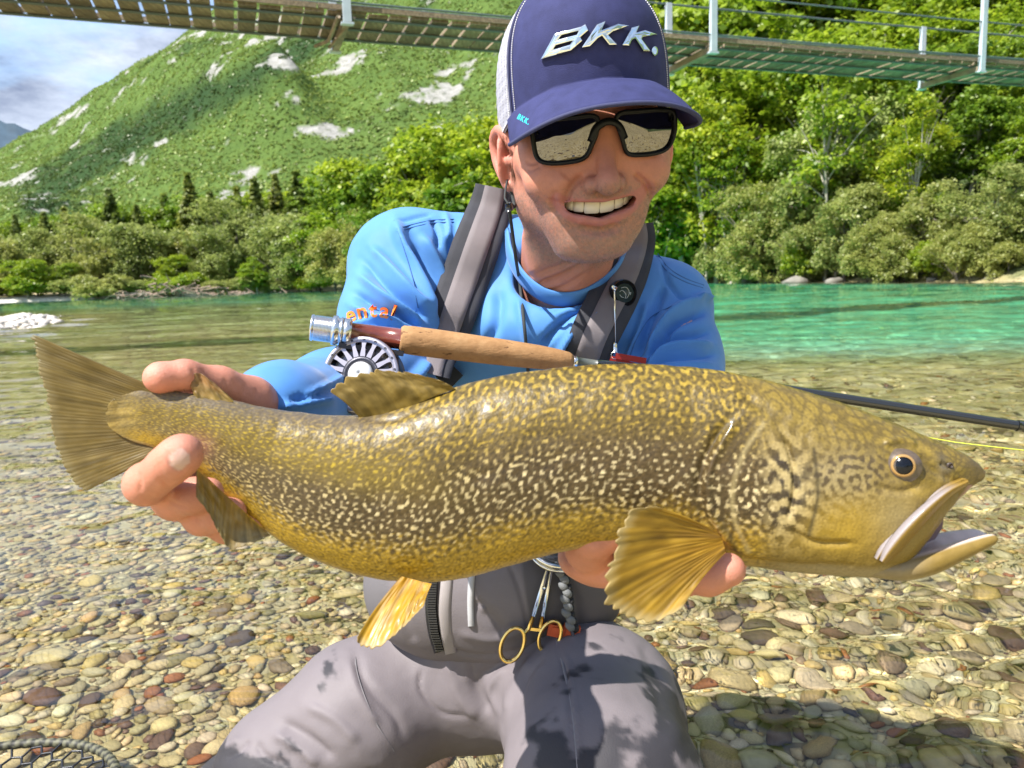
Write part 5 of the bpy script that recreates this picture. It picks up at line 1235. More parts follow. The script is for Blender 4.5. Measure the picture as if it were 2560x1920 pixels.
# ------------------------------------------------------------------ sunglasses
sg = empty('sunglasses', tuple(H(0, 0.1, 0))); tag(sg, 'wraparound black sunglasses with mirrored lenses under the navy cap brim', 'sunglasses')
FRAME = simple('frame_black', (0.004, 0.005, 0.006), 0.4, Specular_IOR_Level=0.25)
t = NT('mirror_lens'); t.set(Roughness=0.025, Metallic=1.0); t.b.inputs['Base Color'].default_value = (0.20, 0.19, 0.18, 1); LENS = t.m
def gy(x, z): return 0.1015 - 3.3 * x * x - 0.10 * np.maximum(-z, 0)
for s in (-1, 1):
    out = [(0.0085, 0.016), (0.030, 0.0185), (0.055, 0.0180), (0.0635, 0.014), (0.0635, -0.002), (0.0595, -0.0150), (0.050, -0.0205), (0.032, -0.0215), (0.0190, -0.0185), (0.0135, -0.006)]
    c_ = spline([(a * s * 1.05, b * 1.04) for a, b in out], 48, closed=True); m_ = c_.mean(0)
    rings = [m_ + (c_ - m_) * k_ for k_ in np.linspace(0.02, 1.0, 9)]
    V = np.array([H(x, gy(x, z) + 0.0022 * (1 - k_ * k_) - 0.001, z) for r_, k_ in zip(rings, np.linspace(0.02, 1, 9)) for x, z in r_])
    obj('lens', V, grid_faces(9, 48, close_v=True), LENS, sg)
    rim = np.array([H(x, gy(x, z), z) for x, z in np.concatenate([c_, c_[:2]])])
    mb = MB(); mb.tube(rim, 0.0021, 8, caps=False, flat=(1.15, 1.0), up=HF); mb.build('rim', FRAME, sg)
    mb = MB(); mb.tube(spline([H(s * 0.062, 0.089, 0.0135), H(s * 0.070, 0.074, 0.013), H(s * 0.0770, 0.035, 0.012), H(s * 0.0790, -0.002, 0.008), H(s * 0.0775, -0.022, -0.010)], 16), np.linspace(0.0055, 0.0022, 16), 8, flat=(0.45, 1.0), up=HX); mb.build('temple', FRAME, sg)
mb = MB(); mb.tube(spline([H(-0.0165, 0.1000, -0.004), H(-0.0105, 0.1025, 0.008), H(0, 0.1045, 0.0125), H(0.0105, 0.1025, 0.008), H(0.0165, 0.1000, -0.004)], 20), 0.0024, 8, flat=(1.5, 0.8), up=HU); mb.build('bridge', FRAME, sg)
# ------------------------------------------------------------------ fly rod with reel
ALU = simple('nickel', (0.70, 0.70, 0.69), 0.22, 1.0); DARKM = simple('reel_dark', (0.05, 0.05, 0.062), 0.35, 0.6); LAV = simple('reel_anodised', (0.42, 0.39, 0.43), 0.32, 0.85)
HUBM = simple('reel_hub', (0.72, 0.72, 0.74), 0.40, 0.35); BLANK = simple('rod_blank', (0.012, 0.013, 0.014), 0.16, 0.0, Coat_Weight=0.7)
t = NT('cork'); t.set(Roughness=0.8)
mpc = t.node('ShaderNodeMapping'); mpc.inputs['Scale'].default_value = (60, 190, 190); t.l.new(t.coord(), mpc.inputs['Vector'])
fc_ = t.noise(1.0, 5, 0.6, mpc.outputs['Vector']); fn_ = t.noise(42, 6, 0.7)
t.base(t.mix(1.0, t.ramp(fn_, [(0.3, (0.27, 0.135, 0.050)), (0.55, (0.36, 0.195, 0.080)), (0.75, (0.44, 0.26, 0.12))]), t.ramp(fc_, [(0.30, (0.25, 0.18, 0.12)), (0.37, (1, 1, 1)), (1, (1, 1, 1))]), 'MULTIPLY')); t.bump(fc_, 0.4, 0.003); CORK = t.m
t = NT('mahogany'); t.set(Roughness=0.22); t.b.inputs['Coat Weight'].default_value = 0.8
mpm = t.node('ShaderNodeMapping'); mpm.inputs['Scale'].default_value = (18, 160, 160); t.l.new(t.coord(), mpm.inputs['Vector'])
t.base(t.ramp(t.noise(1.0, 6, 0.65, mpm.outputs['Vector']), [(0.3, (0.10, 0.018, 0.010)), (0.6, (0.20, 0.042, 0.022)), (0.8, (0.28, 0.07, 0.035))])); MAHO = t.m
RA, RB = P(776, 818, 0.655), P(1432, 904, 0.700)          # butt and fore end of the grip
rdir = nrm(RB - RA)
rod = empty('fly_rod', tuple(RA)); tag(rod, 'fly rod with cork grip, mahogany reel seat and round reel before the chest', 'fishing rod')
def on_rod(px_): return RA + rdir * np.linalg.norm(RB - RA) * (px_ - 776) / (1432 - 776)
def turned(name, prof, mat, n=28, parent=rod):
    """lathe along the rod: (pixel position, radius)"""
    pts = np.array([on_rod(a) for a, _ in prof]); return MB().tube(pts, [b * 0.90 for _, b in prof], n).build(name, mat, parent)
g = [(776, 0.0005), (776.5, 0.0125), (782, 0.0130), (784, 0.0118)]
for a in np.arange(786, 826, 3.2): g += [(a, 0.0118), (a + 0.9, 0.0124), (a + 1.9, 0.0124), (a + 2.6, 0.0118)]
turned('butt_thread', g + [(828, 0.0110), (828.5, 0.001)], ALU)
turned('lock_ring', [(826, 0.010), (827, 0.0142), (838, 0.0148), (842, 0.0128), (846, 0.0128), (847, 0.0138), (852, 0.0138), (853, 0.010)], ALU)
turned('hood', [(852, 0.010), (852.5, 0.0132), (872, 0.0132), (873, 0.0105)], ALU)
turned('reel_seat', [(868, 0.0098), (930, 0.0100), (993, 0.0103)], MAHO)
turned('grip', [(990, 0.002), (990.5, 0.0118), (996, 0.0136), (1020, 0.0142), (1090, 0.0142), (1170, 0.0138), (1260, 0.0132), (1340, 0.0122), (1390, 0.0108), (1420, 0.0092), (1430, 0.0070), (1431, 0.002)], CORK, 36)
turned('winding_check', [(1430, 0.004), (1431, 0.0062), (1442, 0.0060), (1443, 0.004)], ALU)
turned('hook_keeper', [(1443, 0.0052), (1470, 0.0050), (1500, 0.0048)], simple('thread_wrap', (0.10, 0.11, 0.10), 0.3))
E1 = on_rod(1498); E2 = P(2050, 988, 0.690); E3 = P(2556, 1066, 0.660); E4 = P(2760, 1098, 0.650)
TIP = E4 + nrm(E4 - E2) * 1.15 - np.array([0, 0, 0.03])
MB().tube(spline([E1, P(1750, 943, 0.700), E2, E3, E4, (E4 + TIP) / 2, TIP], 90), np.linspace(0.0047, 0.0012, 90) * 1.12, 12).build('blank', BLANK, rod)
MB().tube([P(2543, 1064, 0.6608), P(2575, 1069, 0.6590)], 0.0052, 12).build('ferrule', BLANK, rod)
# reel below the seat
RC = P(902, 936, 0.650); RAX = nrm(-FWD * 1.0 - RGT * 0.10 + UPV * 0.22); RU = nrm(UPV - RAX * (UPV @ RAX)); RR = np.cross(RU, RAX)
if RR @ RGT < 0: RR = -RR
def rp(r, a, h): return RC + (RR * math.cos(a) + RU * math.sin(a)) * r * 0.90 + RAX * h
reel = MB(); an = np.linspace(0, 2 * math.pi, 73)[:-1]
def ring(prof, name, mat, parent):
    V = np.array([rp(r, a, h) for r, h in prof for a in an]); return obj(name, V, grid_faces(len(prof), 72, close_v=True, close_u=True), mat, parent)
ro = ring([(0.0372, 0.0), (0.0378, -0.002), (0.0380, -0.020), (0.0360, -0.022), (0.0352, -0.004), (0.0352, 0.0)], 'reel', DARKM, rod)
ring([(0.0315, 0.0022), (0.0362, 0.0030), (0.0374, 0.0012), (0.0366, -0.0010), (0.0315, -0.0010)], 'spool_rim', LAV, ro)
ring([(0.0125, 0.0010), (0.0175, 0.0018), (0.0180, -0.0015), (0.0125, -0.0015)], 'spool_core', DARKM, ro)
ring([(0.0002, 0.0052), (0.0060, 0.0055), (0.0105, 0.0042), (0.0122, 0.0015), (0.0122, -0.002), (0.0002, -0.002)], 'hub', HUBM, ro)
V = np.array([rp(r, a, -0.0105) for r in (0.0005, 0.018, 0.0355) for a in an]); obj('back_plate', V, grid_faces(3, 72, close_v=True), simple('back_plate', (0.16, 0.16, 0.18), 0.4, 0.6), ro)
V = np.array([rp(r, a, h) for r, h in ((0.0180, -0.0075), (0.0300, -0.0070), (0.0300, -0.0100), (0.0180, -0.0100)) for a in an]); obj('fly_line_coil', V, grid_faces(4, 72, close_v=True, close_u=True), simple('line_coil', (0.62, 0.52, 0.40), 0.6, noise=0.4, nscale=300), ro)
for kx in range(18):
    a = kx * 2 * math.pi / 18 + 0.12; e1 = nrm(rp(1, a, 0) - RC) * 0.90; e2 = np.cross(RAX, e1); mb = MB()
    pr_ = [(0.0160, 0.00235), (0.0195, 0.0024), (0.0270, 0.00165), (0.0305, 0.0021), (0.0322, 0.0036)]
    Vt = [RC + e1 * r + e2 * w * sg_ + RAX * h for h in (0.0016, -0.0022) for r, w in pr_ for sg_ in (-1, 1)]
    f = [[2 * i, 2 * i + 1, 2 * i + 3, 2 * i + 2] for i in range(4)] + [[10 + 2 * i + 2, 10 + 2 * i + 3, 10 + 2 * i + 1, 10 + 2 * i] for i in range(4)] + [[2 * i, 2 * i + 2, 12 + 2 * i, 10 + 2 * i] for i in range(4)] + [[2 * i + 3, 2 * i + 1, 11 + 2 * i, 13 + 2 * i] for i in range(4)]
    mb.add(Vt, f); mb.build('spoke', LAV if kx % 1 == 0 else DARKM, ro, smooth=False)
    b_ = a + math.pi / 18
    mb = MB(); mb.tube([rp(0.0338, a, 0.0030), rp(0.0338, a, 0.0033)], 0.0010, 10); mb.build('vent_hole', DARKM, ro)
    mb = MB(); c0 = rp(0.0245, b_, -0.0045); e1 = nrm(rp(1, b_, 0) - RC); e2 = np.cross(RAX, e1)
    mb.add([c0 - e1 * 0.0062 - e2 * 0.0010, c0 - e1 * 0.0062 + e2 * 0.0010, c0 + e1 * 0.0018 + e2 * 0.0030, c0 + e1 * 0.0018 - e2 * 0.0030], [(0, 1, 2, 3)]); mb.build('arbor_fin', simple('arbor_fin', (0.22, 0.21, 0.23), 0.4, 0.7), ro, smooth=False)
mb = MB(); fx = nrm(rdir); fu = nrm(UPV - fx * (UPV @ fx)); ff_ = np.cross(fx, fu)
mb.box(on_rod(925) - fu * 0.0125, (fx, fu, ff_), (0.028, 0.0022, 0.0065)); mb.box(RC + RU * 0.030 - RAX * 0.011 + fu * 0.004, (fx, fu, ff_), (0.006, 0.012, 0.005)); mb.build('reel_foot', DARKM, rod, smooth=False)
# yellow fly line running out to the right
FLY = simple('fly_line', (0.62, 0.72, 0.05), 0.5)
ln = MB().tube(spline([P(2300, 1090, 0.80), P(2370, 1103, 0.78), P(2460, 1114, 0.76), P(2580, 1128, 0.74), P(2900, 1150, 0.72), TIP], 40), 0.00045, 6).build('fly_line', FLY)
tag(ln, 'thin yellow fly line trailing from behind the trout snout', 'fishing line')

# ------------------------------------------------------------------ small tackle on the straps and flap
BLACKP = simple('black_plastic', (0.012, 0.012, 0.013), 0.22, Coat_Weight=0.4); STEELP = simple('polished_steel', (0.72, 0.71, 0.68), 0.18, 1.0); GOLD = simple('gold_plate', (0.83, 0.58, 0.20), 0.20, 1.0)
CORD = simple('cord_dark', (0.035, 0.04, 0.042), 0.8, bump=0.4, bscale=1500)
def on_shirt(px_, py_, off): 
    q = hit(SBVH, px_, py_, off); return q if q is not None else P(px_, py_, 0.86 - off)
def chest(x, y):
    ds = [(q - CAM) @ FWD for q in (hit(b_, x, y) for b_ in (SBVH, bvh_h)) if q is not None]; return (min(ds) if ds else 0.86)
gc = MB().tube(spline([H(-0.078, -0.006, -0.040), H(-0.074, 0.006, -0.065), P(1273, 512, 0.765), P(1281, 581, 0.790), P(1290, 650, 0.810)] + [P(x, y, min(chest(x, y), chest(x + 8, y), chest(x - 8, y)) - 0.006) for x, y in ((1299, 706), (1308, 790), (1315, 859), (1321, 940))], 60), 0.0019, 8).build('eyewear_cord', CORD)
tag(gc, 'dark cord hanging from the ear down the front of blue shirt', 'cord')
MB().tube(spline([H(-0.078, -0.020, -0.020), P(1262, 490, 0.770), P(1268, 505, 0.762), P(1273, 518, 0.764)], 12), 0.0011, 6).build('loop', CORD, gc)
kn = MB(); kn.tube([P(1271, 508, 0.7635), P(1274, 527, 0.766)], [0.0034, 0.0042], 10); kn.build('toggle', BLACKP, gc)
zd = float(np.interp(733, c2[:, 1], m2)) - 0.020
# pin-on reel
zc = P(1560, 733, zd); ZA = nrm(-FWD + 0.25 * RGT - 0.05 * UPV); ZU = nrm(UPV - ZA * (UPV @ ZA)); ZR = np.cross(ZU, ZA)
zr = empty('pin_on_retractor', tuple(zc)); tag(zr, 'black round pin-on retractor with fish emblem clipped to the right strap', 'retractor')
MB().tube([zc - ZA * 0.012, zc - ZA * 0.010, zc, zc + ZA * 0.002], [0.0150, 0.0158, 0.0158, 0.0145], 36).build('case', BLACKP, zr)
MB().tube([zc + ZA * 0.0021, zc + ZA * 0.0026], [0.0108, 0.0104], 32).build('face', simple('dark_glass', (0.045, 0.065, 0.060), 0.12), zr)
EMB = simple('emblem_line', (0.55, 0.60, 0.58), 0.4)
def zp(x, y): return zc + ZA * 0.0029 + ZR * x + ZU * y
for pts in ([(-0.0045, 0.0055), (0.0010, 0.0065), (0.0045, 0.0030), (0.0048, -0.0015), (0.0020, -0.0060)], [(-0.0062, 0.0012), (-0.0038, 0.0030), (-0.0010, 0.0012), (0.0012, -0.0018), (0.0002, -0.0062)], [(0.0048, -0.0005), (0.0070, 0.0008), (0.0062, -0.0020)], [(-0.0062, -0.0020), (-0.0040, -0.0045), (-0.0012, -0.0050)]):
    MB().tube([zp(a, b) for a, b in spline([(q[0], q[1]) for q in pts], 12)], 0.00030, 5).build('emblem_stroke', EMB, zr)
zl = float(np.interp(870, c2[:, 1], m2)) - 0.022
q0 = P(1536, 722, zd - 0.012); q1 = P(1538, 856, zl)
MB().tube([P(1529, 716, zd - 0.012), P(1541, 724, zd - 0.012)], [0.0022, 0.0030], 10).build('swivel', STEELP, zr)
MB().tube([q0, q1], 0.0010, 6).build('cable', STEELP, zr)
MB().tube([q1, P(1538, 861, zl + 0.0005), P(1538, 864, zl + 0.0005), P(1538, 880, zl + 0.002)], [0.0018, 0.0026, 0.0026, 0.0026], 12).build('crimp', STEELP, zr)
MB().tube([P(1537, 888, zl + 0.002) + (RGT * math.cos(a) + UPV * math.sin(a)) * 0.0040 for a in np.linspace(0, 6.5, 22)], 0.0005, 6).build('split_ring', STEELP, zr)
REDM = simple('red_anodised', (0.34, 0.030, 0.025), 0.30, 0.55)
nip = empty('line_nipper', tuple(P(1560, 898, zl + 0.002))); tag(nip, 'small red line nipper hanging below the pin-on retractor', 'nipper')
a_ = nrm(RGT * 0.985 - UPV * 0.17); b_ = nrm(UPV * 0.985 + RGT * 0.17)
mb = MB(); mb.box(P(1577, 896, zl), (a_, b_, FWD), (0.0170, 0.0032, 0.0010)); mb.build('upper_lever', REDM, nip, smooth=False)
mb = MB(); mb.box(P(1556, 905, zl + 0.003), (nrm(RGT * 0.95 - UPV * 0.3), nrm(UPV * 0.95 + RGT * 0.3), FWD), (0.0140, 0.0030, 0.0010)); mb.build('lower_lever', REDM, nip, smooth=False)
# forceps
def front_depth(x, y):
    ds = [(q - CAM) @ FWD for q in (hit(b_, x, y) for b_ in (WBVH, FBVH)) if q is not None]; return min(ds) if ds else 0.95
fd = min(front_depth(x, y) for x, y in ((1281, 1612), (1375, 1591), (1336, 1560), (1378, 1410), (1300, 1570))) - 0.010
fl_ = min(front_depth(x, y) for x, y in ((1402, 1432), (1420, 1500), (1428, 1580))) - 0.008
fo = empty('forceps', tuple(P(1380, 1400, fd))); tag(fo, 'steel forceps with gold finger rings dangling below the trout belly', 'forceps')
MB().tube([P(1376, 1395, fd), P(1352, 1480, fd), P(1332, 1545, fd)], [0.0016, 0.0030, 0.0026], 10, flat=(1, 0.7)).build('shank', STEELP, fo)
MB().tube([P(1384, 1397, fd + 0.003), P(1368, 1480, fd + 0.003), P(1356, 1545, fd + 0.003)], [0.0016, 0.0028, 0.0024], 10, flat=(1, 0.7)).build('shank', STEELP, fo)
MB().tube([P(1333, 1540, fd), P(1322, 1572, fd), P(1312, 1580, fd)], [0.0026, 0.0028, 0.0024], 10).build('gilt_shank', GOLD, fo)
MB().tube([P(1356, 1540, fd + 0.003), P(1351, 1566, fd + 0.003), P(1352, 1580, fd + 0.003)], [0.0024, 0.0026, 0.0024], 10).build('gilt_shank', GOLD, fo)
def fring(c, rx, ry, ang, name):
    a = np.linspace(0, 2 * math.pi, 41); ca, sa = math.cos(rad(ang)), math.sin(rad(ang))
    MB().tube([P(c[0] + rx * math.cos(x) * ca - ry * math.sin(x) * sa, c[1] + rx * math.cos(x) * sa + ry * math.sin(x) * ca, fd) for x in a], 0.0025, 10, caps=False, flat=(1, 1.2)).build(name, GOLD, fo)
fring((1281, 1612), 27, 44, 22, 'finger_ring'); fring((1375, 1591), 25, 40, 24, 'finger_ring')
mb = MB(); mb.box(P(1336, 1573, fd), (nrm(RGT - 0.12 * UPV), UPV, FWD), (0.0075, 0.0018, 0.0016)); mb.build('ratchet', GOLD, fo, smooth=False)
mb = MB(); mb.tube([P(1359, 1470, fd - 0.003), P(1359, 1470, fd + 0.007)], 0.0022, 10); mb.build('pivot', STEELP, fo)
# tippet spool rim and tether above
sp = empty('tippet_spool', tuple(P(1395, 1380, fd))); tag(sp, 'shiny round tippet spool edge showing between belly and dark flap', 'spool')
SAx = nrm(UPV * 0.86 - FWD * 0.50 + RGT * 0.18); S1 = nrm(np.cross(SAx, FWD)); S2 = np.cross(SAx, S1)
def sring(prof, name, mat):
    a = np.linspace(0, 2 * math.pi, 49)[:-1]; V = np.array([P(1392, 1366, fd + 0.012) + (S1 * math.cos(x) + S2 * math.sin(x)) * r + SAx * h for r, h in prof for x in a]); obj(name, V, grid_faces(len(prof), 48, close_v=True, close_u=True), mat, sp)
sring([(0.0340, 0.0), (0.0350, -0.003), (0.0340, -0.006), (0.0280, -0.006), (0.0280, 0.0)], 'rim', STEELP); sring([(0.0278, 0.002), (0.0278, -0.008), (0.004, -0.008), (0.004, 0.002)], 'core', BLACKP); sring([(0.0330, -0.008), (0.0335, -0.010), (0.0330, -0.012), (0.01, -0.012), (0.01, -0.008)], 'lower_rim', STEELP)
mb = MB(); mb.tube([P(1374, 1408, fd - 0.004), P(1390, 1412, fd - 0.006), P(1414, 1402, fd - 0.006)], [0.0070, 0.0085, 0.0060], 14); mb.build('clip', BLACKP, sp)
# braided lanyard
la = empty('braided_lanyard', tuple(P(1412, 1425, fl_))); tag(la, 'grey and black braided cord lanyard hanging beside the forceps', 'lanyard')
GB = simple('braid_grey', (0.15, 0.155, 0.16), 0.7, bump=0.5, bscale=900); BB_ = simple('braid_black', (0.015, 0.015, 0.017), 0.7, bump=0.5, bscale=900)
pth = spline([(1402, 1432), (1410, 1462), (1415, 1490), (1416, 1515), (1420, 1540), (1428, 1566)], 9)
for i, (x, y) in enumerate(pth):
    dx = 4 if i % 2 else -3
    MB().tube(spline([P(x + dx - 9, y - 9, fl_ + 0.002), P(x + dx, y, fl_ - 0.002), P(x + dx + 7, y + 9, fl_ + 0.002)], 7), [0.0022, 0.0040, 0.0048, 0.0050, 0.0048, 0.0040, 0.0022], 9).build('braid', GB, la)
    MB().tube(spline([P(x + 15, y - 4, fl_ + 0.004), P(x + 11, y + 6, fl_ + 0.001), P(x + 6, y + 15, fl_ + 0.004)], 7), [0.0018, 0.0032, 0.0040, 0.0042, 0.0040, 0.0032, 0.0018], 9).build('braid', BB_, la)
MB().tube([P(1428, 1572, fl_ - 0.002), P(1436, 1600, fl_ - 0.002), P(1444, 1622, fl_ - 0.002)], [0.0026, 0.0020, 0.0014], 8).build('metal_tip', STEELP, la)
OB = simple('orange_buckle', (0.52, 0.075, 0.020), 0.4)
bk = empty('buckle', tuple(P(1415, 1583, fl_ + 0.010))); tag(bk, 'orange-red plastic buckle behind the braided lanyard end', 'buckle')
for (x, y, w, h) in ((1395, 1577, 0.0125, 0.0070), (1428, 1580, 0.0100, 0.0085)):
    mb = MB(); mb.box(P(x, y, fl_ + 0.006), (nrm(RGT - 0.2 * UPV), nrm(UPV + 0.2 * RGT), FWD), (w, h, 0.004)); ob_ = mb.build('half', OB, bk, smooth=False)
    mb = MB(); mb.box(P(x, y, fl_ + 0.0015), (nrm(RGT - 0.2 * UPV), nrm(UPV + 0.2 * RGT), FWD), (w * 0.6, h * 0.45, 0.0012)); mb.build('ridge', OB, ob_, smooth=False)

# ------------------------------------------------------------------ landing net in the corner
NETH = G(143, 1850, 0.035); net_c = NETH + np.array([-0.03, -0.205, 0.0])
net = empty('landing_net', tuple(net_c)); tag(net, 'landing net with braided hoop and black mesh lying on the shallow water', 'net')
t = NT('braided_hoop'); t.set(Roughness=0.6); wvx = t.attr('col')
t.base(wvx.outputs['Color']); HOOP = t.m
ah = np.linspace(0, 2 * math.pi, 361); hp = np.array([net_c + [0.215 * math.cos(a), 0.205 * math.sin(a), 0.004 * math.sin(3 * a)] for a in ah[:-1]])
hpc = np.concatenate([hp, hp[:1]]); v, f = tube_mesh(hpc, 0.0070, 16, caps=False)
jj = np.tile(np.arange(16), 361); ii = np.repeat(np.arange(361), 16)
cb = 0.5 + 0.5 * np.sign(np.sin(ii * 1.35 + jj * 2 * math.pi / 16)); hc_ = np.array([0.020, 0.020, 0.014])[None] + cb[:, None] * np.array([0.10, 0.095, 0.055])[None]
obj('hoop', v + nrm(v - np.repeat(hpc, 16, 0)) * (0.0008 * cb)[:, None], f, HOOP, net, col=hc_)
mb = MB(); cell = 0.030
def sag(x, y): r = math.hypot(x / 0.21, y / 0.20); return -0.004 - 0.028 * max(0, 1 - r ** 3) + 0.004 * math.sin(40 * x) * math.cos(33 * y)
for i in range(-9, 10):
    for j in range(-9, 10):
        cx_, cy_ = i * cell * 0.866 * 1.0, (j + 0.5 * (i % 2)) * cell
        for a in (0, 60, 120):
            p0 = np.array([cx_ + cell / 1.732 * math.cos(rad(a)), cy_ + cell / 1.732 * math.sin(rad(a))]); p1 = np.array([cx_ + cell / 1.732 * math.cos(rad(a + 60)), cy_ + cell / 1.732 * math.sin(rad(a + 60))])
            if max(math.hypot(p0[0] / 0.212, p0[1] / 0.202), math.hypot(p1[0] / 0.212, p1[1] / 0.202)) > 1: continue
            mb.tube([net_c + [p0[0], p0[1], sag(*p0)], net_c + [p1[0], p1[1], sag(*p1)]], 0.0021, 5, caps=False)
nn2 = mb.build('netting', simple('net_rubber', (0.014, 0.016, 0.022), 0.35), net); nn2['kind'] = 'stuff'
# ------------------------------------------------------------------ the trout
KD = 2560 / 2212
def bandnoise(nx, ny, lam, seed, bw=0.35, sx=1.0, sy=1.0, ang=0.0):
    """noise holding one wavelength (in samples): labyrinth and spot patterns"""
    fx = np.fft.fftfreq(nx)[:, None]; fy = np.fft.fftfreq(ny)[None]; ca, sa = math.cos(ang), math.sin(ang)
    u = (fx * ca + fy * sa) * sx; w = (-fx * sa + fy * ca) * sy; r = np.sqrt(u * u + w * w) * lam
    g = np.exp(-((r - 1) / bw) ** 2); ph = np.random.default_rng(seed).normal(size=(nx, ny))
    o = np.real(np.fft.ifft2(np.fft.fft2(ph) * g)); return o / o.std()
ST_ = np.array([(228, 893, 230, 905, .40), (236, 872, 240, 926, .42), (262, 850, 280, 950, .55), (300, 831, 332, 966, .70), (360, 842, 382, 984, .80), (420, 851, 432, 1016, .86), (500, 864, 492, 1073, .92), (580, 881, 560, 1133, .96), (660, 892, 640, 1186, 1), (740, 898, 730, 1226, 1), (820, 891, 815, 1247, 1), (900, 866, 900, 1254, 1), (980, 838, 985, 1249, 1), (1080, 812, 1085, 1224, 1), (1180, 797, 1190, 1195, 1), (1280, 788, 1290, 1178, 1), (1380, 786, 1385, 1178, 1), (1480, 792, 1480, 1192, 1), (1560, 802, 1562, 1208, .98), (1640, 818, 1650, 1226, .95), (1740, 846, 1742, 1236, .92), (1820, 872, 1820, 1242, .88), (1885, 897, 1880, 1243, .84), (1945, 920, 1925, 1230, .79), (2005, 945, 1972, 1185, .71), (2060, 970, 2030, 1112, .58), (2102, 993, 2082, 1062, .44), (2129, 1016, 2122, 1036, .24)], float)
NS, NA = 760, 220
sp_ = spline(ST_, NS)
TOP = sp_[:, :2] * KD; BOT = sp_[:, 2:4] * KD; WID = sp_[:, 4]
xm = (TOP[:, 0] + BOT[:, 0]) / 2
DEP = np.interp(xm, [230, 700, 1200, 1700, 2100, 2470], [0.475, 0.500, 0.505, 0.490, 0.462, 0.440])
hgt = np.linalg.norm(TOP - BOT, axis=1) * DEP / FPX
HT = hgt * 0.5 * np.interp(xm, [250, 300, 345, 440, 900, 1500, 1900, 2300, 2470], [0.004, 0.06, 0.22, 0.40, 0.56, 0.60, 0.62, 0.72, 0.85]) * (0.55 + 0.45 * WID)
fr_ = np.concatenate([np.linspace(0, math.pi, 176, endpoint=False), np.linspace(math.pi, 2 * math.pi, 44, endpoint=False)])
CA = np.cos(fr_); SA = np.sin(fr_); CA = np.sign(CA) * np.abs(CA) ** 0.92; SA = np.sign(SA) * np.abs(SA) ** 0.86
mid2 = (TOP + BOT) / 2; up2 = (TOP - BOT) / 2
PX2 = mid2[:, None] + up2[:, None] * CA[None, :, None]                      # flat layout of the side view
dep = DEP[:, None] - HT[:, None] * SA[None]
scl = DEP[:, None] / dep
pxv = PX2
fvv = np.array(CAM + DEP[:, None, None] * (FWD + RGT * ((PX2[..., 0:1] - 1280) / FPX) + UPV * ((960 - PX2[..., 1:2]) / FPX)) - FWD * (HT[:, None] * SA[None])[..., None])
fv_ = fvv.reshape(-1, 3); fq_ = grid_faces(NS, NA, close_v=True)[:, ::-1].copy()
fl = PX2.reshape(-1, 2) / KD                                                 # layout in the 2212-wide view
s_along = np.concatenate([[0], np.cumsum(np.linalg.norm(np.diff(mid2 / KD, axis=0), axis=1))]); S2_ = np.repeat(s_along, NA)
vv_ = np.repeat(1, NS)[:, None] * CA[None]; vrel = (1 - vv_.reshape(-1)) / 2        # 0 back .. 1 belly
front = np.tile(SA > -0.05, NS)
fn_ = vnormals(fv_, fq_)
if (fn_ * (CAM - fv_)).sum(1)[np.tile(SA > 0.8, NS)].mean() < 0: fq_ = fq_[:, ::-1].copy(); fn_ = -fn_
FS = [([(1600, 900), (1560, 955), (1530, 1030), (1540, 1110), (1580, 1175), (1640, 1215)], 9, 0.0022), ([(1580, 900), (1540, 955), (1510, 1035), (1520, 1115), (1560, 1185)], 10, -0.0026), ([(1690, 930), (1712, 1000), (1716, 1060), (1700, 1130)], 6, -0.0022), ([(1700, 1140), (1760, 1172), (1850, 1175)], 7, -0.0022),
      ([(1560, 1190), (1640, 1212), (1740, 1222), (1840, 1222)], 6, -0.0022), ([(1905, 960), (1945, 950), (1985, 965)], 8, 0.0020), ([(1890, 1050), (1945, 1062), (1995, 1045)], 9, -0.0020), ([(1985, 980), (2010, 1010), (2060, 1040)], 9, -0.0014), ([(2030, 1000), (2055, 1008)], 5, -0.0018),
      ([(1600, 850), (1680, 905), (1760, 950)], 12, -0.0012), ([(760, 900), (850, 905), (950, 860)], 8, -0.0014)]
fv_ = strokes(fv_, fn_, [([(a * KD, b * KD) for a, b in p_], w * KD, d) for p_, w, d in FS])
fv_ = fv_ + fn_ * (0.0005 * fbm(np.column_stack([fl / 26, fl[:, :1] * 0]), 3, 5))[:, None]
# colours
GX, GY = 1100, 300
def samp(tex, sc=0.5):
    i = np.clip((S2_ * sc), 0, GX - 2); j = np.clip(vrel * 440 * sc + 10, 0, GY - 2); i0 = i.astype(int); j0 = j.astype(int); a = i - i0; b = j - j0
    return tex[i0, j0] * (1 - a) * (1 - b) + tex[i0 + 1, j0] * a * (1 - b) + tex[i0, j0 + 1] * (1 - a) * b + tex[i0 + 1, j0 + 1] * a * b
worm = samp(bandnoise(GX, GY, 8.2, 1, 0.45, 1.0, 1.35, 0.30)); spot = samp(bandnoise(GX, GY, 8.6, 2, 0.50, 1.2, 1.0, 0.25)); fine = samp(bandnoise(GX, GY, 6.0, 3, 0.45, 1.4, 1.0, -0.35)); tiny = samp(bandnoise(GX, GY, 4.4, 4, 0.45)); bigp = samp(bandnoise(GX, GY, 17, 5, 0.40)); head_w = samp(bandnoise(GX, GY, 15.5, 6, 0.35, 1.0, 1.3, -0.3)); hv2 = samp(bandnoise(GX, GY, 9.5, 8, 0.4, 1.0, 1.2, 0.4))
lowf = fbm(np.column_stack([fl / 90, fl[:, :1] * 0]), 4, 9); x_, y_ = fl[:, 0], fl[:, 1]
tailw = 1 - sstep(430, 800, x_); headw = sstep(1570, 1640, x_ - 0.10 * (y_ - 900))
c = np.zeros((len(fl), 3))
back = np.array([0.140, 0.095, 0.020]); side = np.array([0.092, 0.060, 0.024]); yel = np.array([0.46, 0.315, 0.045]); cream = np.array([0.78, 0.64, 0.36]); bel = np.array([0.46, 0.295, 0.026])
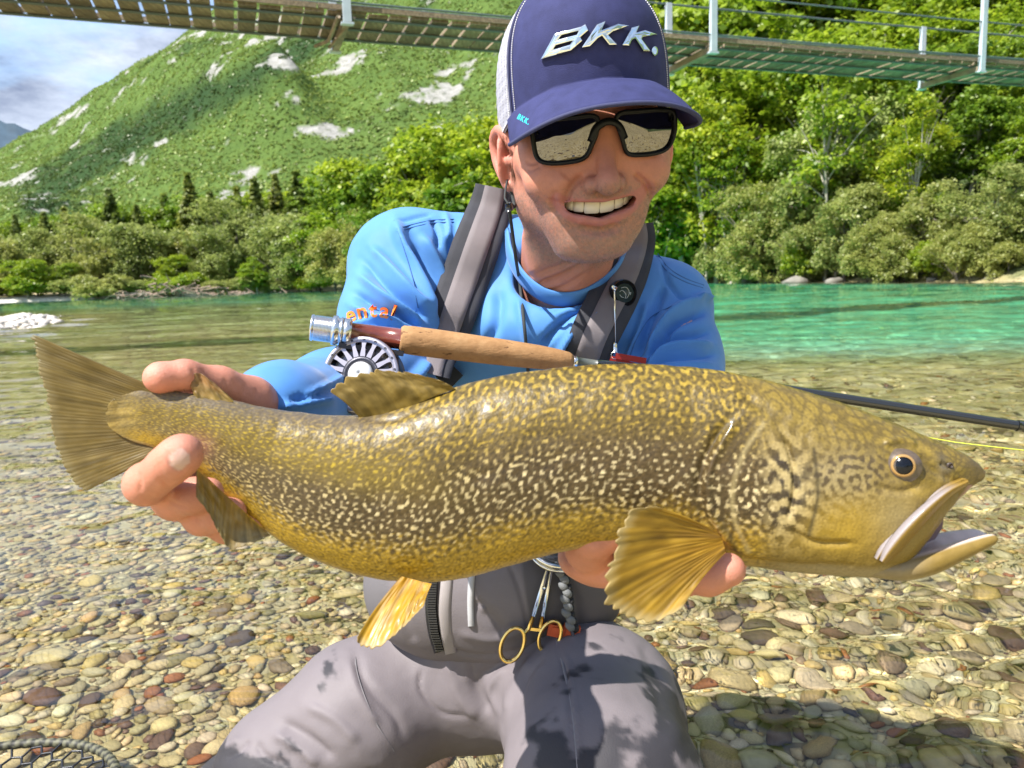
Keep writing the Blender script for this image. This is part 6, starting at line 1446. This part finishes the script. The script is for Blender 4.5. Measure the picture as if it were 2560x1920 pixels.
base = mixc(np.tile(back, (len(fl), 1)), side, sstep(0.25, 0.5, vrel)); base = base * (1 + 0.30 * lowf + 0.16 * fine + 0.10 * tiny)[:, None]
base = mixc(base, (0.175, 0.135, 0.075), 0.7 * tailw)
pat = np.where(vrel < 0.5, lerp(worm, spot, sstep(0.22, 0.46, vrel)), spot); pat = lerp(pat, fine, np.clip(tailw * 1.1 + 0.35 * sstep(0.55, 0.75, vrel) * (x_ < 1150), 0, 1))
thr = np.interp(vrel, [0, 0.2, 0.4, 0.62, 0.78, 1], [0.45, 0.55, 1.05, 0.92, 0.75, 0.6]) + 0.40 * lowf + 0.22 * tiny
m = sstep(thr - 0.38, thr + 0.42, pat + 0.45 * fine) * (0.55 + 0.45 * sstep(-0.8, 1, bigp + 0.5 * lowf))
pc_ = mixc(np.tile(yel, (len(fl), 1)), cream, sstep(0.30, 0.52, vrel) * (1 - 0.55 * tailw)); 
goldband = np.exp(-(((y_ - np.interp(x_, [250, 400, 600, 800, 1000], [885, 905, 960, 1010, 1040])) / 42) ** 2)) * (1 - sstep(750, 1100, x_)); pc_ = mixc(pc_, (0.52, 0.37, 0.03), 0.85 * goldband); base = mixc(base, (0.26, 0.18, 0.025), 0.6 * goldband)
c = mixc(base, 0, 0 * m) * (1 - m[:, None]) + pc_ * m[:, None]
dorsm = np.exp(-((y_ - np.interp(x_, [250, 420, 600, 800, 900], [835, 855, 890, 912, 880])) / 22) ** 2) * (1 - sstep(760, 960, x_)); c = mixc(c, (0.17, 0.135, 0.10), 0.75 * dorsm)
bm_ = sstep(0.66, 0.88, vrel + 0.06 * lowf + 0.03 * spot) * (1 - 0.5 * headw); belly = np.tile(bel, (len(fl), 1)) * (1 + 0.16 * spot * 0.6 + 0.14 * tiny)[:, None]; belly = mixc(belly, (0.60, 0.50, 0.30), 0.55 * sstep(0.93, 1.0, vrel))
c = mixc(c, belly, 0.92 * bm_) if False else c * (1 - 0.92 * bm_[:, None]) + belly * (0.92 * bm_[:, None])
# head
hb_ = np.tile(np.array([0.265, 0.180, 0.036]), (len(fl), 1)); up_ = sstep(1000, 900, y_ - 0.32 * (x_ - 1700)); 
hb_ = mixc(hb_, (0.15, 0.105, 0.026), 0.9 * up_); w_ = 0.8 * sstep(0.05, 1.1, np.abs(head_w) * 0.9 - 0.1 + 0.3 * lowf + 0.1 * tiny); 
hb_ = hb_ * (1 - (w_ * up_ * 0.6)[:, None]) + np.array([0.40, 0.28, 0.045]) * (w_ * up_ * 0.6)[:, None]
chk = blobmask(fl, (1790, 1120), (140, 70)); hb_ = mixc(hb_, (0.46, 0.295, 0.026), 0.70 * np.clip(chk, 0, 1)); snout = sstep(2030, 2110, x_); hb_ = mixc(hb_, (0.13, 0.095, 0.045), 0.85 * snout * sstep(1055, 1015, y_))
hb_ = mixc(hb_, (0.44, 0.36, 0.21), 0.85 * sstep(1196, 1222, y_)); inm_ = sstep(0, 14, (x_ - 1930) * 0.78 + (y_ - 1190) * 0.63 - 16) * (x_ < 2090) * (y_ > 1045); hb_ = mixc(hb_, (0.50, 0.30, 0.28), 0.9 * inm_); hb_ = mixc(hb_, (0.30, 0.26, 0.16), 0.5 * blobmask(fl, (1880, 1100), (60, 60)))
op = np.clip(blobmask(fl, (1632, 1045), (78, 92)) * 1.6, 0, 1); blot = sstep(-0.55, 0.65, bigp + 0.2 + 0.2 * tiny); hop = np.array([0.05, 0.035, 0.022])[None] * (1 - blot[:, None]) + np.array([0.55, 0.43, 0.20])[None] * blot[:, None]; hb_ = hb_ * (1 - op[:, None]) + hop * op[:, None]
wk = np.clip(blobmask(fl, (1785, 1010), (95, 48)) * 1.5, 0, 1) * sstep(-0.3, 0.7, hv2); hb_ = mixc(hb_, (0.060, 0.045, 0.036), 0.75 * wk); wk2 = np.clip(blobmask(fl, (1770, 1020), (80, 55)), 0, 1) * sstep(0.5, 0.1, hv2); hb_ = mixc(hb_, (0.42, 0.36, 0.22), 0.45 * wk2)
ln_ = polydist(fl, [(1712, 960), (1718, 1050), (1704, 1135)])[0]; hb_ = mixc(hb_, (0.06, 0.045, 0.02), 0.8 * np.exp(-(ln_ / 4.5) ** 2)); ln_ = polydist(fl, spline([(1590, 905), (1550, 960), (1526, 1035), (1535, 1112), (1575, 1180)], 20))[0]
gate = headw; c = c * (1 - gate[:, None]) + hb_ * gate[:, None]; c = mixc(c, (0.07, 0.045, 0.015), 0.6 * np.exp(-(ln_ / 6) ** 2)); ln2 = polydist(fl, spline([(1612, 910), (1572, 962), (1548, 1035), (1556, 1108), (1592, 1172)], 20))[0]; c = mixc(c, (0.52, 0.42, 0.20), 0.55 * np.exp(-(ln2 / 5) ** 2))
ey_ = np.linalg.norm(fl - [1946, 1006], axis=1); c = mixc(c, (0.40, 0.28, 0.06), 0.6 * np.exp(-((ey_ - 46) / 8) ** 2)); c = mixc(c, (0.12, 0.12, 0.13), 0.55 * blobmask(fl, (2002, 1000), (18, 22)))
tf = 1 - sstep(238, 342, x_ + 0.15 * np.abs(y_ - 905) + 22 * lowf); c = mixc(c, (0.300, 0.213, 0.060), 0.96 * tf)
c = c * (1 + tf * 0.9 * fbm(np.column_stack([x_ / 70, y_ / 5.5 + 0.02 * x_, 0 * x_]), 3, 57))[:, None]
pink = blobmask(fl, (440, 960), (34, 26)); c = mixc(c, (0.55, 0.22, 0.16), 0.5 * pink)
lum = c.mean(1, keepdims=True); c = np.clip(lum + (c - lum) * 1.02, 0.006, 1); c = np.clip(c * (1 + 0.10 * tiny)[:, None], 0.008, 0.9) * 0.66
t = NT('trout_skin'); t.set(Roughness=0.45); t.b.inputs['Specular IOR Level'].default_value = 0.28; t.b.inputs['Coat Weight'].default_value = 0.22; t.b.inputs['Coat Roughness'].default_value = 0.16
t.base(t.attr('col').outputs['Color']); sc_ = t.node('ShaderNodeTexVoronoi'); sc_.inputs['Scale'].default_value = 520; t.l.new(t.coord(), sc_.inputs['Vector']); t.bump(sc_.outputs['Distance'], 0.12, 0.0012); TSK = t.m
trout = empty('trout', tuple(P(1280, 1440, 0.50))); tag(trout, 'large golden marbled trout held sideways by both hands above the shallow water', 'fish')
tb = obj('body', fv_, fq_, TSK, trout, col=c); TBVH = bvh_of(fv_, fq_)
def tp_(x, y, off=0.0, dflt=0.46):
    q = hit(TBVH, x * KD, y * KD, off); return q if q is not None else P(x * KD, y * KD, dflt)
# lower jaw with the pale inside of the mouth
LJ = np.array([(1820, 1208, 1820, 1236, .55), (1880, 1190, 1885, 1243, .80), (1935, 1172, 1940, 1246, .90), (1990, 1160, 1998, 1232, .86), (2045, 1151, 2056, 1207, .78), (2092, 1144, 2102, 1186, .70), (2124, 1142, 2128, 1175, .54), (2139, 1152, 2139, 1165, .25)], float)
lj = spline(LJ, 90); T2, B2 = lj[:, :2] * KD, lj[:, 2:4] * KD; dl_ = np.interp(T2[:, 0], [2030, 2470], [0.466, 0.442]); ht_ = np.interp(T2[:, 0], [2100, 2200, 2300, 2480], [0.016, 0.026, 0.024, 0.014]) * (0.4 + 0.6 * lj[:, 4])
aa = np.linspace(0, 2 * math.pi, 64, endpoint=False); ca_, sa_ = np.cos(aa), np.sin(aa); sa_ = np.sign(sa_) * np.abs(sa_) ** 0.75
groove = np.where(ca_ > 0.3, (ca_ - 0.3) / 0.7, 0)
q2 = (T2 + B2)[:, None] / 2 + (T2 - B2)[:, None] / 2 * (ca_ - 0.9 * groove * (1 - np.abs(sa_)))[None, :, None]
ljv = CAM + dl_[:, None, None] * (FWD + RGT * ((q2[..., 0:1] - 1280) / FPX) + UPV * ((960 - q2[..., 1:2]) / FPX)) - FWD * (ht_[:, None] * sa_[None])[..., None]
inner = np.repeat(np.ones(90), 64) * np.tile(sstep(0.52, 0.78, ca_), 90); px2 = q2.reshape(-1, 2) / KD
jc = np.tile(np.array([0.24, 0.160, 0.035]), (90 * 64, 1)); jc = mixc(jc, (0.42, 0.35, 0.21), np.tile(sstep(-0.3, -0.9, ca_), 90) * 0.9); jc = mixc(jc, (0.30, 0.24, 0.14), 0.8 * sstep(1990, 1900, px2[:, 0])); jc = mixc(jc, (0.80, 0.66, 0.60), 0.95 * inner)
jc *= (1 + 0.12 * fbm(np.column_stack([px2 / 16, px2[:, :1] * 0]), 3, 3))[:, None]
jc = jc * 0.82
obj('lower_jaw', ljv.reshape(-1, 3), [list(q) for q in grid_faces(90, 64, close_v=True)[:, ::-1]] + [[89 * 64 + j for j in range(64)]], TSK, trout, col=jc)
MO = simple('mouth_lining', (0.30, 0.20, 0.20), 0.35)
mv = np.array([P(a * KD, b * KD, d) for a, b, d in [(1915, 1165, .455), (1960, 1140, .452), (2000, 1112, .450), (2030, 1092, .448), (2040, 1110, .450), (2036, 1140, .452), (2020, 1165, .455), (1970, 1185, .456)]]); mc = mv.mean(0) + FWD * 0.006
obj('mouth_lining', np.concatenate([mv, [mc]]), [[i, (i + 1) % 8, 8] for i in range(8)], MO, trout)
# upper jaw bone
mxp = spline(np.array([(2092, 1040, 8), (2050, 1062, 16), (2005, 1100, 23), (1960, 1146, 27), (1925, 1188, 24), (1906, 1214, 12)], float), 40); V = []; mcol = []
Tm = nrm(np.gradient(mxp[:, :2], axis=0)); Nm = np.stack([-Tm[:, 1], Tm[:, 0]], -1)
mxp[:, 2] *= 0.74; md = np.interp(mxp[:, 0], [1906, 2000, 2092], [0.4265, 0.4240, 0.4260])
for i in range(40):
    for w in np.linspace(-1, 1, 13):
        q = mxp[i, :2] + Nm[i] * w * mxp[i, 2]; V.append(P(q[0] * KD, q[1] * KD, md[i] - 0.0042 * (1 - w * w) + 0.003 * abs(w) ** 3)); tt_ = (w + 1) / 2
        up_side = (Nm[i][1] * w) < 0
        a = np.clip(-np.sign(Nm[i][1]) * w * 0.5 + 0.5, 0, 1) if False else (0.5 - 0.5 * w * np.sign(Nm[i][1])); mcol.append(lerp(np.array([0.30, 0.185, 0.030]), np.array([0.36, 0.32, 0.33]), float(sstep(0.50, 0.66, a)) * float(sstep(2080, 2030, mxp[i, 0]))) * 0.72)
Vn = np.array(V); back_ = Vn + FWD * 0.006; n0 = len(Vn); gf = [list(q) for q in grid_faces(40, 13)]
sides = [[i * 13, (i + 1) * 13, (i + 1) * 13 + n0, i * 13 + n0] for i in range(39)] + [[i * 13 + 12 + n0, (i + 1) * 13 + 12 + n0, (i + 1) * 13 + 12, i * 13 + 12] for i in range(39)]
obj('jaw_bone', np.concatenate([Vn, back_]), gf + [[a + n0 for a in q][::-1] for q in gf] + sides, TSK, trout, col=np.concatenate([mcol, mcol]))
# eye
ec = tp_(1946, 1006, -0.004); en = nrm(CAM - ec + 0.06 * RGT); eu = nrm(UPV - en * (UPV @ en)); er_ = np.cross(eu, en)
def disc(r0, r1, bulge, off, name, mat, parent, n=40, m=8, sx=1.0, dx=0.0):
    V = [ec + en * (off + bulge * (1 - (k_ / (m - 1)) ** 2)) + (er_ * math.cos(a) * sx + eu * math.sin(a)) * lerp(r0, r1, k_ / (m - 1)) + er_ * dx for k_ in range(m) for a in np.linspace(0, 2 * math.pi, n, endpoint=False)]
    return obj(name, V, grid_faces(m, n, close_v=True), mat, parent)
WET = dict(Coat_Weight=0.12, Coat_Roughness=0.05)
eye = disc(0.0, 0.0098, 0.0052, 0.0030, 'eye', simple('eye_ring', (0.095, 0.070, 0.050), 0.25, noise=0.35, nscale=300, **WET), trout, sx=1.08)
disc(0.0050, 0.0064, 0.0010, 0.0066, 'iris', simple('eye_iris', (0.42, 0.25, 0.09), 0.2, 0.3, **WET), eye, dx=0.0004)
disc(0.0, 0.0053, 0.0018, 0.0068, 'pupil', simple('eye_pupil', (0.003, 0.004, 0.007), 0.12, Specular_IOR_Level=0.4), eye, dx=0.0004)
no = MB(); c0 = tp_(2052, 1006, 0.0005); no.tube([c0, c0 - FWD * 0.0012], [0.0020, 0.0012], 10); no.build('nostril', simple('nostril', (0.05, 0.035, 0.03), 0.4), trout)

# fins: rays fan from a base line to a ragged edge
t = NT('trout_fin'); t.set(Roughness=0.5); t.b.inputs['Coat Weight'].default_value = 0.15; t.b.inputs['Coat Roughness'].default_value = 0.2; t.b.inputs['Transmission Weight'].default_value = 0.0
t.base(t.attr('col').outputs['Color']); tr_ = t.node('ShaderNodeBsdfTranslucent'); t.l.new(t.attr('col').outputs['Color'], tr_.inputs['Color']); mxs = t.node('ShaderNodeMixShader'); mxs.inputs[0].default_value = 0.42
t.l.new(t.b.outputs[0], mxs.inputs[1]); t.l.new(tr_.outputs[0], mxs.inputs[2]); t.l.new(mxs.outputs[0], t.out.inputs['Surface']); FIN = t.m
def fin(name, base, edge, db, de, nray, cols, jag=0.03, curl=0.0, seed=1, dark=0.5, thick=0.0012, blot=0.25, tipc=None, streak=0.45):
    rng = np.random.default_rng(seed); nu = nray * 7 + 1; nv = 46; b = spline(np.asarray(base, float), nu); e = spline(np.asarray(edge, float), nu)
    u = np.linspace(0, 1, nu); wr = rng.uniform(0.5, 1.6, nray); ed_ = np.concatenate([[0], np.cumsum(wr) / wr.sum()]); rid = np.clip(np.searchsorted(ed_, u, side='right') - 1, 0, nray - 1); ray = (u - ed_[rid]) / (ed_[rid + 1] - ed_[rid])
    ext = 1 - jag * rng.uniform(0.0, 1.0, nray)[rid] - jag * 0.9 * np.abs(ray - 0.5) * 2 * rng.uniform(0.3, 1, nray)[rid]
    v = np.linspace(0, 1, nv); D0 = np.interp(u, np.linspace(0, 1, len(db)), db); D1 = np.interp(u, np.linspace(0, 1, len(de)), de)
    A = v[None, :] * ext[:, None]; q = b[:, None] * (1 - A[..., None]) + e[:, None] * A[..., None]
    nb2 = np.stack([-(e - b)[:, 1], (e - b)[:, 0]], -1) / (np.linalg.norm(e - b, axis=1, keepdims=True) + 1e-9)
    q = q + nb2[:, None] * (curl * np.sin(math.pi * A) * np.linalg.norm(e - b, axis=1)[:, None])[..., None]
    elen = np.linalg.norm(np.diff(e, axis=0), axis=1).sum() * KD * 0.46 / FPX
    rip = 0.030 * elen / nray * np.cos(2 * math.pi * ray)[:, None] * sstep(0.02, 0.3, v)[None] * (1 - 0.5 * v[None]) + 0.0020 * fbm(np.stack([u[:, None] * 4 + 0 * v[None], v[None] * 2.2 + 0 * u[:, None], 0 * q[..., 0]], -1), 3, seed)
    dd_ = D0[:, None] * (1 - A) + D1[:, None] * A + rip
    W = np.array(CAM + dd_[..., None] * (FWD + RGT * ((q[..., 0:1] * KD - 1280) / FPX) + UPV * ((960 - q[..., 1:2] * KD) / FPX)))
    sub = 0.5 + 0.5 * np.cos(2 * math.pi * (ray[:, None] * (1 + 2.0 * sstep(0.35, 0.8, v)[None])))
    c0_, c1_ = np.array(cols[0]), np.array(cols[1]); noise_ = fbm(np.stack([u[:, None] * nray * 0.7 + 0 * v[None], v[None] * 5 + 0 * u[:, None], 0 * q[..., 0]], -1), 4, seed + 3)
    mix_ = np.clip(v[None] + blot * noise_, 0, 1); cc = c0_ * (1 - mix_[..., None]) + c1_ * mix_[..., None]
    cc = cc * (1 - dark * (1 - sub)[..., None] * 0.55) * (1 + 0.35 * noise_)[..., None] * rng.uniform(1 - 0.35 * streak, 1 + 0.3 * streak, nray)[rid][:, None, None]
    if tipc is not None: tm = sstep(0.86, 0.99, v)[None] * np.ones((nu, 1)); cc = cc * (1 - 0.7 * tm[..., None]) + np.array(tipc) * 0.7 * tm[..., None]
    st_ = fbm(np.stack([u[:, None] * nray * 2.2 + 0 * v[None], v[None] * 1.6 + 0 * u[:, None], 0 * q[..., 0] + seed], -1), 3, seed + 11); cc = cc * (1 + streak * np.clip(st_, -0.9, 0.6))[..., None]
    cc = np.clip(cc, 0.01, 0.9) * 0.84; thv = (thick * (1 - 0.75 * v))[None, :, None]
    Fr, Bk = (W - FWD * thv).reshape(-1, 3), (W + FWD * thv).reshape(-1, 3); n0 = nu * nv; g_ = grid_faces(nu, nv)
    rim = [[i * nv + nv - 1, (i + 1) * nv + nv - 1, (i + 1) * nv + nv - 1 + n0, i * nv + nv - 1 + n0] for i in range(nu - 1)] + [[j, j + 1, j + 1 + n0, j + n0] for j in range(nv - 1)] + [[(nu - 1) * nv + j + n0, (nu - 1) * nv + j + 1 + n0, (nu - 1) * nv + j + 1, (nu - 1) * nv + j] for j in range(nv - 1)]
    return obj(name, np.concatenate([Fr, Bk]), np.concatenate([g_, g_[:, ::-1] + n0, np.array(rim)]), FIN, trout, col=np.concatenate([cc.reshape(-1, 3)] * 2))
fin('tail_fin', [(345, 842), (330, 854), (318, 884), (318, 925), (330, 952), (362, 972)], [(60, 717), (74, 770), (92, 840), (106, 905), (122, 975), (148, 1035), (180, 1064)], [0.4830, 0.4830, 0.4830], [0.470, 0.474, 0.476], 38, [(0.25, 0.175, 0.045), (0.27, 0.195, 0.055)], 0.035, 0.0, 2, 0.08, 0.0016, 0.6, (0.36, 0.29, 0.13), 0.28)
fin('dorsal_fin', [(782, 908), (840, 893), (900, 872), (950, 852), (984, 840)], [(706, 842), (728, 822), (748, 806), (800, 795), (868, 800), (930, 815)], [0.497, 0.494, 0.492], [0.488, 0.486, 0.488], 11, [(0.30, 0.20, 0.03), (0.44, 0.32, 0.11)], 0.10, 0.05, 3, 0.15, 0.0016, 0.35)
fin('adipose_fin', [(424, 858), (450, 866), (478, 868), (506, 868)], [(408, 822), (414, 808), (432, 806), (462, 826)], [0.488, 0.490, 0.492], [0.486, 0.488, 0.490], 5, [(0.36, 0.25, 0.05), (0.46, 0.25, 0.10)], 0.02, 0.0, 4, 0.2, 0.0024)
fin('anal_fin', [(426, 1012), (470, 1055), (520, 1100), (566, 1140)], [(424, 1078), (450, 1112), (492, 1184), (520, 1186), (584, 1158)], [0.452, 0.456, 0.460], [0.436, 0.442, 0.450], 13, [(0.52, 0.30, 0.02), (0.40, 0.31, 0.13)], 0.05, 0.0, 5, 0.12, 0.0014, 0.6)
fin('pelvic_fin', [(866, 1246), (890, 1252), (912, 1258), (932, 1262)], [(766, 1385), (772, 1402), (800, 1404), (838, 1388), (915, 1312)], [0.482, 0.478, 0.474], [0.455, 0.452, 0.462], 13, [(0.56, 0.30, 0.004), (0.60, 0.36, 0.012)], 0.05, 0.03, 6, 0.10, 0.0014, 0.35, (0.50, 0.38, 0.18))
fin('pectoral_fin', [(1548, 1148), (1556, 1160), (1562, 1175), (1566, 1192)], [(1405, 1090), (1346, 1106), (1324, 1175), (1296, 1306), (1345, 1338), (1405, 1348), (1470, 1318)], [0.440, 0.438, 0.436], [0.420, 0.412, 0.416], 17, [(0.38, 0.20, 0.008), (0.50, 0.31, 0.03)], 0.06, 0.03, 7, 0.12, 0.0014, 0.5, (0.52, 0.42, 0.20))
